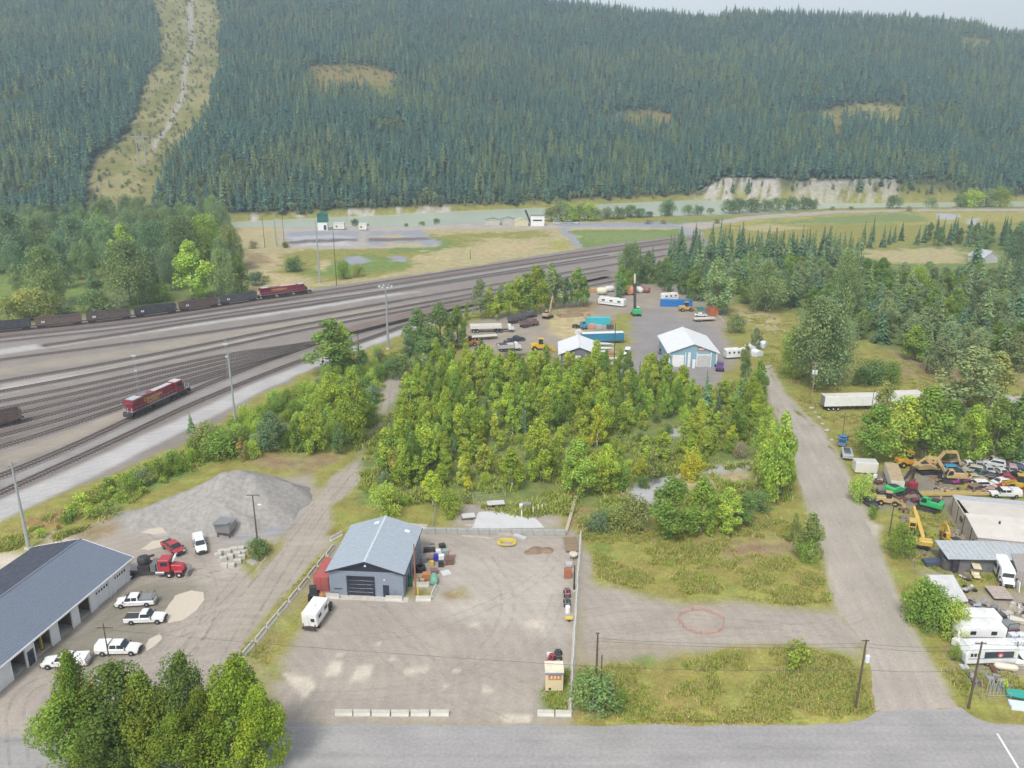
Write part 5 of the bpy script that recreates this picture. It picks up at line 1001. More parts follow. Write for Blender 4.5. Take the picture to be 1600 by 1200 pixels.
mb=MB(); mb.box((Ws/2,Ls-1.1,Hs+.001),(Ws,2.1,.12),mat('grey_roof',(.42,.43,.45))); mb.build('roof',sal,label='grey rear strip of the roof')
for y in (3.5,8.,12.,15.5): mb=MB(); mb.box((-.06,y,0),(.1,.18,Hs-.05),mat('brown_trim',(.16,.10,.08))); mb.build('wall_trim',sal)
mb=MB(); mb.box((-.06,9.6,1.7),(.12,1.5,.8),glass()); mb.build('window',sal); mb=MB(); mb.box((-.06,1.6,0),(.12,1.,2.1),dark()); mb.build('door',sal)
mb=MB(); mb.cyl((Ws*.18,5,Hs+.5),(Ws*.18,5,Hs+1.0),.16,dark()); mb.build('roof_vent',sal)
# --- long shed in front
lsh=mat('aged_tin_roof',(.42,.45,.47),rough=.55,dirt=.2,wave=('X',2.,.4)); lw=mat('old_grey_boards',(.17,.17,.17),rough=.9,var=.25,scale=1.5,wave=('Z',2.5,.5))
q0=G(1484,893); shed=thing('storage_shed','long low storage shed with grey boards and dark doorway','shed',q0,R(-2)); W2=22
mb=MB(); 
for a_,b_,z_ in ((0,7.1,0),(7.1,10.3,2.15),(10.3,W2,0)): mb.box(((a_+b_)/2,.08,z_),(b_-a_,.16,2.6-z_),lw)
mb.build('wall',shed)
for c_,s_ in (((W2/2,4.4,0),(W2,.16,3.1)),((.08,2.24,0),(.16,4.1,2.6)),((W2-.08,2.24,0),(.16,4.1,2.6))): mb=MB(); mb.box(c_,s_,lw); mb.build('wall',shed)
seamroof(shed,[(-.9,-.5,2.55),(W2+.3,-.5,2.55),(W2+.3,4.8,3.15),(-.9,4.8,3.15)],'roof',lsh,None,28)
mb=MB(); mb.box((W2/2,-.54,2.42),(W2+1.2,.07,.16),dark()); mb.build('fascia',shed)
# --- pale roofed shelter
R4=[G(1447,899,2.5),G(1489,899,2.5),G(1513,940,2.5),G(1462,944,2.5)]
sp=thing('open_shelter','open shelter with wide pale roof next to the big bush','shelter',(R4[0].x,R4[0].y,0),0); L4=[p-Vector((R4[0].x,R4[0].y,0)) for p in R4]
tin=mat('pale_tin_roof',(.62,.61,.60),rough=.6,dirt=.35,var=.1,scale=.8,wave=('X',1.5,.3)); mb=MB(); mb.add(L4+[p+Vector((0,0,.12)) for p in L4],[(3,2,1,0),(4,5,6,7),(0,1,5,4),(1,2,6,5),(2,3,7,6),(3,0,4,7)],tin); mb.build('roof',sp)
for p in L4: mb=MB(); c=p*.92+(L4[0]+L4[2])*.04; mb.box((c.x,c.y,0),(.16,.16,2.48),woodm()); mb.build('post',sp)
mb=MB(); a_,b_=L4[2]*.95,L4[1]*.95; mb.beam((a_.x,a_.y,.9),(b_.x,b_.y,.9),.08,1.6,woodm()); mb.build('side_boarding',sp)
# --- far strip by the river
def small(name,label,xb,yb,w,d_,h,hr,wm,rm,rz=0,cat='building',g=None):
    p=G(xb,yb); return gable(name,label,p,rz,w,d_,h,hr,wm,rm,trimw,seams=5,oh=.3,ohg=.3,cat=cat)
greenp=P('dark_green',(.02,.14,.11)); tw=thing('loading_tower','small dark green hopper tower on white base by the settling ponds','tower',G(497,360),0)
mb=MB(); mb.box((3,2.5,0),(6,5,5),white()); mb.build('base',tw); mb=MB(); mb.box((3,2.5,5),(6.2,5.2,5),greenp); mb.build('upper_house',tw); mb=MB(); mb.prof([(-.6,10,3.0),(3,12,3.0),(6.6,10,3.0)],greenp,y0=2.5); mb.build('roof',tw); mb=MB(); mb.box((4.6,-.05,.3),(1.6,.1,3),dark()); mb.build('door',tw)
for i,(x0,x1,y,c_,lab) in enumerate([(521,538,359,'white','long white box building right of the green tower'),(561,573,360,'white','small white box building on the settling pond road')]):
    p=G(x0,y); ww=(G(x1,y)-p).length; mb=MB(); mb.box((ww/2,2,.4),(ww,4,3.8),P('offwhite',(.72,.70,.62))); o=thing('site_trailer',lab,'trailer',p,0); mb.build('body',o); mb=MB(); mb.box((ww/2,2,4.22),(ww+.3,4.3,.15),white()); mb.build('roof',o); mb=MB(); mb.box((ww*.3,-.04,1.6),(1.,.06,1.),glass()); mb.build('window',o); mb=MB(); mb.box((ww/2,2,0),(ww-.4,3.6,.38),dark()); mb.build('skirt',o)
groof=mat('green_grey_roof',(.17,.25,.23)); small('river_shed','pale shed with green-grey roof, leftmost of the riverside row',758,352,10,8,3,4.2,P('sand',(.50,.47,.40)),groof,cat='shed'); small('river_shed','pale shed with green-grey roof, second of the riverside row',783,351,9,8,3,4.4,P('sand',(.50,.47,.40)),groof,cat='shed'); small('river_shed','small yellow shed with pale yellow roof in the riverside row',804,353,9,7,3.2,5,P('paleyellow',(.58,.55,.36)),P('paleyellow',(.58,.55,.36)),cat='shed')
wp=thing('riverside_plant','white plant house with dark sloping conveyor at the river','building',G(828,353),0); mb=MB(); mb.box((5,3,0),(9,6,6.5),white()); mb.build('wall',wp); mb=MB(); mb.box((5,3,6.5),(9.4,6.4,.3),steel()); mb.build('roof',wp); mb=MB(); mb.beam((-3,3,10),(1.,3,.4),2.2,1.2,dark()); mb.build('conveyor',wp); mb=MB(); mb.box((5,-.05,3.2),(6,.08,.9),glass()); mb.build('window',wp)
# hidden house between the right-hand trees
small('hidden_house','pale roofed house half hidden between the trees on the right',1535,412,10,9,3,6,P('palewall',(.5,.5,.5)),mat('pale_roof',(.45,.47,.5)),R(20),'house')
small('hidden_trailer','white gable glimpsed between trunks in the right-hand forest',1512,502,3.5,6,2.8,3.8,white(),wroof,R(10),'shed')
# ================= VEHICLE KIT =================
_w={}
def wheel(parent,x,y,r,wd=.26,rimc=None,part=True):
    k=(round(r,2),round(wd,2),rimc)
    if k not in _w:
        mb=MB(); n=14; mb.lathe((0,0,0),[(r*.62,-wd/2),(r*.93,-wd/2),(r,-wd*.34),(r,wd*.34),(r*.93,wd/2),(r*.62,wd/2)],rubber(),n,'Y'); t=mb.mesh('tyre')
        mb=MB(); mb.lathe((0,0,0),[(r*.22,-wd/2-.015),(r*.60,-wd/2+.02),(r*.60,wd/2-.02),(r*.22,wd/2+.015)],mat('wheel_'+(rimc or 'grey'),{'white':(.7,.7,.7),'yellow':(.5,.35,.04),'grey':(.30,.30,.31)}[rimc or 'grey'],rough=.4),10,'Y'); _w[k]=(t,mb.mesh('rim'))
    t,rm=_w[k]; a=bpy.data.objects.new('wheel',t); C.objects.link(a); a.parent=parent; a.location=(x,y,r)
    b=bpy.data.objects.new('rim',rm); C.objects.link(b); b.parent=a; return a
def place(root,xr,yr,xf,yf,L=None):
    """rear and front ground points give position and heading"""
    a,b=G(xr,yr),G(xf,yf); root.location=(a+b)/2; root.rotation_euler[2]=math.atan2(b.y-a.y,b.x-a.x); return root
RED=(.42,.035,.05)
def pickup(label,rf,colr=(.80,.80,.79),cname='white',bed='open',racks=False,group=None,L=5.9,cab=2.0,name='pickup_truck',cat='pickup'):
    pm=P(cname,colr) if cname!='white' else white(); root=thing(name,label,cat,(0,0,0),0,group); h=L/2
    W=1.98; cx0=-h+2.0 if cab>1.9 else -h+2.3
    mb=MB(); mb.prof([(-h,.45,.93),(-h,.95,.96),(-h+.05,1.08,.95),(cx0,1.08,.96),(cx0+cab+.35,1.12,.95),(h-.35,1.02,.90),(h-.03,.86,.86),(h,.5,.86),(h-.2,.36,.85),(-h+.2,.36,.9)],pm); mb.build('body',root,bevel=.05)
    c1=cx0+cab; mb=MB(); mb.prof([(cx0-.02,1.07,.93),(cx0+.14,1.78,.74),(cx0+.5,1.86,.72),(c1-.45,1.84,.72),(c1+.35,1.10,.92)],pm); mb.build('cab',root,bevel=.04)
    mb=MB(); mb.add([(c1+.29,-.80,1.2),(c1+.29,.80,1.2),(c1-.36,.66,1.79),(c1-.36,-.66,1.79)],[(0,1,2,3)],glass()); mb.build('windscreen',root,recalc=False)
    mb=MB(); mb.add([(cx0+.03,-.72,1.3),(cx0+.03,.72,1.3),(cx0+.12,.64,1.7),(cx0+.12,-.64,1.7)],[(0,1,2,3)],glass()); mb.build('rear_window',root,recalc=False)
    for s in (-1,1):
        mb=MB(); n=2 if cab>1.5 else 1; x=cx0+.18; xe=c1+.02; 
        for k in range(n):
            a_=x+(xe-x)*k/n+.04;b_=x+(xe-x)*(k+1)/n-.04; sh=.30 if k==n-1 else 0
            mb.add([(a_,s*.915,1.22),(b_+sh*.6,s*.915,1.22),(b_-sh*.2,s*.775,1.72),(a_+.05,s*.775,1.72)],[(0,1,2,3)],glass())
        mb.build('side_window',root,recalc=False)
        mb=MB(); mb.box((c1+.32,s*1.08,1.12),(.12,.22,.2),dark()); mb.build('mirror',root)
        mb=MB(); mb.box((h-.04,s*.68,.70),(.10,.34,.2),mat('lamp_lens',(.6,.6,.58),rough=.15)); mb.build('headlight',root)
        mb=MB(); mb.box((-h-.01,s*.86,.72),(.06,.16,.36),P('taillight',(.4,.02,.02))); mb.build('taillight',root)
    mb=MB(); mb.box((h+.02,0,.42),(.16,1.8,.24),dark()); mb.build('front_bumper',root); mb=MB(); mb.box((-h-.08,0,.42),(.16,1.8,.2),steel()); mb.build('rear_bumper',root); mb=MB(); mb.box((h+.0,0,.68),(.08,.9,.26),dark()); mb.build('grille',root)
    bl=cx0-(-h)-.12
    if bed=='open':
        mb=MB(); mb.box((-h+bl/2+.06,0,1.085),(bl,1.56,.012),mat('bed_liner',(.05,.05,.05))); mb.build('bed_floor',root)
    if bed=='rack':
        mb=MB(); mb.box((-h+bl/2+.05,0,1.09),(bl-.1,1.7,.35),steel())
        for xx in (-h+.15,cx0-.1): 
            mb.beam((xx,-.85,1.1),(xx,-.85,1.95),.06,.06,dark()); mb.beam((xx,.85,1.1),(xx,.85,1.95),.06,.06,dark()); mb.beam((xx,-.85,1.95),(xx,.85,1.95),.06,.06,dark())
        mb.build('utility_box',root)
    if bed=='cap':
        mb=MB(); mb.prof([(-h+.02,1.09,.92),(-h+.16,1.80,.80),(cx0-.04,1.84,.80),(cx0-.04,1.09,.92)],pm); mb.build('canopy',root,bevel=.04)
    if bed=='service':
        mb=MB(); mb.box((-h+bl/2+.05,0,1.085),(bl-.05,1.95,.42),pm); mb.build('service_box',root,bevel=.03)
        mb=MB(); mb.lathe((cx0-.55,0,1.52),[(.0,0),(.36,0),(.40,.1),(.36,.25),(.1,.32)],white(),12); mb.build('reel',root)
    for x in (-h+1.15,h-.95):
        for s in (-1,1): wheel(root,x,s*.86,.41)
    return place(root,*rf)
def car(label,rf,colr,cname,group=None,L=4.6,kind='sedan',wheels=True,dead=False,z=0):
    pm=P(cname,colr,dirt=.6 if dead else .3); root=thing({'sedan':'car','suv':'suv_car','van':'van'}[kind],label,{'sedan':'car','suv':'car','van':'van'}[kind],(0,0,0),0,group); h=L/2
    H=dict(sedan=1.42,suv=1.75,van=2.1)[kind]; bh=dict(sedan=.85,suv=1.0,van=1.05)[kind]
    mb=MB(); mb.prof([(-h,.4,.82),(-h-.02,.75,.84),(-h+.1,bh+.02,.82),(h-1.3,bh+.05,.85),(h-.25,bh-.15,.78),(h,.6,.74),(h-.05,.35,.74)],pm); mb.build('body',root,bevel=.05)
    if kind=='sedan': pr=[(-h+.55,bh,.80),(-h+1.35,H-.06,.62),(-h+2.2,H,.60),(h-2.0,H-.04,.60),(h-1.15,bh+.03,.78)]
    elif kind=='suv': pr=[(-h+.08,bh,.84),(-h+.3,H-.1,.70),(-h+.9,H,.68),(h-2.0,H-.03,.66),(h-1.2,bh+.03,.80)]
    else: pr=[(-h+.02,bh,.84),(-h+.1,H-.1,.76),(-h+.6,H,.74),(h-1.5,H-.03,.74),(h-.6,bh+.03,.80)]
    mb=MB(); mb.prof(pr,pm); mb.build('cabin',root,bevel=.03)
    (xa,za,wa),(xb_,zb,wb)=pr[-1],pr[-2]; mb=MB(); k=.12
    mb.add([(xa+(xb_-xa)*k+.03,-wa*.88,za+(zb-za)*k+.01),(xa+(xb_-xa)*k+.03,wa*.88,za+(zb-za)*k+.01),(xa+(xb_-xa)*.88+.03,wb*.9,za+(zb-za)*.88+.02),(xa+(xb_-xa)*.88+.03,-wb*.9,za+(zb-za)*.88+.02)],[(0,1,2,3)],glass()); mb.build('windscreen',root,recalc=False)
    (xa,za,wa),(xb_,zb,wb)=pr[0],pr[1]; mb=MB(); mb.add([(xa+(xb_-xa)*k-.03,-wa*.85,za+(zb-za)*k+.01),(xa+(xb_-xa)*k-.03,wa*.85,za+(zb-za)*k+.01),(xa+(xb_-xa)*.88-.03,wb*.85,za+(zb-za)*.88+.02),(xa+(xb_-xa)*.88-.03,-wb*.85,za+(zb-za)*.88+.02)],[(0,1,2,3)],glass()); mb.build('rear_window',root,recalc=False)
    for s in (-1,1):
        mb=MB(); x0,x1=pr[0][0]+.35,pr[-1][0]-.2; 
        a_,b_=pr[1][0]+.1,pr[-2][0]-.0; mb.add([(x0+.1,s*(pr[0][2]+.0),bh+.1),(x1-.1,s*(pr[-1][2]+.0),bh+.1),(b_,s*(pr[-2][2]+.035),H-.16),(a_,s*(pr[1][2]+.035),H-.16)],[(0,1,2,3)],glass()); mb.build('side_window',root,recalc=False)
        mb=MB(); mb.box((h-.03,s*.56,.55),(.08,.3,.16),mat('lamp_lens',(.6,.6,.58),rough=.15)); mb.build('headlight',root)
    if wheels:
        for x in (-h+.85,h-.85):
            for s in (-1,1): wheel(root,x,s*.78,.33,.22)
    place(root,*rf); root.location.z=z; return root
def semitrailer(label,rf,L=14.6,H=2.7,body=None,name='semi_trailer',cat='trailer',open_top=False,W=2.6,z0=1.25,axles=2,rimc='white',stripe=None,group=None):
    bm_=body or white(); root=thing(name,label,cat,(0,0,0),0,group); h=L/2
    mb=MB(); mb.box((0,0,z0),(L,W,H),bm_); mb.build('body',root,bevel=.05)
    mb=MB(); mb.box((0,0,z0+H),(L-.1,W-.1,.05),stripe or P('roof_pale',(.70,.66,.58))); mb.build('roof_sheet',root)
    mb=MB(); mb.box((0,0,z0-.25),(L-.4,1.1,.24),dark()); mb.build('frame',root)
    for k in range(axles):
        for s in (-1,1): wheel(root,-h+1.2+k*1.25,s*1.05,.5,.5,rimc)
    for s in (-1,1): mb=MB(); mb.box((h-2.6,s*.8,0),(.2,.2,z0-.25),dark()); mb.build('landing_leg',root)
    mb=MB(); 
    for i in range(int(L/1.2)): mb.box((-h+.6+i*1.2,0,z0+.02),(.05,W+.04,H-.06),bm_)
    mb.build('side_ribs',root); mb=MB(); mb.box((-h-.03,0,z0+.1),(.05,W-.3,H-.2),steel()); mb.build('rear_doors',root)
    return place(root,*rf)
def container(label,a,b,colm,L=6.06,H=2.6,W=2.44,z=0,name='shipping_container',cat='container',g=None,letters=None):
    root=thing(name,label,cat,(0,0,0),0,g); mb=MB(); mb.box((0,0,.02),(L,W-.08,H-.04),colm); n=int(L/.28)
    for i in range(n): mb.box((-L/2+.2+i*(L-.4)/(n-1),0,.15),(.14,W,H-.3),colm,tx=.8)
    mb.build('body',root)
    mb=MB()
    for x in (-1,1):
        for s in (-1,1): mb.box((x*(L/2-.06),s*(W/2-.04),0),(.14,.14,H),colm)
    for s in (-1,1): mb.box((0,s*(W/2-.03),H-.1),(L,.1,.12),colm); mb.box((0,s*(W/2-.03),0),(L,.1,.14),colm)
    mb.build('frame',root)
    for s in (-1,1):
        mb=MB(); mb.box((-L/2-.02,s*.58,.12),(.05,1.1,H-.22),colm); d=mb.build('door',root); mb=MB()
        for o in (-.25,.25): mb.cyl((-L/2-.08,s*.58+o,.1),(-L/2-.08,s*.58+o,H-.1),.025,steel(),n=6)
        mb.build('lock_rod',d)
    if letters:
        mb=MB(); 
        for i,(x,w_) in enumerate(letters): mb.box((x,-W/2-.03,H*.45),(w_,.03,.7),white())
        mb.build('lettering',root)
    place(root,*a,*b); root.location.z=z; return root
def excavator(label,loc,head,colr,cname,boom,group=None,s=1.,boomc=None,house=0,cab=True):
    """head: chassis heading; house: extra swing; boom: list of (reach, height) joints then bucket tip"""
    pm=P(cname,colr,dirt=.4); root=thing('excavator',label,'excavator',G(*loc),head,group); root.scale=(s,s,s)
    for sy in (-1,1):
        mb=MB(); mb.prof([(-2.0,.25),(-1.7,0),(1.7,0),(2.0,.25),(2.0,.6),(1.75,.85),(-1.75,.85),(-2.0,.6)],dark(),wd=.55,y0=sy*1.15); 
        for i in range(14): mb.box((-1.8+i*.277,sy*1.15,.83),(.16,.6,.05),dark())
        mb.build('track',root)
    mb=MB(); mb.box((0,0,.45),(1.6,1.9,.5),dark()); mb.cyl((0,0,.9),(0,0,1.1),.7,dark(),n=16); mb.build('undercarriage',root)
    mb=MB(); mb.prof([(-2.3,1.15,1.2),(-2.35,2.0,1.2),(-1.9,2.3,1.15),(-.2,2.3,1.25),(.2,1.9,1.3),(1.2,1.7,1.3),(1.3,1.15,1.3)],pm); ho=mb.build('house',root,bevel=.08); ho.rotation_euler[2]=house
    mb=MB(); mb.prof([(-2.75,1.2,1.0),(-2.75,2.1,1.0),(-2.3,2.25,1.22),(-2.3,1.1,1.22)],pm); mb.build('counterweight',ho,bevel=.08)
    mb=MB(); mb.box((-1.2,0,2.3),(1.5,1.7,.14),dark()); mb.build('engine_cover',ho)
    if cab:
        mb=MB(); mb.prof([(-.1,1.3,.5),(0,2.85,.45),(.9,2.9,.45),(1.35,2.0,.5),(1.3,1.3,.5)],pm,y0=.78); cb=mb.build('cab',ho,bevel=.04)
        mb=MB(); mb.add([(1.36,.36,1.7),(1.36,1.2,1.7),(1.40,1.2,2.0),(.96,1.15,2.8),(.96,.42,2.8),(1.40,.36,2.0)],[(0,1,2,5),(5,2,3,4)],glass()); mb.add([(.1,1.29,1.75),(1.2,1.29,1.75),(1.15,1.27,2.1),(.85,1.25,2.7),(.15,1.25,2.7)],[(0,1,2,3,4)],glass()); mb.build('window',cb,recalc=False)
    names=['boom','stick','bucket']; pts=boom
    for i in range(len(pts)-1):
        nm='boom' if i<len(pts)-3 else ('stick' if i==len(pts)-3 else 'bucket')
        a_,b_=pts[i],pts[i+1]; mb=MB(); wd=.45 if nm=='boom' else .32
        if nm!='bucket': 
            mb.beam((a_[0],-.1,a_[1]),(b_[0],-.1,b_[1]),wd*.8,.62 if nm=='boom' else .42,boomc or pm); 
        else: mb.prof([(b_[0],b_[1]),(a_[0]-.25,a_[1]),(a_[0]+.35,a_[1]+.1),(b_[0]+.75,b_[1]+.35),(b_[0]+.4,b_[1]-.25)],rust(),wd=1.1,y0=-.1)
        mb.build(nm,ho)
    mb=MB(); a_,b_=(1.1,1.4),((pts[0][0]+pts[1][0])/2,(pts[0][1]+pts[1][1])/2)
    for yy in (-.4,.2): mb.cyl((a_[0],yy,a_[1]),(b_[0],yy,b_[1]),.07,steel(),n=7)
    mb.build('hydraulic_cylinder',ho); return root
# ================= LEFT YARD =================
pickup('white crew cab pickup with rack box, parked nose toward the garage doors',(242,943,184,947),bed='rack',cab=1.9)
pickup('white pickup with open bed beside the long tan puddle',(198,972,258,970),bed='open',cab=1.5)
pickup('white pickup with matching canopy, parked behind the thin wooden pole',(150,1020,222,1019),bed='cap',cab=2.1,L=6.1)
pickup('white pickup with canopy and round reel, nose toward the nearest garage bay',(141,1037,67,1041),bed='service',cab=2.0,L=6.1)
pickup('white pickup facing the camera between the gravel pile and the red truck',(310,846,316,866),cab=2.0,bed='cap')
pickup('bright red pickup with its dark bed showing, parked behind the red heavy truck',(258,851,284,870),RED,'bright_red',cab=2.2,L=5.6)
t=thing('picker_truck','red heavy truck with tilted hood and black crane gear behind the cab','truck'); pm=P('bright_red',RED)
mb=MB(); mb.box((-1,0,.85),(10.4,.95,.3),dark()); mb.build('frame',t)
mb=MB(); mb.box((-4.7,0,1.2),(3.6,2.4,.18),P('deck_pale',(.42,.36,.36))); mb.box((-4.7,-1.15,1.2),(3.6,.12,.35),dark()); mb.build('deck',t)
mb=MB(); mb.box((-2.2,0,1.2),(1.9,2.2,1.0),dark()); mb.lathe((-2.4,.1,2.2),[(.9,0),(1.05,.5),(.95,1.1),(.5,1.3)],dark(),12); mb.beam((-2.4,0,3.2),(-.6,.2,3.6),.3,.35,dark()); mb.cyl((-1.1,-.8,1.2),(-1.1,-.8,3.6),.09,steel()); mb.box((-.6,0,1.2),(.9,2.3,1.3),P('grey_gear',(.16,.17,.17))); mb.build('crane_gear',t,bevel=.03)
mb=MB(); mb.box((1.15,0,1.1),(1.9,2.3,2.1),pm,tx=.92,ty=.9); c_=mb.build('cab',t,bevel=.06); mb=MB(); mb.box((2.05,0,2.25),(.06,1.9,.7),glass()); mb.box((1.2,1.09,2.2),(1.1,.05,.7),glass()); mb.box((1.2,-1.09,2.2),(1.1,.05,.7),glass()); mb.build('window',c_)
mb=MB(); mb.prof([(2.1,1.1,.75),(2.1,2.15,.72),(3.9,1.95,.62),(4.25,1.6,.6),(4.25,1.0,.6)],pm); mb.build('hood',t,bevel=.06); mb=MB(); mb.beam((2.2,.1,2.5),(2.8,.35,3.5),.9,.12,white()); mb.build('air_deflector',t)
mb=MB(); mb.box((3.4,0,.9),(1.3,2.4,.35),pm); mb.build('fender',t,bevel=.05); mb=MB(); mb.box((4.6,0,.5),(.25,2.4,.5),steel(),ry=.4); mb.build('bumper',t)
mb=MB(); mb.cyl((.1,-1.0,1.2),(.1,-1.0,3.6),.1,steel()); mb.build('exhaust_stack',t); mb=MB(); mb.cyl((-.2,1.05,.95),(1.2,1.05,.95),.32,steel(),n=12); mb.cyl((-.2,-1.05,.95),(1.2,-1.05,.95),.32,steel(),n=12); mb.build('fuel_tank',t)
for x in (-5.6,-4.3,1.9,3.5):
    for s in (-1,1): wheel(t,x,s*1.05,.52,.36 if x>0 else .55,'white')
place(t,203,899,298,897)
mb=MB(); mb.prof([(-1.6,.15),(-1.9,1.5),(1.9,1.5),(1.7,.15)],P('dumpster_red',(.40,.03,.04)),wd=1.8)
for x in (-1,0,1): mb.box((x,-.93,.15),(.1,.06,1.3),P('dumpster_red',(.40,.03,.04)))
mb.box((-.9,0,1.5),(1.7,1.9,.06),P('lid_pale',(.6,.45,.45))); one('dumpster',mb,'red steel dumpster behind the foreground trees','dumpster',G(124,1090),R(4))
mb=MB(); mb.box((0,0,1.),(2.6,2.2,1.9),steel(),tx=1.25,ty=1.2); mb.box((0,0,.7),(2.2,1.9,.3),rust())
for sx in (-1,1):
    for sy in (-1,1): mb.beam((sx*1.15,sy*.95,0),(sx*1.15,sy*.95,1.2),.16,.16,rust())
mb.beam((-1.6,-1.4,2.9),(1.5,-1.1,3.2),1.0,.08,steel()); one('steel_hopper',mb,'weathered steel hopper on legs at the foot of the gravel pile','hopper',G(354,836),R(-12))
# gravel pile
def pile(name,label,base,ridge,m,cat='gravel pile',kind=None):
    import bmesh
    bp=[G(*p) for p in base]; pl=[(p.x,p.y) for p in bp]; x0,x1=min(p[0] for p in pl),max(p[0] for p in pl); y0,y1=min(p[1] for p in pl),max(p[1] for p in pl)
    st=.55; xs=np.arange(x0-1,x1+1,st); ys=np.arange(y0-1,y1+1,st); X,Y=np.meshgrid(xs,ys); sd=-sdist(X.ravel()+fbm(X.ravel()/4,Y.ravel()/4,3,8)*1.2,Y.ravel(),pl).reshape(X.shape)
    Z=np.full(X.shape,-9.)
    for rx,ry,h in ridge: Z=np.maximum(Z,h-.62*np.sqrt((X-rx)**2+(Y-ry)**2+.6))
    Z=np.minimum(Z,sd*.66); Z=Z+fbm(X/1.8,Y/1.8,4,14)*.34*np.clip(Z,0,1)+fbm(X/7,Y/7,2,15)*.9*np.clip(Z/2,0,1); Z=np.where(sd<0,-.4,np.maximum(Z,-.2))
    V=np.stack([X.ravel(),Y.ravel(),Z.ravel()],1); ny_,nx_=X.shape; I_=(np.arange(ny_-1)[:,None]*nx_+np.arange(nx_-1)[None]).ravel(); Fq=np.stack([I_,I_+1,I_+nx_+1,I_+nx_],1)
    keep=(Z.ravel()[Fq]>-.15).any(1); Fq=Fq[keep]
    me=bpy.data.meshes.new(name); me.from_pydata(V.tolist(),[],Fq.tolist()); me.materials.append(m); me.polygons.foreach_set('use_smooth',[True]*len(Fq)); me.update()
    bm=bmesh.new(); bm.from_mesh(me); bmesh.ops.delete(bm,geom=[v for v in bm.verts if not v.link_faces],context='VERTS'); bm.to_mesh(me); bm.free()
    o=bpy.data.objects.new(name,me); C.objects.link(o); return setp(o,label,cat,None,kind)
gravm=mat('crushed_gravel',(.305,.285,.262),rough=.95,var=.22,scale=1.3,bump=1.)
def rp(x,y,h): p=G(x,y,h); return (p.x,p.y,h)
rid=[rp(372,732,7.6),rp(352,738,7.4),rp(392,738,7.0),rp(410,744,5.6),rp(430,748,4.6),rp(450,752,4.0),rp(470,762,3.),rp(330,748,6.4),rp(310,755,5.4),rp(290,762,4.6),rp(265,772,3.8),rp(240,784,3.),rp(215,796,2.4),rp(345,775,4.6),rp(360,790,3.6),rp(380,800,3.),rp(300,790,3.4),rp(420,790,2.6),rp(440,780,2.6)]
pile('gravel_pile','huge grey pile of crushed gravel behind the left yard',[(180,812),(215,835),(300,842),(350,838),(420,838),(460,815),(490,775),(480,745),(430,728),(360,722),(300,740),(230,772)],rid,gravm)
pile('gravel_mound','small low gravel mound by the lamp pole at the dirt road',[(378,877),(400,885),(408,875),(402,864),(385,866)],[rp(393,871,.9)],gravm,'gravel mound')
for i,(x,y,r_) in enumerate([(351,886,0),(362,886,.1),(372,880,.3),(378,873,.4),(383,866,.5),(371,868,.2),(360,872,.1),(349,876,.6),(356,864,.3),(366,861,.2),(341,870,.5),(377,860,.1),(346,865,.8)]):
    mb=MB(); mb.box((0,0,0),(1.1,.75,.75),conc()); mb.box((0,0,.75),(.25,.2,.08),conc()); one('concrete_block',mb,'cast concrete block in the loose cluster at the foot of the gravel pile','block',G(x,y),r_,'concrete blocks below the gravel pile',bevel=.04)
# ================= RAIL STOCK =================
coalm=mat('coal',(.02,.02,.021),rough=.9,var=.4,scale=4,bump=1)
def coalcar(label,cname,colr,group='coal cars of the long train'):
    pm=P(cname,colr,rough=.7,coat=0,dirt=.6,var=.2); root=thing('coal_car',label,'rail car',(0,0,0),0,group)
    mb=MB(); 
    for s in (-1,1): mb.beam((-7.2,s*1.5,2.35),(7.2,s*1.5,2.35),.1,2.3,pm)
    for x in (-7.2,7.2): mb.beam((x,-1.5,2.35),(x,1.5,2.35),.1,2.3,pm)
    mb.prof([(-7.1,1.3,1.4),(-5.2,.75,1.1),(5.2,.75,1.1),(7.1,1.3,1.4)],pm); mb.build('body',root)
    mb=MB()
    for s in (-1,1):
        for i in range(17): mb.box((-7.1+i*.8875,s*1.60,1.25),(.16,.12,2.2),pm)
    mb.build('side_posts',root); mb=MB()
    for s in (-1,1): mb.beam((-7.3,s*1.55,3.5),(7.3,s*1.55,3.5),.22,.14,pm)
    for x in (-7.25,7.25): mb.beam((x,-1.6,3.5),(x,1.6,3.5),.18,.14,pm)
    mb.build('top_rail',root); mb=MB(); vs=[];n=12
    for i in range(n+1):
        for j in range(4): vs.append((-7.1+14.2*i/n,-1.42+2.84*j/3,3.05+(.35 if j in(1,2) else 0)*(1 if 0<i<n else .1)+rnd.uniform(-.08,.08)))
    mb.add(vs,[(i*4+j,i*4+j+1,(i+1)*4+j+1,(i+1)*4+j) for i in range(n) for j in range(3)],coalm); mb.build('coal_load',root,recalc=False)
    for x in (-5.7,5.7):
        mb=MB(); mb.box((x,0,.5),(2.6,2.2,.35),dark())
        for o in (-.9,.9):
            for s in (-1,1): mb.cyl((x+o,s*.70,.45+.05),(x+o,s*.84,.5),.46,rust(),n=12)
        mb.build('bogie',root)
    mb=MB(); mb.box((7.6,0,.85),(.6,.4,.35),dark()); mb.box((-7.6,0,.85),(.6,.4,.35),dark()); mb.box((0,0,.7),(13.5,.5,.3),dark()); mb.build('coupler',root)
    mb=MB(); mb.box((-5.2,-1.69,2.0),(.35,.03,.7),white()); mb.box((-4.6,-1.69,2.0),(.35,.03,.7),white()); mb.build('reporting_mark',root); return root
def alongc(path,s):
    acc=0
    for a_,b_ in zip(path,path[1:]):
        l=(b_-a_).length
        if acc+l>=s: return a_.lerp(b_,(s-acc)/l), math.atan2(b_.y-a_.y,b_.x-a_.x)
        acc+=l
    return path[-1],0
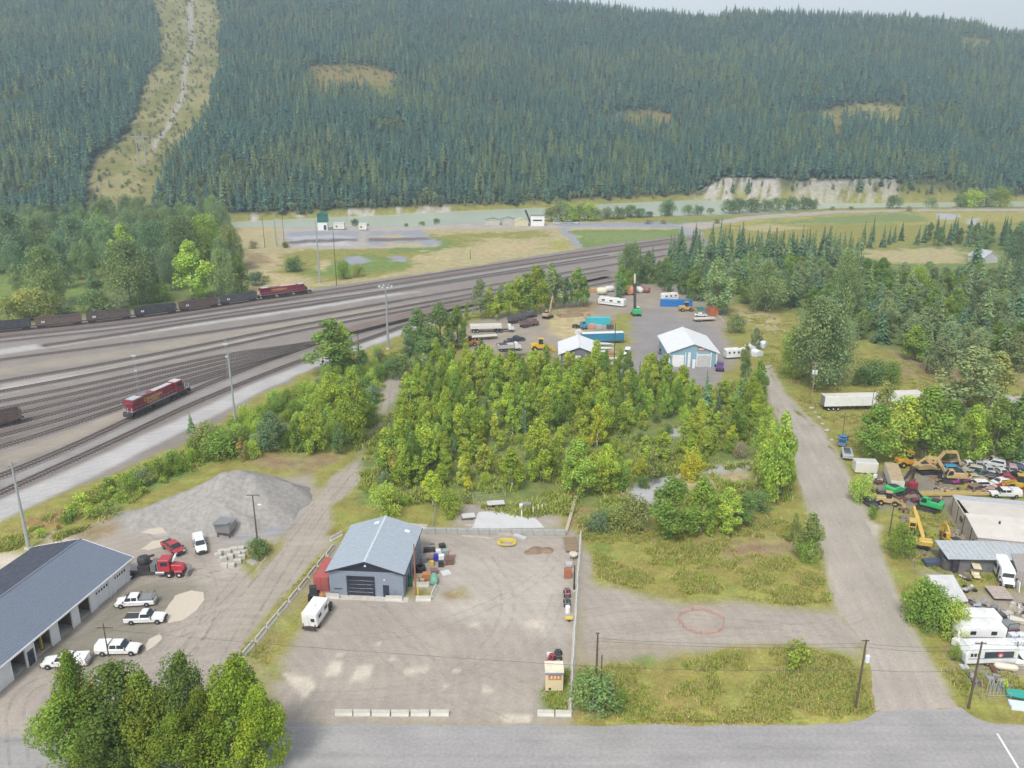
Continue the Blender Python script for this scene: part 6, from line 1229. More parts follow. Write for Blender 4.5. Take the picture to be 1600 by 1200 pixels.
def nearest_s(path,pt):
    best=(1e9,0);acc=0
    for a_,b_ in zip(path,path[1:]):
        l=(b_-a_).length; t_=max(0,min(1,(pt-a_).dot(b_-a_)/l/l)); d_=(a_.lerp(b_,t_)-pt).length
        if d_<best[0]: best=(d_,acc+t_*l)
        acc+=l
    return best[1]
path=TR['coal']; s0=nearest_s(path,G(486,459))
def loco(label,word='CP'):
    red=P('locomotive_red',(.19,.014,.028),dirt=.35); root=thing('locomotive',label,'locomotive',(0,0,0),0)
    mb=MB(); mb.box((0,0,1.35),(21.6,3.0,.3),dark()); mb.box((0,0,1.68),(21.2,2.9,.05),steel()); mb.build('frame',root)
    mb=MB(); mb.box((-1.0,0,1.74),(13.0,1.9,2.65),red,ty=.92); mb.build('engine_hood',root,bevel=.06)
    mb=MB(); mb.box((-8.3,0,1.74),(3.6,2.1,1.7),red); mb.prof([(-10.4,3.5,1.75),(-10.2,4.55,1.55),(-6.4,4.6,1.55),(-6.3,3.5,1.2),(-6.6,3.3,1.05),(-10.1,3.3,1.05)],red); mb.build('radiator_section',root,bevel=.04)
    mb=MB(); mb.box((-8.3,0,4.61),(3.0,2.4,.08),mat('radiator_fans',(.5,.52,.54),metal=.3)); mb.box((-5.2,0,4.42),(2.2,1.2,.25),steel()); mb.build('radiator_top',root)
    mb=MB(); mb.box((1.6,0,4.42),(6.4,1.5,.10),mat('hood_roof_pale',(.52,.48,.49))); mb.build('hood_top',root)
    mb=MB(); mb.box((6.9,0,1.74),(2.7,3.0,2.75),red,ty=.86); cb=mb.build('cab',root,bevel=.07); mb=MB(); mb.box((6.9,0,4.5),(2.6,2.3,.1),mat('hood_roof_pale',(.52,.48,.49))); mb.build('cab_roof',cb)
    mb=MB(); mb.box((7.0,0,3.25),(1.6,3.02,.65),glass(),ty=.93); mb.box((8.26,0,3.35),(.05,2.2,.6),glass()); mb.build('cab_window',cb)
    mb=MB(); mb.prof([(8.3,1.74,1.0),(8.3,3.3,.85),(9.4,3.05,.6),(9.7,2.4,.55),(9.7,1.74,.6)],red); mb.build('nose',root,bevel=.06)
    for x in (-7.,7.):
        mb=MB(); mb.box((x,0,.55),(5.2,2.3,.55),dark())
        for o in (-1.9,0,1.9):
            for s in (-1,1): mb.cyl((x+o,s*.70,.55),(x+o,s*.86,.55),.52,rust(),n=12)
        mb.build('bogie',root)
    mb=MB(); mb.prof([(-2.6,.45),(-2.9,1.3),(2.9,1.3),(2.6,.45)],dark(),wd=2.7); mb.build('fuel_tank',root)
    mb=MB(); 
    for s in (-1,1):
        mb.beam((-10.5,s*1.45,2.75),(5.4,s*1.45,2.75),.05,.05,steel())
        for i in range(12): mb.beam((-10.5+i*1.445,s*1.45,1.7),(-10.5+i*1.445,s*1.45,2.75),.05,.05,steel())
    for x in (-10.75,10.5):
        for y in (-1.3,0,1.3): mb.beam((x,y,1.2),(x,y,2.8),.06,.06,white())
    mb.build('handrail',root); mb=MB(); mb.box((10.95,0,.5),(.3,2.6,.8),dark()); mb.box((-10.95,0,.5),(.3,2.6,.8),dark()); mb.box((11.2,0,.85),(.5,.35,.3),dark()); mb.build('pilot',root)
    cu=bpy.data.curves.new('lettering','FONT'); cu.body=word; cu.size=1.25; cu.extrude=.01; cu.space_line=.8; cu.align_x='CENTER'; me_=None
    cu.materials.append(P('letter_yellow',(.75,.50,.18))); tmp=bpy.data.objects.new('lettering',cu); C.objects.link(tmp); bpy.context.view_layer.update(); me_=bpy.data.meshes.new_from_object(tmp.evaluated_get(bpy.context.evaluated_depsgraph_get())); bpy.data.objects.remove(tmp)
    o=bpy.data.objects.new('lettering',me_); C.objects.link(o); o.parent=root; o.location=(-2.6,-.985,2.95); o.rotation_euler=(R(88),0,0)
    return root
l1=loco('dark red locomotive coupled at the right end of the coal train','CANADIAN'); s_=s0-11.2; p,a_=alongc(path,s_); l1.location=p+Vector((0,0,.38)); l1.rotation_euler[2]=a_; s_-=11.4
cc=[('grey_hopper',(.085,.085,.095)),('brown_hopper',(.12,.085,.075)),('black_hopper',(.05,.05,.062)),('brown_hopper',(.12,.085,.075)),('brown_hopper2',(.145,.10,.085)),('black_hopper',(.05,.05,.062)),('brown_hopper2',(.145,.10,.085)),('grey_hopper',(.085,.085,.095)),('brown_hopper',(.12,.085,.075))]
ordn=['grey coal car coupled right behind the locomotive of the coal train','brown coal car, second behind the locomotive of the coal train','black coal car, third behind the locomotive of the coal train','dull brown coal car, fourth behind the locomotive','reddish brown coal car, fifth behind the locomotive','black coal car with pale marks, sixth behind the locomotive','rusty brown coal car, seventh behind the locomotive','grey coal car cut by the left picture edge','brown coal car beyond the left picture edge']
for (cn,cl),lb in zip(cc[:8],ordn):
    s_-=8.0; 
    if s_<1: break
    o=coalcar(lb,cn,cl); p,a_=alongc(path,s_); o.location=p+Vector((0,0,.38)); o.rotation_euler[2]=a_; s_-=8.1
o=coalcar('lone brown coal car cut by the left picture edge on the ladder tracks','brown_hopper',(.15,.11,.095),None); a_=direction((0,668),(40,659)); p=G(38,659.5); o.location=p-Vector((math.cos(a_),math.sin(a_),0))*7.8+Vector((0,0,.38)); o.rotation_euler[2]=a_
path=TR['loco']; s1=nearest_s(path,G(196,657)); l2=loco('dark red locomotive standing alone in the rail yard','CANADIAN\nPACIFIC'); p,a_=alongc(path,s1+11.2); l2.location=p+Vector((0,0,.38)); l2.rotation_euler[2]=a_
# ================= BARRIERS =================
_bar={}
def barrier_mesh(L):
    k=round(L,1)
    if k not in _bar:
        mb=MB(); mb.add([(x,y,z) for x in (-L/2,L/2) for y,z in ((-.30,0),(-.30,.12),(-.12,.38),(-.09,.82),(.09,.82),(.12,.38),(.30,.12),(.30,0))],[tuple(range(8)),tuple(range(8,16))[::-1]]+[(i,8+i,8+(i+1)%8,(i+1)%8) for i in range(8)],conc())
        o=mb.build('barrier'); _bar[k]=o.data; bpy.data.objects.remove(o)
    return _bar[k]
def barrier(p,rz,L,label,group=None):
    o=bpy.data.objects.new('concrete_barrier',barrier_mesh(L)); C.objects.link(o); o.location=(p.x+rnd.uniform(-.05,.05),p.y+rnd.uniform(-.05,.05),0); o.rotation_euler=(0,0,rz+rnd.uniform(-.02,.02)); return setp(o,label,'barrier',group)
def barrow(px,L,label,group,gap=.12):
    q=[G(*p) for p in px]; tot=[];
    for a,b in zip(q,q[1:]):
        n=max(1,round((b-a).length/(L+gap))); st=(b-a).length/n
        for i in range(n):
            c_=a.lerp(b,(i+.5)/n); y_=topx(c_.x,c_.y,0)[1]; z_='lowest part' if y_>1010 else 'level with the canopy pickups' if y_>975 else 'level with the camper truck' if y_>935 else 'level with the red container' if y_>895 else 'level with the shop' if y_>860 else 'top end'
            barrier(c_,math.atan2(b.y-a.y,b.x-a.x),min(L,st-gap*.6),label+', '+z_,group)
barrow([(378,1029),(450,944),(522,855)],3.0,'barrier in the slanting row beside the dirt road','barriers along the dirt road',.35)
for i,(a_,b_) in enumerate([(523,551),(552,579),(581,610),(612,640),(642,671),(673,702)]):
    p,q=G(a_,1117),G(b_,1118); barrier((p+q)/2,0.01,(q-p).length-.1,['first of the six barriers along the paved road, nearest the big trees','second of the six barriers along the paved road, counted from the big trees','third of the six barriers along the paved road, counted from the big trees','fourth of the six barriers along the paved road, counted from the big trees','fifth of the six barriers along the paved road, counted from the big trees','last of the six barriers along the paved road, nearest the cream booth'][i],'six barriers by the paved road')
for a_,b_,lb in (((840,1117),(866,1118),'end barrier below the cream booth, nearer the lot entrance'),((868,1118),(893,1118),'end barrier below the cream booth, at the corner of the long row'),((530,935),(509,934),'single barrier in front of the red container'),((603,938),(629,938),'single barrier under the shop door'),((650,938),(674,938),'single barrier below the brown wooden pole'),((674,934),(681,919),'barrier standing at right angles to the shop front'),((646,916),(671,916),'barrier behind the weeds at the shop corner'),((640,824),(668,826),'barrier behind the shop at the back line'),((516,846),(534,836),'barrier behind the left rear corner of the shop')):
    p,q=G(*a_),G(*b_); barrier((p+q)/2,math.atan2(q.y-p.y,q.x-p.x),(q-p).length,lb)
barrow([(891,1113),(897,1000),(903,900),(908,835)],2.6,'barrier in the straight row right of the lot','barriers dividing the gravel lot from the field',.06)
lockm=mat('lock_block',(.36,.36,.34),rough=.95,var=.15,dirt=.45)
n=13; a_,b_=G(664,833),G(884,836)
for i in range(n):
    mb=MB(); mb.box((0,0,0),((b_-a_).length/n-.05,.6,1.05),lockm); one('concrete_block',mb,'concrete block of the back wall line '+('next to the shop corner' if i==0 else 'second from the shop corner' if i==1 else 'in front of the wire fence' if i<4 else 'below the concrete pad' if i<9 else 'between the pad and the wooden beam' if i<12 else 'touching the wooden beam'),'block',a_.lerp(b_,(i+.5)/n),math.atan2(b_.y-a_.y,b_.x-a_.x),'blocks of the back wall line',bevel=.03)
def timber(name,label,a,b,w_,h_,m,cat='beam',z=0):
    p,q=G(*a),G(*b); mb=MB(); L=(q-p).length; mb.box((0,0,0),(L,w_,h_),m); o=one(name,mb,label,cat,(p+q)/2+Vector((0,0,z)),math.atan2(q.y-p.y,q.x-p.x)); return o
palew=mat('pale_timber',(.46,.40,.33),rough=.85,var=.15,scale=2)
timber('timber_beam','long pale wooden beam running back from the end of the block wall',(885,832),(900,778),.55,.5,palew); timber('timber_beam','long thin timber lying before the block wall',(722,838),(772,842),.25,.22,palew); timber('timber_beam','short timber behind the yellow coil',(780,836),(800,836),.5,.3,palew); timber('timber_beam','pale board leaning by the dirt heap',(803,836),(822,843),.9,.3,P('pale_board',(.5,.5,.5)))
st=thing('plank_stack','wide stack of weathered planks at the top of the dividing row','plank stack',G(892,853),.02)
for r_ in range(10):
    mb=MB(); mb.box((0,-2.2+r_*.5,.3+.02*(r_%2)),(2.3,.42,.12),woodm()); mb.build('plank',st)
for x in (-.9,.9): mb=MB(); mb.box((x,.1,0),(.15,5.2,.29),woodm()); mb.build('bearer',st)
# ================= SHOP SURROUNDINGS =================
rc=P('container_red',(.42,.10,.09),rough=.55,coat=0,dirt=.35)
container('faded red shipping container beside the blue-grey shop',(502,925),(521,892),rc,L=6.06)
t=thing('camper_van','white box camper truck with dark cab, parked by the barriers','camper van')
mb=MB(); mb.prof([(-3.2,.8),(-3.3,3.0),(1.2,3.05),(1.7,2.7),(1.7,2.0),(1.1,1.9),(1.1,.8)],white(),wd=2.35); mb.build('body',t,bevel=.07)
mb=MB(); mb.box((-3.32,-.55,1.7),(.05,.55,.5),glass()); mb.build('rear_window',t); mb=MB(); mb.box((-3.32,.45,.9),(.05,.75,1.6),P('offwhite2',(.7,.7,.69))); mb.build('rear_door',t); 
for x in (-2.0,.2): mb=MB(); mb.box((x,-1.19,1.8),(1.0,.05,.55),glass()); mb.build('side_window',t)
mb=MB(); mb.prof([(1.15,.5,.95),(1.15,1.85,.85),(1.9,1.8,.85),(2.4,1.2,.9),(3.3,1.05,.88),(3.4,.5,.9)],dark()); mb.build('cab',t,bevel=.05); mb=MB(); mb.box((-3.45,0,.45),(.3,2.1,.3),dark()); mb.build('bumper',t); mb=MB(); mb.box((-3.3,-.9,.95),(.06,.18,.3),P('taillight',(.4,.02,.02))); mb.box((-3.3,.98,.95),(.06,.14,.3),P('taillight',(.4,.02,.02))); mb.build('taillight',t)
mb=MB(); mb.box((-1.2,.2,3.06),(.7,.7,.16),white()); mb.build('roof_vent',t)
for x in (-2.1,2.4):
    for s in (-1,1): wheel(t,x,s*.95,.4)
place(t,486,984,510,950)
t=thing('tractor','small dark tractor between the camper and the red container','tractor'); mb=MB(); mb.prof([(-.9,.6),(-.9,1.2),(.2,1.25),(1.4,1.1),(1.5,.6)],dark(),wd=.8); mb.build('body',t,bevel=.05)
mb=MB(); mb.box((-.3,0,1.2),(1.0,1.1,1.1),glass(),tx=.85,ty=.85); mb.box((-.3,0,2.3),(1.05,1.1,.1),dark()); mb.build('cab',t)
for x,r_ in ((-.6,.62),(1.1,.38)):
    for s in (-1,1): wheel(t,x,s*.62,r_,.32)
place(t,489,944,492,927)
mb=MB(); mb.prof([(-.6,0),(-.6,.7),(.2,.9),(.6,.4),(.6,0)],P('orange',(.55,.22,.05)),wd=.9); mb.beam((-.6,0,.5),(-1.3,0,.9),.1,.1,dark()); one('wood_splitter',mb,'small orange machine in front of the red container','machine',G(503,935),.6,bevel=.03)
mb=MB(); mb.cyl((0,0,0),(0,0,1.0),.25,white()); mb.cyl((0,0,1.0),(0,0,1.25),.12,dark()); one('gas_bottle',mb,'small white gas bottle beside the big shop door','gas bottle',G(533,928))
mb=MB(); mb.box((0,0,0),(.5,.4,.6),steel()); mb.cyl((-.3,0,.1),(.3,0,.1),.1,dark()); one('compressor',mb,'small grey compressor beside the gas bottle','compressor',G(527,929))
# the junk between shop and lot
def barrel(label,x,y,c_,n_,r_=.3,h_=.9,cat='barrel',g=None):
    mb=MB(); mb.lathe((0,0,0),[(r_*.95,0),(r_,.03),(r_,h_*.33),(r_*1.05,h_*.35),(r_,h_*.37),(r_,h_*.97),(r_*.95,h_),(r_*.9,h_*.97)],P(n_,c_),14); return one('barrel',mb,label,cat,G(x,y),0,g)
def crate(label,x,y,c_,n_,d_=(1.1,1.,.9),rz=0,cat='crate',name='crate',z=0):
    pm=P(n_,c_,rough=.7); mb=MB(); a_,b_,h_=d_; mb.box((0,0,.12),(a_,b_,h_-.12),pm); mb.box((0,0,h_),(a_+.06,b_+.06,.05),pm)
    for sx in (-1,1): mb.box((sx*(a_/2-.1),0,0),(.12,b_,.12),dark()); 
    for sx in (-1,0,1): mb.box((sx*(a_/2-.05),-b_/2-.02,.12),(.07,.05,h_-.14),pm)
    o=one(name,mb,label,cat,G(x,y)+Vector((0,0,z)),rz); return o
def tyres(label,x,y,n_,r_=.55,g=None):
    for k in range(n_):
        mb=MB(); mb.lathe((0,0,0),[(r_*.55,0),(r_*.9,0),(r_,.06),(r_,.2),(r_*.9,.26),(r_*.55,.26),(r_*.5,.13),(r_*.55,0)],rubber(),16); p=G(x,y); one('tyre',mb,label,'tyre',(p.x+rnd.uniform(-.06,.06),p.y+rnd.uniform(-.06,.06),k*.27),0,g)
tyres('big black tyre in the stack against the shop side wall',657,893,4,.85,'tyre stack by the shop'); 
barrel('dark green round tank at the shop corner',640,914,(.02,.16,.07),'tank_green',.55,1.3,'tank'); crate('orange metal cabinet behind the weeds',667,905,(.45,.21,.07),'cabinet_orange',(1.3,1.,1.1),.05,'cabinet','cabinet')
mb=MB(); mb.lathe((0,0,.7),[(.1,-1.1),(.55,-1.0),(.62,-.7),(.62,.7),(.55,1.0),(.1,1.1)],P('tank_mint',(.18,.42,.32)),14,'Y'); mb.box((0,-.7,0),(.9,.15,.4),dark()); mb.box((0,.7,0),(.9,.15,.4),dark()); one('fuel_tank',mb,'mint green horizontal tank at the end of the junk row','tank',G(678,910),.1)
crate('bright blue bin in the middle of the junk row',682,876,(.02,.03,.35),'bin_blue',(.9,.8,1.1),0,'bin','bin'); barrel('yellow drum beside the tyre stack',675,884,(.6,.42,.05),'drum_yellow',.36,.9); crate('white tote box behind the blue bin',686,866,(.7,.72,.75),'tote_white',(1.,.9,.8),.1,'tote','tote'); crate('white appliance right of the blue bin',690,877,(.75,.74,.74),'appliance_white',(.9,.7,1.2),0,'appliance','appliance'); crate('black box below the white appliance',689,885,(.03,.03,.035),'box_black',(.9,.8,.9),.1,'box','storage_box')
crate('grey-green machine at the back of the junk row',695,866,(.28,.34,.30),'machine_grey',(1.2,1.,.8),.2,'machine','machine'); crate('black box at the far end of the junk row',691,857,(.04,.035,.04),'box_black',(1.,.9,.8),.4,'box','storage_box'); crate('brown rusty bin at the lot side of the junk row',702,880,(.16,.08,.06),'bin_brown',(1.3,1.4,1.),.1,'bin','bin'); crate('pink crate at the lot side of the junk row',706,872,(.5,.28,.25),'crate_pink',(.8,.8,.9),0)
crate('long black tool chest against the shop rear corner',671,862,(.03,.03,.03),'box_black',(2.,.7,.7),.1,'chest','tool_chest'); crate('wooden pallet box left of the orange cabinet',655,906,(.38,.26,.18),'wood_box',(1.1,1.2,.8),0,'pallet box','pallet_box'); crate('second wooden pallet box beside the brown pole',650,912,(.42,.32,.24),'wood_box2',(.9,.9,.7),.2,'pallet box','pallet_box'); crate('purple-grey scrap tub between tyres and mint tank',678,895,(.22,.12,.14),'tub_purple',(1.2,1.,.6),.2,'tub','scrap_tub'); crate('grey engine stand behind the tyre stack',662,878,(.16,.17,.18),'stand_grey',(1.,.9,1.),.3,'machine','engine_stand'); crate('brown wooden skid behind the yellow drum',675,873,(.25,.17,.12),'skid_brown',(1.2,1.,.4),0,'skid','wooden_skid')
timber('pallet','flat white panel at the edge of the junk row',(690,897),(703,894),1.5,.15,P('panel_white',(.62,.62,.60)),'panel'); timber('timber_beam','dark plank by the shop rear corner',(672,851),(679,851),.4,.3,woodm())
for x,y,lb in ((647,914,'small orange wooden crate at the foot of the brown pole'),(660,912,'pale board leaning by the orange cabinet')): crate(lb,x,y,(.5,.33,.2),'crate_tan',(.6,.6,.8),.1)
# poles
def pole(label,xb,yb,yt,arms=(),r_=.15,m=None,trans=0,lamp=False,name='utility_pole',cat='utility pole',lean=0,h=None,g=None,armrz=0):
    p=G(xb,yb); h=h or HT(xb,yb,yt); m=m or mat('pole_wood',(.10,.075,.055),rough=.9,var=.25,scale=3); root=thing(name,label,cat,p,armrz,g); root.rotation_euler[1]=lean
    mb=MB(); mb.cyl((0,0,-.1),(0,0,h),r_*1.15,m,r_*.75,8); mb.build('pole',root)
    for z_,w_ in arms:
        mb=MB(); mb.box((0,.18,h-z_),(w_,.1,.12),m); ar=mb.build('crossarm',root); 
        for s in (-.45,0,.45):
            mb=MB(); mb.cyl((s*w_,.18,h-z_+.12),(s*w_,.18,h-z_+.34),.05,P('insulator',(.45,.42,.40)),.03,6); mb.build('insulator',ar)
    for k in range(trans):
        mb=MB(); x=.45 if trans==1 else (-.4+.8*k); mb.lathe((x,-.1,h-3.2),[(.05,0),(.3,.05),(.3,.95),(.24,1.05),(.05,1.1)],P('transformer',(.62,.66,.68)),12); mb.build('transformer',root)
    if lamp: mb=MB(); mb.beam((0,0,h-2),(.9,0,h-1.7),.06,.06,steel()); mb.box((1.0,0,h-1.8),(.6,.25,.14),white()); mb.build('lamp',root)
    return root
A1=pole('utility pole rising from the rounded shrub at the barrier corner',930,1100,990,((.1,.5),),trans=0); A2=pole('utility pole with white transformer at the street corner',1337,1107,1000,((.3,1.0),),trans=1); A3=pole('utility pole at the corner of the salvage yard fence',1513,1107,1003,((.4,1.4),),trans=0)
mb=MB(); p=G(932,1098); mb.cyl((0,0,0),(0,0,7.5),.10,mat('pole_wood',(.10,.075,.055)),.08,7); one('brace_pole',mb,'thin second pole standing against the pole by the barrier corner','pole',(p.x+.45,p.y-.2,0))
pole('thin wooden pole with crossarm in front of the parked canopy pickup',170,1026,974,((.9,2.3),),.09); pole('pole with white lamp and crossarm at the edge of the dirt road',404,862,774,((.1,2.3),),.14,lamp=True,trans=0); pole('dark pole standing by the round bush near the yellow crane',1389,838,790,((.1,.8),),.12); pole('thin pole behind the blue pickup by the side road',1315,692,645,((.1,.5),),.1,mat('pole_green',(.12,.14,.11))); pole('pole with twin transformers below the great cottonwood',1267,632,566,((.3,2.2),(1.2,1.6)),.13,mat('pole_tan',(.30,.25,.18)),trans=2); pole('thin pole in front of the white semi-trailer',1357,672,600,(),.09,mat('pole_green',(.12,.14,.11)))
pole('brown wooden pole with yellow foot at the shop corner',650,935,850,(),.13,mat('pole_brown',(.30,.14,.07),rough=.9)); mb=MB(); mb.cyl((0,0,0),(0,0,2.2),.11,P('guard_yellow',(.6,.5,.05))); one('pole_guard',mb,'yellow guard pipe at the foot of the brown wooden pole','guard',(G(650,935)+Vector((.33,-.05,0))))
pole('thin pole in the middle of the thicket edge behind the shop',1261,830,810,(),.08)
galv=mat('galvanised',(.40,.43,.44),rough=.5,metal=.4,var=.1)
def mast(label,xb,yb,yt,r_=.35,lights=0,arms=False,lean=0):
    root=thing('steel_mast',label,'mast',G(xb,yb),direction((300,640),(400,592))); h=HT(xb,yb,yt); root.rotation_euler[1]=lean; mb=MB(); n=10; mb.cyl((0,0,0),(0,0,h),r_,galv,r_*.45,n); mb.box((0,0,0),(r_*3,r_*3,.3),conc()); mb.build('pole',root)
    if lights:
        mb=MB(); mb.beam((-2.2,0,h-.2),(2.2,0,h-.2),.12,.12,galv); mb.beam((0,-2.2,h-.6),(0,2.2,h-.6),.12,.12,galv); br=mb.build('light_bracket',root)
        for k in range(lights): a=2*PI*k/lights; mb=MB(); mb.box((2.1*math.cos(a),2.1*math.sin(a),h-.6),(.5,.5,.35),P('floodlight',(.6,.62,.62)),tx=.7,ty=.7); mb.build('floodlight',br)
    if arms:
        mb=MB(); mb.beam((-1.,0,h-.8),(1.,0,h-.8),.1,.12,galv); mb.build('crossarm',root)
    return root
mast('tall steel mast at the far left beside the white garage roof',45,857,720,.34,0,True); mast('steel mast rising from the scrub beside the bank shrubs',370,676,548,.30,0,True); mast('thickest steel mast with floodlights at the end of the scrub belt',607,545,445,.42,8); mast('grey steel mast at the far side of the rail yard near the locomotive',500,443,345,.45); 
mast('short steel pylon at the power line crossing',432,385,334,.5,0,False); 
for x,y,yt,lb in ((414,387,338,'thin wooden pylon left of the short steel pylon'),(444,378,336,'thin wooden pylon right of the short steel pylon'),(526,446,354,'thin wooden pole beside the grey mast across the yard'),(563,590,515,'thin wooden pole left of the floodlight mast'),(735,405,390,'short marker pole in the dry field'),(993,470,430,'dark pole beside the green drill rig'),(958,600,505,'tall thin pole between the parked white trucks')): pole(lb,x,y,yt,((.3,2.),) if y<400 else (),.14)
def lattice(label,xb,yb,yt):
    root=thing('light_tower',label,'light tower',G(xb,yb),0); h=HT(xb,yb,yt); mb=MB(); 
    for sx,sy in ((-.3,-.3),(.3,-.3),(0,.35)): mb.beam((sx,sy,0),(sx*.6,sy*.6,h),.05,.05,galv)
    k=0; z_=0
    while z_<h-1: mb.beam((-.3,-.3,z_),(.3*.9,-.3*.9,z_+.9),.03,.03,galv); mb.beam((.3,-.3,z_),(0,.33,z_+.9),.03,.03,galv); z_+=.9
    mb.build('lattice',root); mb=MB(); mb.box((0,0,h*.72),(1.2,.6,.25),P('floodlight',(.6,.62,.62))); mb.box((0,0,h*.45),(.8,.6,.25),P('floodlight',(.6,.62,.62))); mb.build('floodlight',root)
lattice('slim lattice light tower right behind the lone locomotive',218,618,532); lattice('slim lattice light tower in the yard behind the scrub mast',358,590,518)
t=thing('windsock_mast','thin pale mast with a red windsock in front of the round cottonwood','windsock mast',G(216,476),0); hh=HT(216,476,424); mb=MB(); mb.cyl((0,0,0),(0,0,hh),.14,P('pale_green_pole',(.35,.48,.42)),.09,7); mb.build('pole',t)
for k in range(4): mb=MB(); mb.cyl((-1.8+k*.9,0,hh-.1),(-.9+k*.9,0,hh-.1),.42-.05*(3-k),P('sock_red' if k%2==0 else 'sock_white',(.5,.10,.06) if k%2==0 else (.75,.7,.68)),.37-.05*(3-k)+.04,9); mb.build('windsock',t)
# H-frame pylons on the cleared strip
def hframe(label,px,py,h):
    p=GT(px,py); root=thing('transmission_pylon',label,'pylon',p,0)
    for s in (-1,1): mb=MB(); mb.cyl((s*3,0,-1),(s*3,0,h),.45,galv,.3,7); mb.build('leg',root)
    mb=MB(); mb.beam((-7,0,h-3),(7,0,h-3),.5,.5,galv); mb.beam((-3,0,h*.5),(3,0,h-4),.2,.2,galv); mb.beam((3,0,h*.5),(-3,0,h-4),.2,.2,galv); mb.build('crossarm',root); return p
P1=hframe('grey twin-leg transmission pylon on the cleared hillside strip',224,262,26); P2=hframe('small distant transmission pylon high on the cleared strip',296,62,24); 
# wires
def wire(pts,label,r_=.022,sag=.5,g=None,n=12):
    mb=MB(); m=mat('wire',(.05,.05,.05),rough=.6)
    for a,b in zip(pts,pts[1:]):
        a,b=Vector(a),Vector(b); q=[a.lerp(b,k/n)-Vector((0,0,sag*4*(k/n)*(1-k/n))) for k in range(n+1)]
        for u,v in zip(q,q[1:]): mb.cyl(u,v,r_,m,n=4)
    return one('power_line',mb,label,'power line',group=g)
PA,PB,PC_=A1.location,A2.location,A3.location; L0=Vector((-62,98,0))
wire([Vector((PA.x-.2,PA.y,10)),Vector((PB.x-.4,PB.y,9.9)),Vector((PC_.x-.4,PC_.y,9.7)),Vector((PC_.x+45,PC_.y+1,9.5))],'upper wire running along the paved road between the poles'); wire([Vector((PA.x+.2,PA.y,9.6)),Vector((PB.x+.4,PB.y,9.3)),Vector((PC_.x+.4,PC_.y,9.0)),Vector((PC_.x+45,PC_.y+1,9))],'second wire running along the paved road between the poles'); wire([G(170,1026)+Vector((0,0,4.5)),Vector((PA.x,PA.y,5.8)),Vector((PB.x,PB.y,6.0)),Vector((PC_.x,PC_.y,6.0)),Vector((PC_.x+45,PC_.y+1,6))],'lowest sagging wire crossing the gravel lot and the front field',.028,.4)
pt=G(432,385)+Vector((0,0,17)); wire([P1+Vector((0,0,24)),pt+Vector((-3,0,2))],'power line from the hillside pylon down to the short steel pylon',.07,6)
# booth etc.
t=thing('booth','cream wooden booth with orange sign panel by the dividing barriers','booth',G(866,1081),.01); cr=P('cream',(.66,.55,.36),rough=.6,dirt=.2)
mb=MB(); mb.box((0,1.1,.15),(2.35,2.2,2.9),cr); mb.build('body',t,bevel=.03); mb=MB(); mb.box((0,1.1,3.05),(2.5,2.4,.1),P('cream_roof',(.74,.69,.52))); mb.build('roof',t); mb=MB(); mb.box((0,-.14,2.86),(2.5,.12,.22),P('blue_trim',(.20,.26,.38))); mb.build('fascia',t)
mb=MB(); mb.box((.05,-.04,1.95),(1.7,.07,.75),P('orange_panel',(.50,.20,.08))); sg=mb.build('sign',t)
for x in (-.45,0,.45): mb=MB(); mb.box((x+.05,-.09,2.1),(.26,.04,.45),P('sign_mark',(.68,.55,.38))); mb.build('sign_lettering',sg)
mb=MB(); mb.box((0,1.1,0),(2.2,2.,.15),dark()); mb.build('skid',t); mb=MB(); mb.box((-.6,-.04,.35),(.3,.06,.3),dark()); mb.build('vent',t)
def quad(label,x,y,c_,n_,rz):
    t=thing('quad_bike',label,'quad bike'); mb=MB(); mb.prof([(-.9,.55,.35),(-.9,.85,.4),(-.2,.8,.2),(.1,.95,.2),(.5,.85,.4),(.95,.75,.4),(.95,.5,.3)],P(n_,c_)); mb.build('body',t,bevel=.04); mb=MB(); mb.box((-.35,0,.82),(.8,.35,.14),dark()); mb.build('seat',t); mb=MB(); mb.beam((.35,-.35,1.1),(.35,.35,1.1),.05,.05,dark()); mb.build('handlebar',t)
    for xx in (-.6,.65):
        for s in (-1,1): wheel(t,xx,s*.45,.28,.22)
    t.location=G(x,y); t.rotation_euler[2]=rz
quad('red quad bike behind the cream booth',861,1034,(.45,.04,.06),'quad_red',1.2); quad('black quad bike behind the cream booth, nearer the barriers',872,1027,(.04,.04,.045),'quad_black',1.5); crate('small white box on the ground behind the booth',858,1026,(.7,.68,.66),'white_box',(.6,.6,.5),0,'box','storage_box')
# along the dividing barriers
mb=MB(); mb.lathe((0,0,.5),[(.1,0),(.6,.1),(.75,.5),(.7,.55)],P('hopper_pale',(.62,.55,.45)),14); 
for a in range(4): mb.cyl((.5*math.cos(a*1.57),.5*math.sin(a*1.57),0),(.4*math.cos(a*1.57),.4*math.sin(a*1.57),.6),.05,dark(),n=6)
one('spreader',mb,'round pale salt spreader near the plank stack','spreader',G(896,873)); timber('timber_beam','orange tinted board on the plank stack end',(890,863),(900,863),.6,.3,P('board_orange',(.6,.42,.2)))
crate('rust red wooden crate beside the dividing barriers',887,902,(.35,.12,.06),'crate_red',(1.2,.9,1.5),0); crate('grey slab box behind the rust red crate',889,884,(.45,.44,.44),'box_grey',(1.1,1.2,.5),0,'box','storage_box')
mb=MB(); mb.cyl((0,0,0),(0,0,4.6),.16,dark(),.10,8); mb.box((0,0,0),(.6,.6,.2),conc()); one('steel_post',mb,'tall black post among the machines by the dividing barriers','post',G(897,923))
quad('pink-red machine wreck beside the black post',886,930,(.35,.12,.16),'machine_pink',1.57); quad('grey mower below the pink-red machine',886,945,(.13,.15,.14),'mower_grey',1.57); barrel('white drum in front of the grey mower',887,957,(.78,.78,.78),'drum_white',.4,1.1)
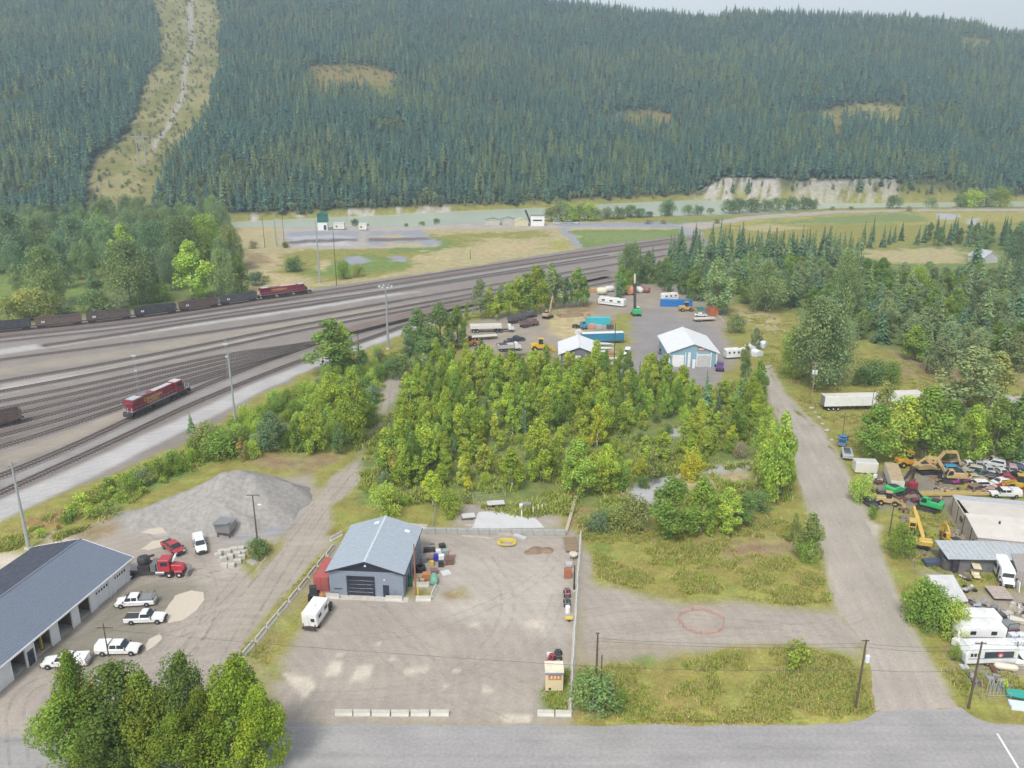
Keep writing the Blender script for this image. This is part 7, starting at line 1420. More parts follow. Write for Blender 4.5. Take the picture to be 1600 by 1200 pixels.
mb=MB(); mb.box((0,0,.35),(1.2,.8,.12),P('cart_yellow',(.62,.48,.10))); mb.box((0,.3,0),(.9,.1,.35),dark()); mb.cyl((0,-.45,.18),(0,-.3,.18),.18,rubber()); one('hand_cart',mb,'small yellow cart at the end of the machines by the barriers','cart',G(889,969))
# yellow coil, dirt heap, fence ring
mb=MB()
for k in range(5):
    r_=.9+.12*k; n=18
    for i in range(n):
        a,b=2*PI*i/n,2*PI*(i+1)/n; z=.08+.09*k; mb.cyl((r_*math.cos(a)*1.2,r_*math.sin(a),z+.1*math.sin(3*a)),(r_*math.cos(b)*1.2,r_*math.sin(b),z+.1*math.sin(3*b)),.06,P('hose_yellow',(.70,.55,.06)),n=5)
one('hose_coil',mb,'loose yellow hose coil before the block wall','hose coil',G(792,850))
soilm=mat('loose_soil',(.25,.17,.11),rough=.95,var=.3,scale=1.2,bump=1); pile('dirt_heap','flat heap of brown soil in the far corner of the gravel lot',[(808,858),(812,845),(835,838),(865,840),(878,850),(868,868),(840,874),(818,870)],[rp(838,852,1.0),rp(855,853,.9),rp(825,858,.7)],soilm,'soil heap')
t=thing('safety_fence','ring of faded orange plastic fence on the gravel spur','safety fence',G(1096,973),0); om=P('fence_orange',(.62,.34,.27),rough=.6); ax_,ay_=3.35,3.1; n=22
mb=MB()
for i in range(n):
    a,b=2*PI*i/n,2*PI*(i+1)/n; pa_=Vector((ax_*math.cos(a)*(1+.06*math.sin(5*a)),ay_*math.sin(a),0)); pb_=Vector((ax_*math.cos(b)*(1+.06*math.sin(5*b)),ay_*math.sin(b),0))
    for z in (.15,.42,.68,.95): mb.beam(pa_+Vector((0,0,z)),pb_+Vector((0,0,z)),.02,.035,om)
    for k in range(4): p=pa_.lerp(pb_,k/4); mb.beam(p+Vector((0,0,.15)),p+Vector((0,0,.95)),.05,.02,om)
o=mb.build('mesh_netting',t); 
for i in range(7): a=2*PI*i/7; mb=MB(); mb.cyl((ax_*math.cos(a),ay_*math.sin(a),0),(ax_*math.cos(a),ay_*math.sin(a),1.1),.035,steel(),n=6); mb.build('post',t)
# pad lot
cm=mat('pad_concrete',(.55,.55,.55),rough=.9,var=.06,scale=.5,dirt=.1); sheet('concrete_pad',[(748,800),(806,797),(812,803),(832,806),(851,825),(737,826)],.05,cm,'pale concrete pad in the fenced back lot',rag=.1)
def panel(label,a,b,w_,h_,colm,z=.25): return timber('sheet_stack',label,a,b,w_,h_,colm,'sheet stack',z)
t1=panel('pale panel on blocks at the left of the concrete pad',(722,810),(742,808),1.7,.15,P('panel_pale',(.58,.58,.55)),.4); crate('dark cribbing under the pale panel',730,811,(.1,.1,.1),'crib_dark',(2.,1.,.38),0,'cribbing','cribbing')
panel('white slab on dark supports behind the concrete pad',(761,792),(788,790),1.7,.16,P('panel_pale',(.58,.58,.55)),.7); crate('dark support block under the white slab, nearer the shop',766,793,(.05,.05,.05),'support_dark',(1.,.8,.68),0,'support','support_block'); crate('dark support block under the white slab, nearer the beam',782,793,(.05,.05,.05),'support_dark',(1.,.8,.68),0,'support','support_block')
crate('grey metal bench frame on the concrete pad',822,793,(.3,.3,.32),'bench_grey',(1.9,1.,.9),0,'bench','work_bench'); crate('white fridge lying at the pad corner',814,797,(.75,.75,.75),'fridge_white',(.6,.6,1.2),0,'fridge','fridge')
for i,(x,y) in enumerate(((833,803),(815,808),(841,798),(847,797),(852,796))): mb=MB(); mb.box((0,0,0),(.25,.25,1.5-.1*i),P('post_cream',(.66,.62,.50))); one('pad_post',mb,['cream post on the right part of the pad','cream post at the middle of the pad','thin cream post behind the pad, first of three','thin cream post behind the pad, second of three','thin cream post behind the pad, third of three'][i],'post',G(x,y))
timber('timber_beam','pale plank left of the pad near the wire fence',(727,822),(740,822),.6,.25,palew)
def wirefence(label,pts,h=1.8,step=3.,name='wire_fence'):
    root=thing(name,label,'fence',G(*pts[0]),0); o0=root.location.copy(); q=[G(*p)-o0 for p in pts]
    mbw=MB()
    for a,b in zip(q,q[1:]):
        n=max(1,round((b-a).length/step))
        for i in range(n+1): p=a.lerp(b,i/n); mb=MB(); mb.cyl(p,p+Vector((0,0,h)),.045,galv,n=6); mb.build('post',root)
        for z in (.1,h*.33,h*.66,h): mbw.cyl(a+Vector((0,0,z)),b+Vector((0,0,z)),.018,galv,n=4)
    w_=mbw.build('fence_wire',root); return root
wirefence('tall wire fence around the back lot with the concrete pad',[(676,826),(682,800),(722,786),(790,778)]); wirefence('low fence along the salvage yard corner',[(1420,850),(1414,866),(1430,888)],1.2)
wirefence('sagging wire fence of the salvage yard below the motorhome',[(1497,1030),(1533,1094)],1.4,2.); wirefence('pale pipe fence beside the paved road corner',[(1543,1094),(1578,1095)],1.2,2.)
wirefence('thin fence line between the lot of the grey shed and the thicket',[(850,600),(866,565),(872,548)],1.5,3.)
# ================= TRAILERS AND TRUCKS, RIGHT MEADOW =================
semitrailer('long white semi-trailer with three axles below the great cottonwood',(1282,640,1372,638),axles=3); semitrailer('second white semi-trailer half hidden by the olive tree',(1374,636,1432,634),L=11)
pickup('bright blue pickup under the thin pole by the side road',(1314,702,1319,682),(.03,.22,.50),'pickup_blue',bed='open',cab=1.5)
t=thing('boat_trailer','grey covered trailer nearest the side road below the blue pickup','trailer'); mb=MB(); mb.prof([(-2.6,.6,1.1),(-2.6,1.5,1.15),(1.9,1.6,1.1),(2.6,1.2,.9),(2.6,.6,.9)],P('trailer_grey',(.40,.42,.44))); mb.build('body',t,bevel=.08); mb=MB(); mb.prof([(-1.8,1.56,.7),(-1.6,1.85,.6),(1.0,1.85,.55),(1.4,1.62,.7)],glass()); mb.build('cover',t)
for s in (-1,1): wheel(t,-.3,s*1.1,.35)
place(t,1325,724,1320,704)
t=thing('truck_box','cream truck box body standing at the salvage yard corner','truck box',G(1353,741),R(-6)); mb=MB(); mb.box((0,1.2,.3),(4.6,2.4,2.3),P('box_cream',(.66,.65,.58),dirt=.3),); mb.build('body',t,bevel=.05); mb=MB(); mb.box((0,1.2,2.6),(4.5,2.3,.06),P('box_roof',(.6,.6,.58))); mb.build('roof',t); mb=MB(); mb.box((0,1.2,0),(4.2,.9,.3),dark()); mb.build('skid',t)
for i,(x,y,s) in enumerate([(1268,638,.9),(1274,645,.7),(1280,653,.8),(1285,663,.7),(1292,673,1.),(1300,688,.7)]):
    mb=MB(); mb.lathe((0,0,0),[(.5*s,-.1),(.65*s,.15),(.5*s,.4*s),(.2*s,.55*s)],mat('rock',(.42,.39,.35),rough=.95,var=.2,bump=1),7); o=one('boulder',mb,'pale boulder in the line edging the side road bend','boulder',G(x,y),i,'boulders edging the side road'); o.scale=(1.3,1,.9)
# ================= SALVAGE YARD =================
tan=(.50,.36,.17); yel=(.56,.38,.045); grn=(.03,.42,.13)
excavator('green excavator with raised dark boom beside the tan dump trailer',(1400,772),R(30),grn,'machine_green',[(1.2,1.9),(3.2,4.4),(5.0,4.8),(4.8,2.4),(4.2,1.6)],s=.95,boomc=dark())
excavator('second green excavator with its engine deck toward the camera',(1449,796),R(140),grn,'machine_green',[(1.2,1.9),(2.8,3.4),(4.4,3.0),(4.8,1.2),(4.2,.5)],s=.98,boomc=dark())
excavator('yellow excavator with dark attachment by the cream building',(1485,853),R(95),(.60,.36,.05),'machine_orange',[(1.0,1.9),(2.4,3.6),(3.6,3.4),(3.4,1.6),(2.8,.8)],s=.85)
excavator('tan excavator with long arched boom behind the green ones',(1485,752),R(172),tan,'machine_tan',[(1.2,1.9),(3.0,4.6),(5.0,4.9),(7.4,2.8),(7.,1.)],s=1.05)
excavator('tan excavator with boom folded over at the back of the salvage yard',(1448,738),R(8),tan,'machine_tan',[(1.2,1.9),(3.2,4.4),(5.8,4.2),(7.2,1.2),(6.2,.6)],s=1.05)
t=thing('crane_truck','yellow lattice crane carrier with long boom laid upward','crane',G(1436,853),direction((1436,853),(1423,795))); yl=P('crane_yellow',(.62,.42,.08),dirt=.3)
mb=MB(); mb.box((0,0,.6),(3.4,2.4,.5),dark()); mb.build('chassis',t); mb=MB(); mb.box((-1.2,0,1.1),(1.7,3.6,.9),yl); mb.build('counterweight',t,bevel=.1); mb=MB(); mb.box((.9,0,1.1),(1.6,1.8,1.0),dark()); mb.build('turntable',t)
mb=MB(); mb.beam((-.6,-.3,1.9),(7.8,.25,2.7),.65,.7,yl); mb.beam((6.5,.2,2.6),(9.6,.35,3.0),.45,.45,yl); mb.build('boom',t); mb=MB(); mb.box((3.2,1.15,1.1),(1.5,1.2,2.4),yl); mb.build('cab',t,bevel=.05); mb=MB(); mb.box((2.42,1.15,1.6),(.06,.9,.6),glass()); mb.box((2.42,1.15,2.5),(.06,.9,.6),glass()); mb.build('window',t)
for x in (-1.3,1.3):
    for s in (-1,1): wheel(t,x,s*1.1,.5,.4)
semitrailer('tan high-sided dump trailer in the salvage yard',(1388,738,1402,778),L=9.5,H=2.0,body=P('trailer_cream',(.60,.56,.50),dirt=.35),stripe=mat('sand_load',(.42,.33,.20),rough=1,var=.2,bump=1),z0=.9)
def loader(label,x,y,rz,c_,n_,s=1.,name='wheel_loader',cat='loader'):
    t=thing(name,label,cat,G(x,y),rz); t.scale=(s,s,s); pm=P(n_,c_,dirt=.4); mb=MB(); mb.prof([(-3.0,.9,.9),(-3.0,1.9,.85),(-.8,2.1,.85),(-.8,.8,.9)],pm); mb.build('engine_hood',t,bevel=.06); mb=MB(); mb.box((0,0,.7),(1.6,1.5,1.1),pm); mb.build('body',t,bevel=.05)
    mb=MB(); mb.box((-.2,0,1.8),(1.3,1.4,1.5),glass(),tx=.9,ty=.9); mb.box((-.2,0,3.3),(1.5,1.5,.12),pm); mb.build('cab',t); 
    for s_ in (-1,1): mb=MB(); mb.beam((.6,s_*.6,1.7),(3.0,s_*.6,.7),.2,.35,pm); mb.build('lift_arm',t)
    mb=MB(); mb.prof([(2.8,.1),(2.8,1.2),(3.2,1.1),(3.3,.3),(4.0,.1)],pm,wd=2.6); mb.build('bucket',t)
    for xx in (-1.9,1.3):
        for s_ in (-1,1): wheel(t,xx,s_*1.05,.7,.5,'yellow')
    return t
loader('yellow-orange loader behind the tan dump trailer',1420,728,R(5),(.60,.33,.04),'machine_orange2'); loader('small tan loader at the salvage yard gate',1388,788,R(-15),(.50,.36,.19),'machine_tan',.8); loader('yellow loader bucket machine behind the white building roof',1590,764,R(160),yel,'machine_yellow',.95)
crate('dark engine block on a skid by the salvage yard gate',1378,776,(.06,.05,.08),'engine_dark',(1.4,1.2,1.),.3,'engine','engine_block'); crate('rusty scrap bin beside the gate loader',1365,770,(.16,.09,.06),'bin_rust',(1.3,1.,.9),.5,'scrap bin','scrap_bin'); barrel('white topped drum behind the scrap bin',1367,748,(.7,.7,.7),'drum_white',.4,1.); crate('rusty frame under the white topped drum',1372,756,(.12,.06,.04),'frame_rust',(1.6,1.,.6),.3,'scrap rack','scrap_rack'); car('dark wrecked car under the leaning bush at the gate',(1352,786,1362,792),(.04,.04,.05),'wreck_dark',wheels=False,dead=True); crate('dark red machine box between the excavators',1424,770,(.3,.03,.05),'machine_box_red',(1.6,1.2,2.2),.4,'machine','machine_box'); crate('maroon scrap at the foot of the green excavators',1431,784,(.2,.05,.08),'scrap_maroon',(1.8,1.2,.6),.2,'scrap','scrap_lump')
mb=MB(); mb.beam((-7,0,.6),(7,0,.6),.5,.5,P('beam_tan',(.52,.40,.16))); mb.beam((-7,1.0,.6),(6,1.0,.6),.3,.4,P('beam_tan',(.52,.40,.16))); 
for i in range(9): mb.beam((-6.5+i*1.6,0,.6),(-5.7+i*1.6,1.0,.6),.12,.12,P('beam_tan',(.52,.40,.16)))
one('crane_boom',mb,'long tan lattice boom lying before the wrecked cars','crane boom',G(1490,776),R(1))
wl=[('turquoise blue wrecked car at the left of the wreck rows',1487,738,(.05,.32,.50),'wreck_turquoise'),('magenta wrecked pickup nose below the turquoise car',1497,754,(.30,.04,.22),'wreck_magenta'),('white wrecked car behind the turquoise car',1508,728,(.70,.66,.66),'wreck_white'),('beige wrecked car right of the magenta one',1515,738,(.50,.44,.36),'wreck_beige'),('grey wrecked car in the back row, third from the excavator',1526,729,(.42,.38,.38),'wreck_grey'),('dark teal wrecked car in the second row',1532,742,(.05,.12,.13),'wreck_teal'),('white and brown camper wreck in the back row',1550,728,(.68,.68,.70),'wreck_white2'),('light grey wrecked van below the camper wreck',1560,740,(.55,.55,.54),'wreck_lightgrey'),('dark maroon wrecked car in the back row',1570,728,(.15,.05,.07),'wreck_maroon'),('pinkish wrecked car near the right picture edge',1577,736,(.45,.33,.33),'wreck_pink'),('dark blue wrecked car at the right picture edge',1590,734,(.05,.06,.14),'wreck_navy'),('white cab of a wrecked truck standing upright',1563,756,(.72,.72,.70),'wreck_white3'),('white wrecked boat shaped car in front of the red frames',1535,762,(.74,.74,.74),'wreck_white4'),('dark wrecked car beside the teal one',1543,748,(.06,.05,.06),'wreck_black'),('tan wrecked car with open hood',1520,750,(.48,.37,.2),'wreck_tan'),('black wrecked car under the pinkish one',1584,748,(.03,.035,.05),'wreck_black2'),('white wrecked hatchback at the right picture edge',1598,728,(.7,.72,.7),'wreck_white5'),('plum coloured wrecked car at the back left of the wreck rows',1480,724,(.12,.04,.06),'wreck_plum'),('grey wrecked hood pile left of the turquoise car',1474,744,(.28,.25,.24),'wreck_scrap'),('rose wrecked car between the boom and the red frames',1541,770,(.40,.25,.2),'wreck_rose')]
for i,(lb,x,y,c_,n_) in enumerate(wl):
    a=rnd.choice([0,.3,1.2,1.6,2.6,-.4]); p=G(x,y); q=p+Vector((math.cos(a),math.sin(a),0)); o=car(lb,(x,y,x+5,y),c_,n_,kind='sedan' if i%3 else 'suv',wheels=(i%2==0),dead=True); o.rotation_euler[2]=a; o.name='wrecked_car'; o['category']='wrecked car'; o['group']='wrecked cars in the salvage yard'
pickup('white crew pickup with maroon sides behind the cream building',(1592,776,1546,775),(.74,.74,.74),'wreck_white6',cab=2.2,bed='cap',L=6.)
for i,(x,y,rz) in enumerate(((1556,766,.1),(1578,762,-.2),(1588,770,.4))):
    mb=MB(); rm=P('frame_red',(.38,.06,.05)); 
    for s in (-1,1): mb.beam((-2.2,s*.8,.8),(2.2,s*.8,.8),.15,.35,rm)
    for k in range(4): mb.beam((-2+k*1.3,-.8,.8),(-2+k*1.3,.8,.8),.12,.3,rm)
    for s in (-1,1): mb.beam((-2,s*.8,0),(-2,s*.8,1.6),.15,.15,rm); mb.beam((2,s*.8,0),(2,s*.8,1.6),.15,.15,rm)
    one('steel_machine',mb,['red steel machine frame left of the yellow loader bucket','red steel machine frame behind the yellow loader bucket','red steel machine frame at the right edge of the wreck rows'][i],'machine frame',G(x,y),rz)
# school bus
t=thing('school_bus','yellow school bus parked between the cream building and the long shed','school bus'); yb=P('bus_yellow',(.62,.38,.03)); mb=MB(); mb.prof([(-5.2,.55,1.18),(-5.3,2.4,1.18),(-5.1,2.95,.95),(4.2,2.95,.95),(4.5,2.4,1.15),(4.5,.55,1.18)],yb); mb.build('body',t,bevel=.08); mb=MB(); mb.prof([(4.4,.55,.95),(4.4,1.65,.9),(6.0,1.4,.8),(6.1,.55,.85)],yb); mb.build('hood',t,bevel=.08)
for s in (-1,1):
    for k in range(9): mb=MB(); mb.box((-4.6+k*.98,s*1.15,1.75),(.78,.10,.6),glass()); mb.build('window',t)
mb=MB(); mb.box((4.52,0,1.7),(.08,1.9,.8),glass()); mb.build('windscreen',t)
for s in (-1,1): mb=MB(); mb.box((0,s*1.2,1.4),(9,.04,.1),dark()); mb.build('side_stripe',t)
for x in (-3.2,5.0):
    for s in (-1,1): wheel(t,x,s*1.0,.5,.35)
place(t,1640,873,1512,872); 
# shuttle bus
t=thing('shuttle_bus','white shuttle bus with open hood side, facing the camera by the long shed','shuttle bus'); mb=MB(); mb.prof([(-3.6,.5,1.1),(-3.7,2.4,1.1),(-3.4,2.85,.95),(1.6,2.85,.95),(2.3,2.4,1.05),(2.0,1.2,1.1),(2.0,.5,1.1)],white()); mb.build('body',t,bevel=.12); mb=MB(); mb.prof([(1.9,.45,.95),(1.9,1.5,.92),(3.1,1.25,.85),(3.3,.9,.85),(3.3,.45,.9)],white()); mb.build('hood',t,bevel=.08)
mb=MB(); mb.add([(2.12,-.85,1.45),(2.12,.85,1.45),(2.33,.8,2.3),(2.33,-.8,2.3)],[(0,1,2,3)],glass()); mb.build('windscreen',t,recalc=False); mb=MB(); mb.box((3.33,0,.55),(.1,1.2,.35),dark()); mb.build('grille',t)
for s in (-1,1):
    mb=MB(); mb.box((-1.4,s*1.12,1.5),(2.2,.05,.75),glass()); mb.build('side_window',t); mb=MB(); mb.box((.6,s*1.12,.7),(.8,.05,1.8),glass()); mb.build('door',t); mb=MB(); mb.box((2.4,s*1.25,1.3),(.15,.3,.35),dark()); mb.build('mirror',t); mb=MB(); mb.box((3.32,s*.7,.75),(.06,.28,.2),mat('lamp_lens',(.6,.6,.58),rough=.15)); mb.build('headlight',t)
for x in (-2.4,2.5):
    for s in (-1,1): wheel(t,x,s*.95,.4,.28,'white')
place(t,1559,889,1575,920)
mb=MB(); mb.box((0,0,.1),(1.3,.1,1.7),white(),ry=.2); one('loose_panel',mb,'loose white hood panel leaning at the shuttle bus nose','panel',G(1590,925),1.3)
container('faded grey-brown box trailer cut by the right edge beside the shuttle bus',(1600,922),(1585,882),P('box_greybrown',(.34,.31,.29),rough=.8,coat=0),L=7,H=2.9,W=2.6,name='box_trailer',cat='trailer')
t=thing('flat_deck','tilted flat wooden deck in front of the shuttle bus','flat deck',G(1562,933),R(-3)); 
for k in range(8): mb=MB(); mb.box((0,-1.1+k*.42,.5+k*.03),(3.0,.38,.06),mat('deck_boards',(.42,.35,.30),rough=.9,var=.2)); mb.build('plank',t)
mb=MB(); mb.box((0,.35,.35),(2.8,3.2,.12),dark()); mb.box((-1,0,0),(.15,.15,.4),dark()); mb.box((1,0,0),(.15,.15,.4),dark()); mb.build('frame',t)
t=thing('golf_cart','small cream golf cart on the grass before the long shed','golf cart'); mb=MB(); mb.prof([(-1.2,.3,.6),(-1.2,.75,.6),(-.2,.8,.6),(.1,.45,.6),(.8,.5,.55),(1.2,.8,.5),(1.3,.35,.5)],P('cart_cream',(.68,.60,.40))); mb.build('body',t,bevel=.05); mb=MB(); mb.box((-.2,0,1.75),(1.9,1.25,.08),P('cart_cream',(.68,.60,.40))); 
for sx in (-.9,.6):
    for s in (-1,1): mb.beam((sx,s*.52,.7),(sx,s*.55,1.75),.04,.04,dark())
mb.build('canopy',t)
for x in (-.8,.85):
    for s in (-1,1): wheel(t,x,s*.5,.24,.18)
place(t,1521,895,1526,906)
barrel('rusty open tank left of the long shed',1478,888,(.10,.095,.095),'tank_dark',.9,2.0,'tank'); barrel('black tall drum with pale lid beside the rusty tank',1490,893,(.04,.035,.05),'drum_black',.65,2.2,'tank'); crate('blue-black tarp covered heap left of the tanks',1462,882,(.06,.08,.13),'tarp_navy',(4.2,1.6,.8),.05,'tarp','tarp_heap'); timber('steel_beam','dark beam lying before the black drum',(1492,890),(1511,893),.3,.3,dark())
def scrap(label,x,y,r_,cs,seed):
    rr=random.Random(seed); t=thing('scrap_heap',label,'scrap heap',G(x,y),rr.uniform(0,3))
    for i in range(9):
        c_=rr.choice(cs); mb=MB(); a=rr.uniform(0,6.28); d_=rr.uniform(0,r_); 
        k=rr.random(); pm=P('scrap_%d_%d_%d'%tuple(int(v*100) for v in c_),c_,dirt=.5)
        if k<.4: mb.box((d_*math.cos(a),d_*math.sin(a),0),(rr.uniform(.4,1.3),rr.uniform(.3,.8),rr.uniform(.2,.7)),pm,rz=rr.uniform(0,3),tx=.9)
        elif k<.7: mb.cyl((d_*math.cos(a),d_*math.sin(a),.1),(d_*math.cos(a)+rr.uniform(-1,1),d_*math.sin(a)+rr.uniform(-1,1),rr.uniform(.2,1.1)),rr.uniform(.06,.3),pm,n=8)
        else: mb.lathe((d_*math.cos(a),d_*math.sin(a),.05),[(.2,0),(.42,.02),(.45,.2),(.2,.22)],rubber(),10)
        mb.build('scrap_piece',t)
    return t
scrap('heap of grey engine parts right of the pale roofed shelter',1531,944,1.5,[(.2,.24,.28),(.12,.1,.12),(.35,.4,.45)],1); scrap('low heap of bent metal above the engine parts',1512,922,1.1,[(.5,.48,.46),(.2,.15,.12)],2); scrap('heap of small parts behind the dark tray pickup',1592,958,1.4,[(.5,.48,.4),(.3,.28,.25)],3); scrap('flat scrap lying below the steel pipe rack',1570,1075,1.3,[(.3,.28,.26),(.22,.2,.18)],4); scrap('brown scrap among the salvage yard grass',1410,800,1.2,[(.2,.12,.08),(.3,.2,.12)],5); scrap('dark scrap below the first green excavator',1408,784,1.5,[(.14,.1,.1),(.2,.1,.12)],6); scrap('rusty scrap between wreck rows',1500,768,1.8,[(.3,.2,.12),(.4,.3,.15)],7)
crate('square cream box behind the white boat hull',1573,961,(.5,.46,.38),'box_sand',(1.4,1.,.5),.1,'box','storage_box')
pickup('dark tray pickup loaded with scrap in the salvage yard',(1572,985,1552,969),(.10,.06,.07),'pickup_maroon',cab=1.4,bed='rack',L=5.4); scrap('pile of blue-grey scrap on the ground behind the dark tray pickup',1563,962,1.2,[(.2,.26,.28),(.1,.1,.1)],9)
def hull(name,label,x,y,rz,L,W,c_,n_,deck=None,cat='boat',closed=False):
    vs=[];n=10; mb=MB(); pm=P(n_,c_)
    for i in range(n+1):
        t_=i/n; w_=W/2*(math.sin(PI*min(1,.12+t_*.88)))**.6; x_=(t_-.5)*L; vs+=[(x_,-w_*.45,.12),(x_,-w_,.75),(x_,w_,.75),(x_,w_*.45,.12)]
    fs=[(i*4+j,i*4+j+1,i*4+5+j,i*4+4+j) for i in range(n) for j in (0,2)]+[(i*4+3,i*4,i*4+4,i*4+7) for i in range(n)]; 
    if closed: fs+=[(i*4+1,i*4+2,i*4+6,i*4+5) for i in range(n)]
    fs+=[(0,1,2,3),(n*4+3,n*4+2,n*4+1,n*4)]; mb.add(vs,fs,pm); o=one(name,mb,label,cat,G(x,y),rz); return o
hull('boat_hull','long dark blue boat hull right of the big bush',1500,970,R(-4),6.5,2.1,(.07,.10,.17),'hull_navy',closed=True); hull('boat_hull','pale upturned boat hull near the cream box',1580,972,R(-25),4.,1.4,(.66,.62,.52),'hull_cream',closed=True)
# RVs
def rv(label,rf,L,H=2.5,W=2.4,nose=True,c_=None,name='travel_trailer',cat='travel trailer',stripe=None,win=3,z0=.5,slope=.5):
    pm=c_ or white(); t=thing(name,label,cat); h=L/2; mb=MB(); mb.prof([(-h,z0),(-h-.05,z0+H-.2),(-h+.25,z0+H),(h-.4-slope*.3,z0+H),(h,z0+H*.62),(h-.1,z0)],pm,wd=W); mb.build('body',t,bevel=.08)
    mb=MB(); mb.box((0,0,z0+H),(L-1.,W-.3,.04),P('rv_roof',(.72,.72,.70),dirt=.25)); rf_=mb.build('roof_sheet',t)
    for x in (-h*.5,h*.3): mb=MB(); mb.box((x,0,z0+H+.04),(.7,.6,.2),white(),tx=.8,ty=.8); mb.build('roof_vent',rf_)
    for s in (-1,1):
        for k in range(win): mb=MB(); mb.box((-h+L*(k+.6)/(win+.3),s*(W/2+.012),z0+H*.5),(L*.12,.05,.6),glass()); mb.build('window',t)
        mb=MB(); mb.box((0,s*(W/2+.01),z0+H*.32),(L*.9,.04,.12),stripe or P('rv_stripe',(.25,.28,.33))); mb.build('stripe',t)
        wheel(t,-.4,s*(W/2-.12),.34,.22); wheel(t,.4,s*(W/2-.12),.34,.22)
    mb=MB(); mb.beam((h,0,.5),(h+1.2,0,.5),.15,.12,dark()); mb.build('hitch',t)
    if rf: place(t,*rf)
    return t
rv('white travel trailer with blue ends behind the mural motorhome',(1553,984,1488,982),6.4,c_=None,stripe=P('rv_blue',(.05,.25,.4)))
rv('older white travel trailer pressed between the blue-ended one and the mural motorhome',(1560,1001,1490,1000),6.8,win=2)
t=rv('pale motorhome with dark mural panel and red emblem on its side',(1578,1032,1500,1034),7.4,2.45,win=0,name='motorhome',cat='motorhome',c_=P('rv_pale',(.68,.70,.68)))
mb=MB(); mb.box((-.95,1.24,1.45),(4.1,.05,.95),P('mural_dark',(.03,.045,.07))); mu=mb.build('mural',t); mb=MB(); mb.lathe((-1.1,1.275,1.92),[(.42,0),(.42,.02)],P('mural_red',(.42,.05,.09)),16,'Y'); mb.build('emblem',mu); mb=MB(); mb.lathe((-1.1,1.31,1.85),[(.22,0),(.22,.02)],P('mural_pale',(.62,.48,.42)),12,'Y'); mb.build('emblem_centre',mu)
for x in (1.9,2.4,2.9): mb=MB(); mb.box((x,1.22,1.7),(.35,.06,.5),glass()); mb.build('window',t)
crate('small white locker at the nose of the travel trailers',1495,1008,(.76,.76,.74),'locker_white',(1.2,1.,1.),.5,'locker','locker')
def ibc(label,x,y,z=0): 
    t=thing('tote_tank',label,'tank',G(x,y)+Vector((0,0,z)),.1); mb=MB(); mb.box((0,0,.15),(1.15,1.,1.0),P('ibc_white',(.68,.70,.74)),tx=.95,ty=.95); mb.build('bottle',t,bevel=.08); mb=MB()
    for s in (-.6,-.2,.2,.6): 
        mb.beam((s,-.53,.1),(s,-.53,1.2),.03,.03,steel()); mb.beam((s*.85,.53,.1),(s*.85,.53,1.2),.03,.03,steel())
    mb.box((0,0,0),(1.2,1.05,.12),dark()); mb.build('cage',t)
ibc('white tote tank right of the motorhomes, front one',1579,1010); ibc('white tote tank right of the motorhomes, next to the picture edge',1592,1010); ibc('white tote tank of the rear row beside the motorhomes',1581,1000); ibc('white tote tank of the rear row at the picture edge',1594,1000)
mb=MB(); mb.lathe((0,0,.55),[(.05,-1.55),(.35,-1.4),(.5,-1.0),(.5,1.0),(.35,1.4),(.05,1.55)],P('tank_cream',(.68,.62,.48)),14,'X'); mb.box((-.8,0,0),(.2,.8,.2),dark()); mb.box((.8,0,0),(.2,.8,.2),dark()); one('long_tank',mb,'long cream cylinder tank lying below the mural motorhome','tank',G(1571,1047),R(-16),smooth=True)
hull('boat_hull','white oval dinghy lying behind the cream cylinder tank',1587,1040,R(-10),2.9,1.2,(.76,.76,.75),'hull_white'); hull('boat_hull','white hull standing at the right picture edge beside the tote tanks',1600,1028,R(75),4.,1.7,(.72,.74,.74),'hull_white2',closed=True); hull('boat_hull','green and white boat at the bottom right corner of the salvage yard',1597,1092,R(-12),3.8,1.8,(.03,.35,.28),'hull_green',closed=True)
mb=MB(); mb.box((0,0,0),(3.2,1.6,.5),P('boat_cover_white',(.62,.72,.76))); one('covered_bin',mb,'pale blue low bin in front of the green and white boat','bin',G(1598,1106),R(-12),bevel=.05)
timber('steel_beam','thick rusty pipe leaning below the motorhome',(1546,1040),(1556,1056),.5,.45,rust(),'pipe'); timber('bed_frame','rectangular grey steel frame lying on the ground',(1530,1052),(1550,1054),1.8,.12,P('frame_grey',(.25,.25,.24)),'steel frame'); timber('steel_plate','grey metal sheet lying left of the rusty pipe',(1515,1046),(1528,1050),1.6,.08,P('sheet_grey',(.36,.38,.38)),'metal sheet'); crate('small grey dome lid beside the fence below the motorhome',1506,1045,(.5,.52,.5),'lid_grey',(1.,.9,.4),0,'lid','tank_lid')
for i,(x,y,dx) in enumerate([(1541,1084,.2),(1546,1084,-.1),(1553,1084,.3),(1558,1083,.1),(1563,1085,-.3)]):
    mb=MB(); mb.cyl((0,0,0),(dx,.2,2.0),.05,galv,n=6); mb.cyl((.5,0,0),(.5+dx,.2,2.0),.05,galv,n=6); mb.cyl((dx,.2,2.),(.5+dx,.2,2.),.05,galv,n=6); one('pipe_frame',mb,'bent pale pipe frame in the row above the pipe fence','pipe frame',G(x,y),0,'pipe frames above the pipe fence')
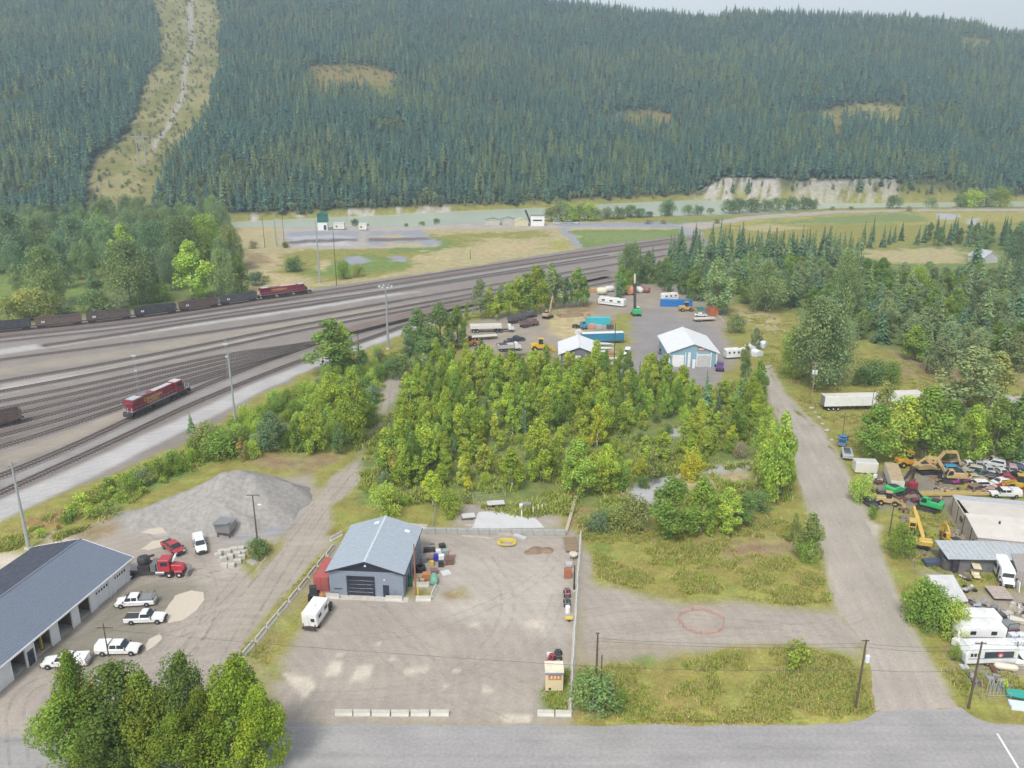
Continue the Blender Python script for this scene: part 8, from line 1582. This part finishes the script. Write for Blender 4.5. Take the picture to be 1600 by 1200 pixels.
# ================= FAR WORK YARD =================
def dump(label,rf,L=7.5,c_=(.74,.74,.72),n_='truck_white',tray=None,name='dump_truck'):
    t=thing(name,label,'truck'); h=L/2; pm=P(n_,c_); mb=MB(); mb.prof([(h-2.1,.9,1.1),(h-2.1,2.7,1.0),(h-1.2,2.7,.95),(h-.9,1.9,1.0),(h,1.6,.85),(h+.05,.7,.9)],pm); cb=mb.build('cab',t,bevel=.06); mb=MB(); mb.add([(h-.86,-.85,1.95),(h-.86,.85,1.95),(h-1.17,.82,2.6),(h-1.17,-.82,2.6)],[(0,1,2,3)],glass()); mb.build('windscreen',cb,recalc=False)
    mb=MB(); mb.box((0,0,.7),(L-.4,.9,.3),dark()); mb.build('frame',t)
    if tray!='none': mb=MB(); mb.prof([(-h,1.1,1.2),(-h-.1,2.2,1.25),(h-2.4,2.4,1.25),(h-2.3,1.1,1.2)],tray or pm); mb.build('box',t); mb=MB(); mb.box((-1.2,0,2.28),(L-3.2,2.1,.04),mat('dark_load',(.08,.07,.06))); mb.build('load',t)
    for x in (-h+.9,-h+2.2,h-.9):
        for s in (-1,1): wheel(t,x,s*1.,.5,.4)
    return place(t,*rf)
dump('white tractor truck pulling the belly dump trailer',(778,519,797,518),L=7,tray='none'); semitrailer('long pale belly dump trailer behind the white tractor truck',(740,519,778,518),L=11,H=1.3,body=P('trailer_pale',(.70,.66,.60)),z0=1.4); semitrailer('low flat trailer below the belly dump trailer',(742,531,770,529),L=9,H=.3,z0=.9,body=woodm())
loader('orange loader half hidden behind the round blue-green tree',735,540,R(10),(.62,.22,.05),'machine_hotorange',1.); pickup('small white pickup beside the orange loader',(712,541,724,540),cab=1.5)
pickup('dark blue pickup in front of the round blue-green tree',(781,542,800,540),(.04,.05,.09),'pickup_navy',cab=1.5); pickup('navy crew pickup behind the dark blue one',(798,534,815,532),(.03,.045,.08),'pickup_navy2',cab=2.1); dump('white flat bed truck below the two dark pickups',(780,549,812,547),L=7.5,tray=P('flat_pale',(.5,.48,.45)),name='flatbed_truck')
t=loader('yellow motor grader like truck at the end of the truck row',846,547,R(0),(.68,.42,.03),'machine_bright',1.15,'yellow_truck','truck'); 
excavator('tan excavator with raised bucket at the tree line of the truck yard',(856,497),R(60),(.45,.33,.20),'machine_dusty',[(1.2,1.9),(2.6,5.4),(3.6,7.6),(4.4,5.0),(4.,3.6)],s=1.0)
dump('dark dump truck nearest the belly dump trailer',(801,505,815,502),c_=(.10,.10,.11),n_='truck_dark'); dump('dark dump truck below the slim trees',(819,498,832,495),c_=(.14,.14,.15),n_='truck_grey'); dump('maroon dump truck right of the dark ones',(816,512,838,508),c_=(.20,.12,.12),n_='truck_maroon')
pile('spoil_heap','long low heap of brown spoil behind the excavator of the truck yard',[(862,488),(870,478),(900,476),(925,480),(930,490),(900,496),(875,497)],[rp(875,486,2.2),rp(890,485,2.6),rp(905,485,2.4),rp(918,486,1.6)],soilm,'soil heap')
container('bright turquoise container in the far work yard',(918,507),(950,507),P('container_turquoise',(.05,.48,.55)),L=8.6); t=dump('blue tractor truck left of the turquoise container',(901,512,910,514),c_=(.05,.22,.33),n_='truck_blue',tray='none',L=6)
for i,(x,y,c_,n_,lb) in enumerate([(925,513,(.62,.28,.18),'orange_crate','orange box in front of the turquoise container'),(935,515,(.4,.4,.4),'grey_tote','grey stack in front of the turquoise container'),(953,514,(.1,.1,.11),'dark_tote','dark machine right of the turquoise container'),(904,523,(.7,.7,.68),'white_tote','white box above the grey shed roof'),(917,496,(.5,.3,.2),'rust_tote','rusty box on the spoil ground')]): crate(lb,x,y,c_,n_,(2.,1.6,1.6),.2*i,'box','machine_box')
semitrailer('long blue and white box trailer behind the grey shed',(910,537,972,535),L=14.,H=2.6,body=P('trailer_blue',(.03,.20,.32)),stripe=white(),z0=1.)
hull('boat_hull','white boat behind the right side of the grey shed',943,540,R(-5),6.5,2.4,(.8,.8,.8),'hull_white',closed=True); hull('boat_hull','second white boat below the first beside the grey shed',945,547,R(-4),6.,2.2,(.76,.78,.8),'hull_white3',closed=True); hull('boat_hull','third white hull nearest the grey shed',948,552,R(-4),5.5,2.,(.74,.76,.78),'hull_white4',closed=True)
pickup('white pickup facing the camera below the boats',(947,565,944,579),cab=2.1); pickup('white pickup parked alone on the edge of the gravel lot',(982,548,978,560),cab=2.1,bed='cap'); pickup('silver white pickup at the front of the parked trucks',(965,580,961,594),(.62,.64,.67),'pickup_silver',cab=2.1); crate('orange pallet rack between the parked trucks',955,553,(.5,.28,.16),'rack_orange',(2.,1.2,1.),0,'rack','pallet_rack'); crate('grey generator by the silver pickup',955,574,(.4,.4,.38),'gen_grey',(2.,1.4,1.2),0,'generator','generator')
hull('boat_hull','cream covered boat behind the white pickup',960,563,R(10),5,2,(.6,.6,.52),'hull_sand',closed=True)
car('dark blue car parked by the left wall of the light blue shop',(1034,546,1033,556),(.05,.07,.16),'car_navy'); car('small grey car below the dark blue car',(952,583,948,590),(.3,.31,.32),'car_grey')
t=dump('purple tractor truck at the right front corner of the light blue shop',(1121,566,1126,586),c_=(.10,.04,.20),n_='truck_purple',tray='none',L=7.5)
t=rv('white camper trailer with overhang right of the light blue shop',(1136,560,1152,559),5.,2.6,stripe=white()); 
mb=MB(); mb.beam((2.4,0,2.6),(4.2,0,2.9),2.0,.3,white()); mb.build('overhang',t)
rv('long white fifth-wheel trailer at the back left of the gravel lot',(976,480,936,475),11,2.7,stripe=P('rv_navy',(.1,.12,.2))); rv('white travel trailer behind the blue container',(1030,471,1062,468),7.,2.6)
container('blue container with white lettering at the top of the gravel lot',(1078,479),(1034,478),P('container_blue',(.01,.17,.50)),L=12.2,letters=((-1.4,.5),(-.6,.5),(.1,.5),(1.2,.5),(2.,.5),(2.8,.5)))
loader('yellow loader below the blue container',1073,486,R(5),(.55,.36,.10),'machine_ochre',1.05)
car('white boat shaped car on a trailer below the yellow loader',(1084,494,1106,495),(.8,.8,.8),'car_white'); crate('orange machine at the right of the gravel lot',1114,492,(.55,.16,.05),'machine_vermilion',(3.2,2.4,3.),.1,'machine','orange_machine'); semitrailer('low pink-grey flat trailer in front of the white boat car',(1088,502,1112,501),L=8,H=.4,z0=.7,body=P('trailer_pinkgrey',(.40,.32,.29)),rimc='grey'); timber('timber_beam','pale log lying at the right edge of the gravel lot',(1120,492),(1130,502),.5,.4,palew); crate('teal box at the tree edge above the white boat car',1092,485,(.03,.25,.24),'box_teal',(3.,1.5,1.2),0,'box','storage_box')
for i,(x,y,c_,n_,lb,r_) in enumerate([(940,460,(.70,.67,.52),'vat_cream','cream mixer drum at the back left of the gravel lot',1.5),(952,456,(.72,.72,.70),'vat_white','white tank beside the cream mixer drum',1.3),(973,460,(.70,.70,.66),'vat_white2','white tank behind the fifth-wheel trailer',1.4),(984,460,(.62,.25,.12),'vat_orange','orange tank behind the green drill rig',1.9),(998,457,(.72,.72,.72),'vat_white3','white tank right of the green drill rig',1.3),(1008,457,(.26,.11,.08),'vat_maroon','small maroon tank right of the white one',1.3)]):
    mb=MB(); mb.lathe((0,0,r_),[(.2,-2.2),(r_*.8,-1.9),(r_,-1.),(r_,1.),(r_*.8,1.9),(.2,2.2)],P(n_,c_),12,'X'); mb.box((-1,0,0),(.3,r_*1.5,.4),dark()); mb.box((1,0,0),(.3,r_*1.5,.4),dark()); one('storage_tank',mb,lb,'tank',G(x,y),.5*i)
crate('orange box at the far left end of the tank row',927,456,(.6,.32,.15),'box_peach',(2.5,2.,1.5),.2,'box','storage_box')
t=thing('drill_rig','green tracked drill rig with tall dark mast in the gravel lot','drill rig',G(993,492),R(95)); gp=P('machine_green',grn); mb=MB(); mb.box((-1.5,0,.9),(2.8,3.0,1.6),gp); mb.build('house',t,bevel=.1)
for s in (-1,1): mb=MB(); mb.box((-.5,s*1.2,0),(4.6,.6,.8),dark()); mb.build('track',t)
mb=MB(); mb.box((.6,-.9,.9),(1.6,1.,1.9),glass()); mb.box((.6,-.9,2.8),(1.7,1.1,.1),white()); mb.build('cab',t); mb=MB(); mb.beam((.5,.2,1.5),(2.8,.2,11.5),.9,.7,dark()); mb.beam((2.8,.2,11.4),(3.4,.2,15.),.5,.4,P('rig_pale',(.66,.58,.50))); mb.build('mast',t)
for i,(x,y) in enumerate(((1172,548),(1182,556),(1190,542))):
    mb=MB(); mb.prof([(-1.8,0),(-1.6,1.6),(0,2.2),(1.5,1.5),(1.9,0)],P('tarp_pale',(.70,.72,.74)),wd=2.6); one('tarp_shelter',mb,['pale tarp covered heap nearest the white camper','pale tarp covered heap nearest the side road','pale tarp covered heap highest on the bank'][i],'tarp shelter',G(x,y),.5*i,bevel=.1)
mb=MB(); mb.prof([(-2,.5),(-2,1.8),(1.5,1.9),(2,1.2),(2,.5)],white(),wd=2); one('small_camper',mb,'white roof glimpsed among the thicket trees below the dark soil patch','camper',G(787,596),.3,bevel=.1)
for i,(x0,x1,y,c_,lb) in enumerate([(866,876,350,(.75,.75,.74),'white van by the riverside plant'),(884,895,350,(.5,.52,.55),'grey truck by the riverside plant'),(898,905,350,(.75,.75,.74),'white car right of the grey truck at the river')]): 
    car(lb,(x0,y,x1,y),c_,'far_%d'%i,kind='van' if i<2 else 'sedan',L=6 if i<2 else 4.6)
# puddles in the left yard: shallow muddy water
pud=mat('muddy_water',(.56,.49,.39),rough=.45,var=.05)
for pts,lb in (([(262,975),(258,955),(275,932),(300,922),(318,925),(320,938),(305,955),(285,970)],'long tan puddle in the middle of the left yard'),([(225,1010),(232,998),(250,990),(253,998),(240,1012),(228,1018)],'small puddle beside the canopy pickup'),([(218,832),(240,826),(278,822),(262,832),(240,836)],'pale puddle farthest back near the gravel pile'),([(220,858),(238,846),(262,842),(275,846),(250,856),(232,860)],'pale puddle behind the red pickup')):
    o=sheet('puddle',pts,.03,pud,lb,rag=.25,step=.7); o['category']='puddle'; o['kind']='thing'

# more of the clutter packed into the salvage yard
for i,(lb,x,y,r_,cs) in enumerate([('scrap heap between the tan excavators',1462,752,2.2,[(.3,.18,.1),(.45,.33,.15),(.15,.1,.1)]),('scrap heap below the tan lattice boom, left end',1468,786,1.6,[(.35,.25,.12),(.2,.12,.1)]),('scrap heap under the arched tan boom',1476,768,2.,[(.3,.1,.08),(.4,.3,.15),(.5,.48,.45)]),('scrap heap behind the white boat shaped wreck',1528,755,2.,[(.5,.45,.4),(.2,.2,.22),(.35,.1,.08)]),('scrap heap between the red machines',1566,774,2.,[(.4,.07,.05),(.2,.1,.08)]),('scrap heap at the right edge behind the yellow loader',1598,748,2.,[(.1,.1,.2),(.4,.35,.3),(.3,.1,.1)]),('rusty scrap heap behind the first green excavator',1404,756,1.8,[(.2,.12,.08),(.12,.1,.1),(.4,.2,.1)]),('scrap heap between the dump trailer and the truck box',1378,752,1.2,[(.2,.15,.1),(.5,.5,.48)]),('scrap heap at the foot of the crane carrier',1416,812,1.3,[(.35,.25,.15),(.2,.2,.2)]),('scrap heap below the cream building wall',1496,838,1.3,[(.15,.14,.15),(.35,.3,.25)]),('dark scrap along the foot of the poplars, left',1440,728,2.2,[(.12,.06,.07),(.3,.2,.12)]),('dark scrap along the foot of the poplars, middle',1500,722,2.2,[(.16,.07,.08),(.35,.3,.3)]),('dark scrap along the foot of the poplars, right',1545,722,2.2,[(.16,.07,.08),(.1,.12,.2)]),('junk heap behind the golf cart',1508,905,.9,[(.4,.4,.4),(.2,.15,.12)]),('junk heap beside the flat deck',1590,950,1.4,[(.4,.35,.3),(.55,.5,.45)]),('junk heap between the boats and the flat deck',1545,952,1.,[(.2,.2,.2),(.4,.3,.25)]),('junk heap under the twin-leaning pipes',1556,1064,1.2,[(.3,.3,.3),(.25,.15,.1)]),('junk heap at the fence below the motorhome',1522,1066,1.,[(.2,.17,.2),(.35,.33,.3)])]): scrap(lb,x,y,r_,cs,20+i)
for i,(lb,x,y,c_,a) in enumerate([('tan wrecked car in front of the plum one',1490,730,(.42,.34,.24),.2),('silver wrecked car between the teal and black ones',1540,736,(.5,.5,.52),1.4),('brown wrecked car left of the boat shaped wreck',1524,768,(.24,.14,.09),.4),('red wrecked car behind the white upright cab',1572,750,(.34,.05,.05),-.2),('cream wrecked car at the right of the camper wreck',1560,724,(.6,.55,.42),.1),('dull blue wrecked car behind the teal one',1520,722,(.12,.18,.3),.3),('rusty wrecked car behind the arched boom',1466,730,(.25,.11,.06),2.8)]):
    o=car(lb,(x,y,x+5,y),c_,'wreck_more%d'%i,kind='sedan' if i%2 else 'suv',wheels=False,dead=True); o.rotation_euler[2]=a; o.name='wrecked_car'; o['category']='wrecked car'; o['group']='wrecked cars in the salvage yard'
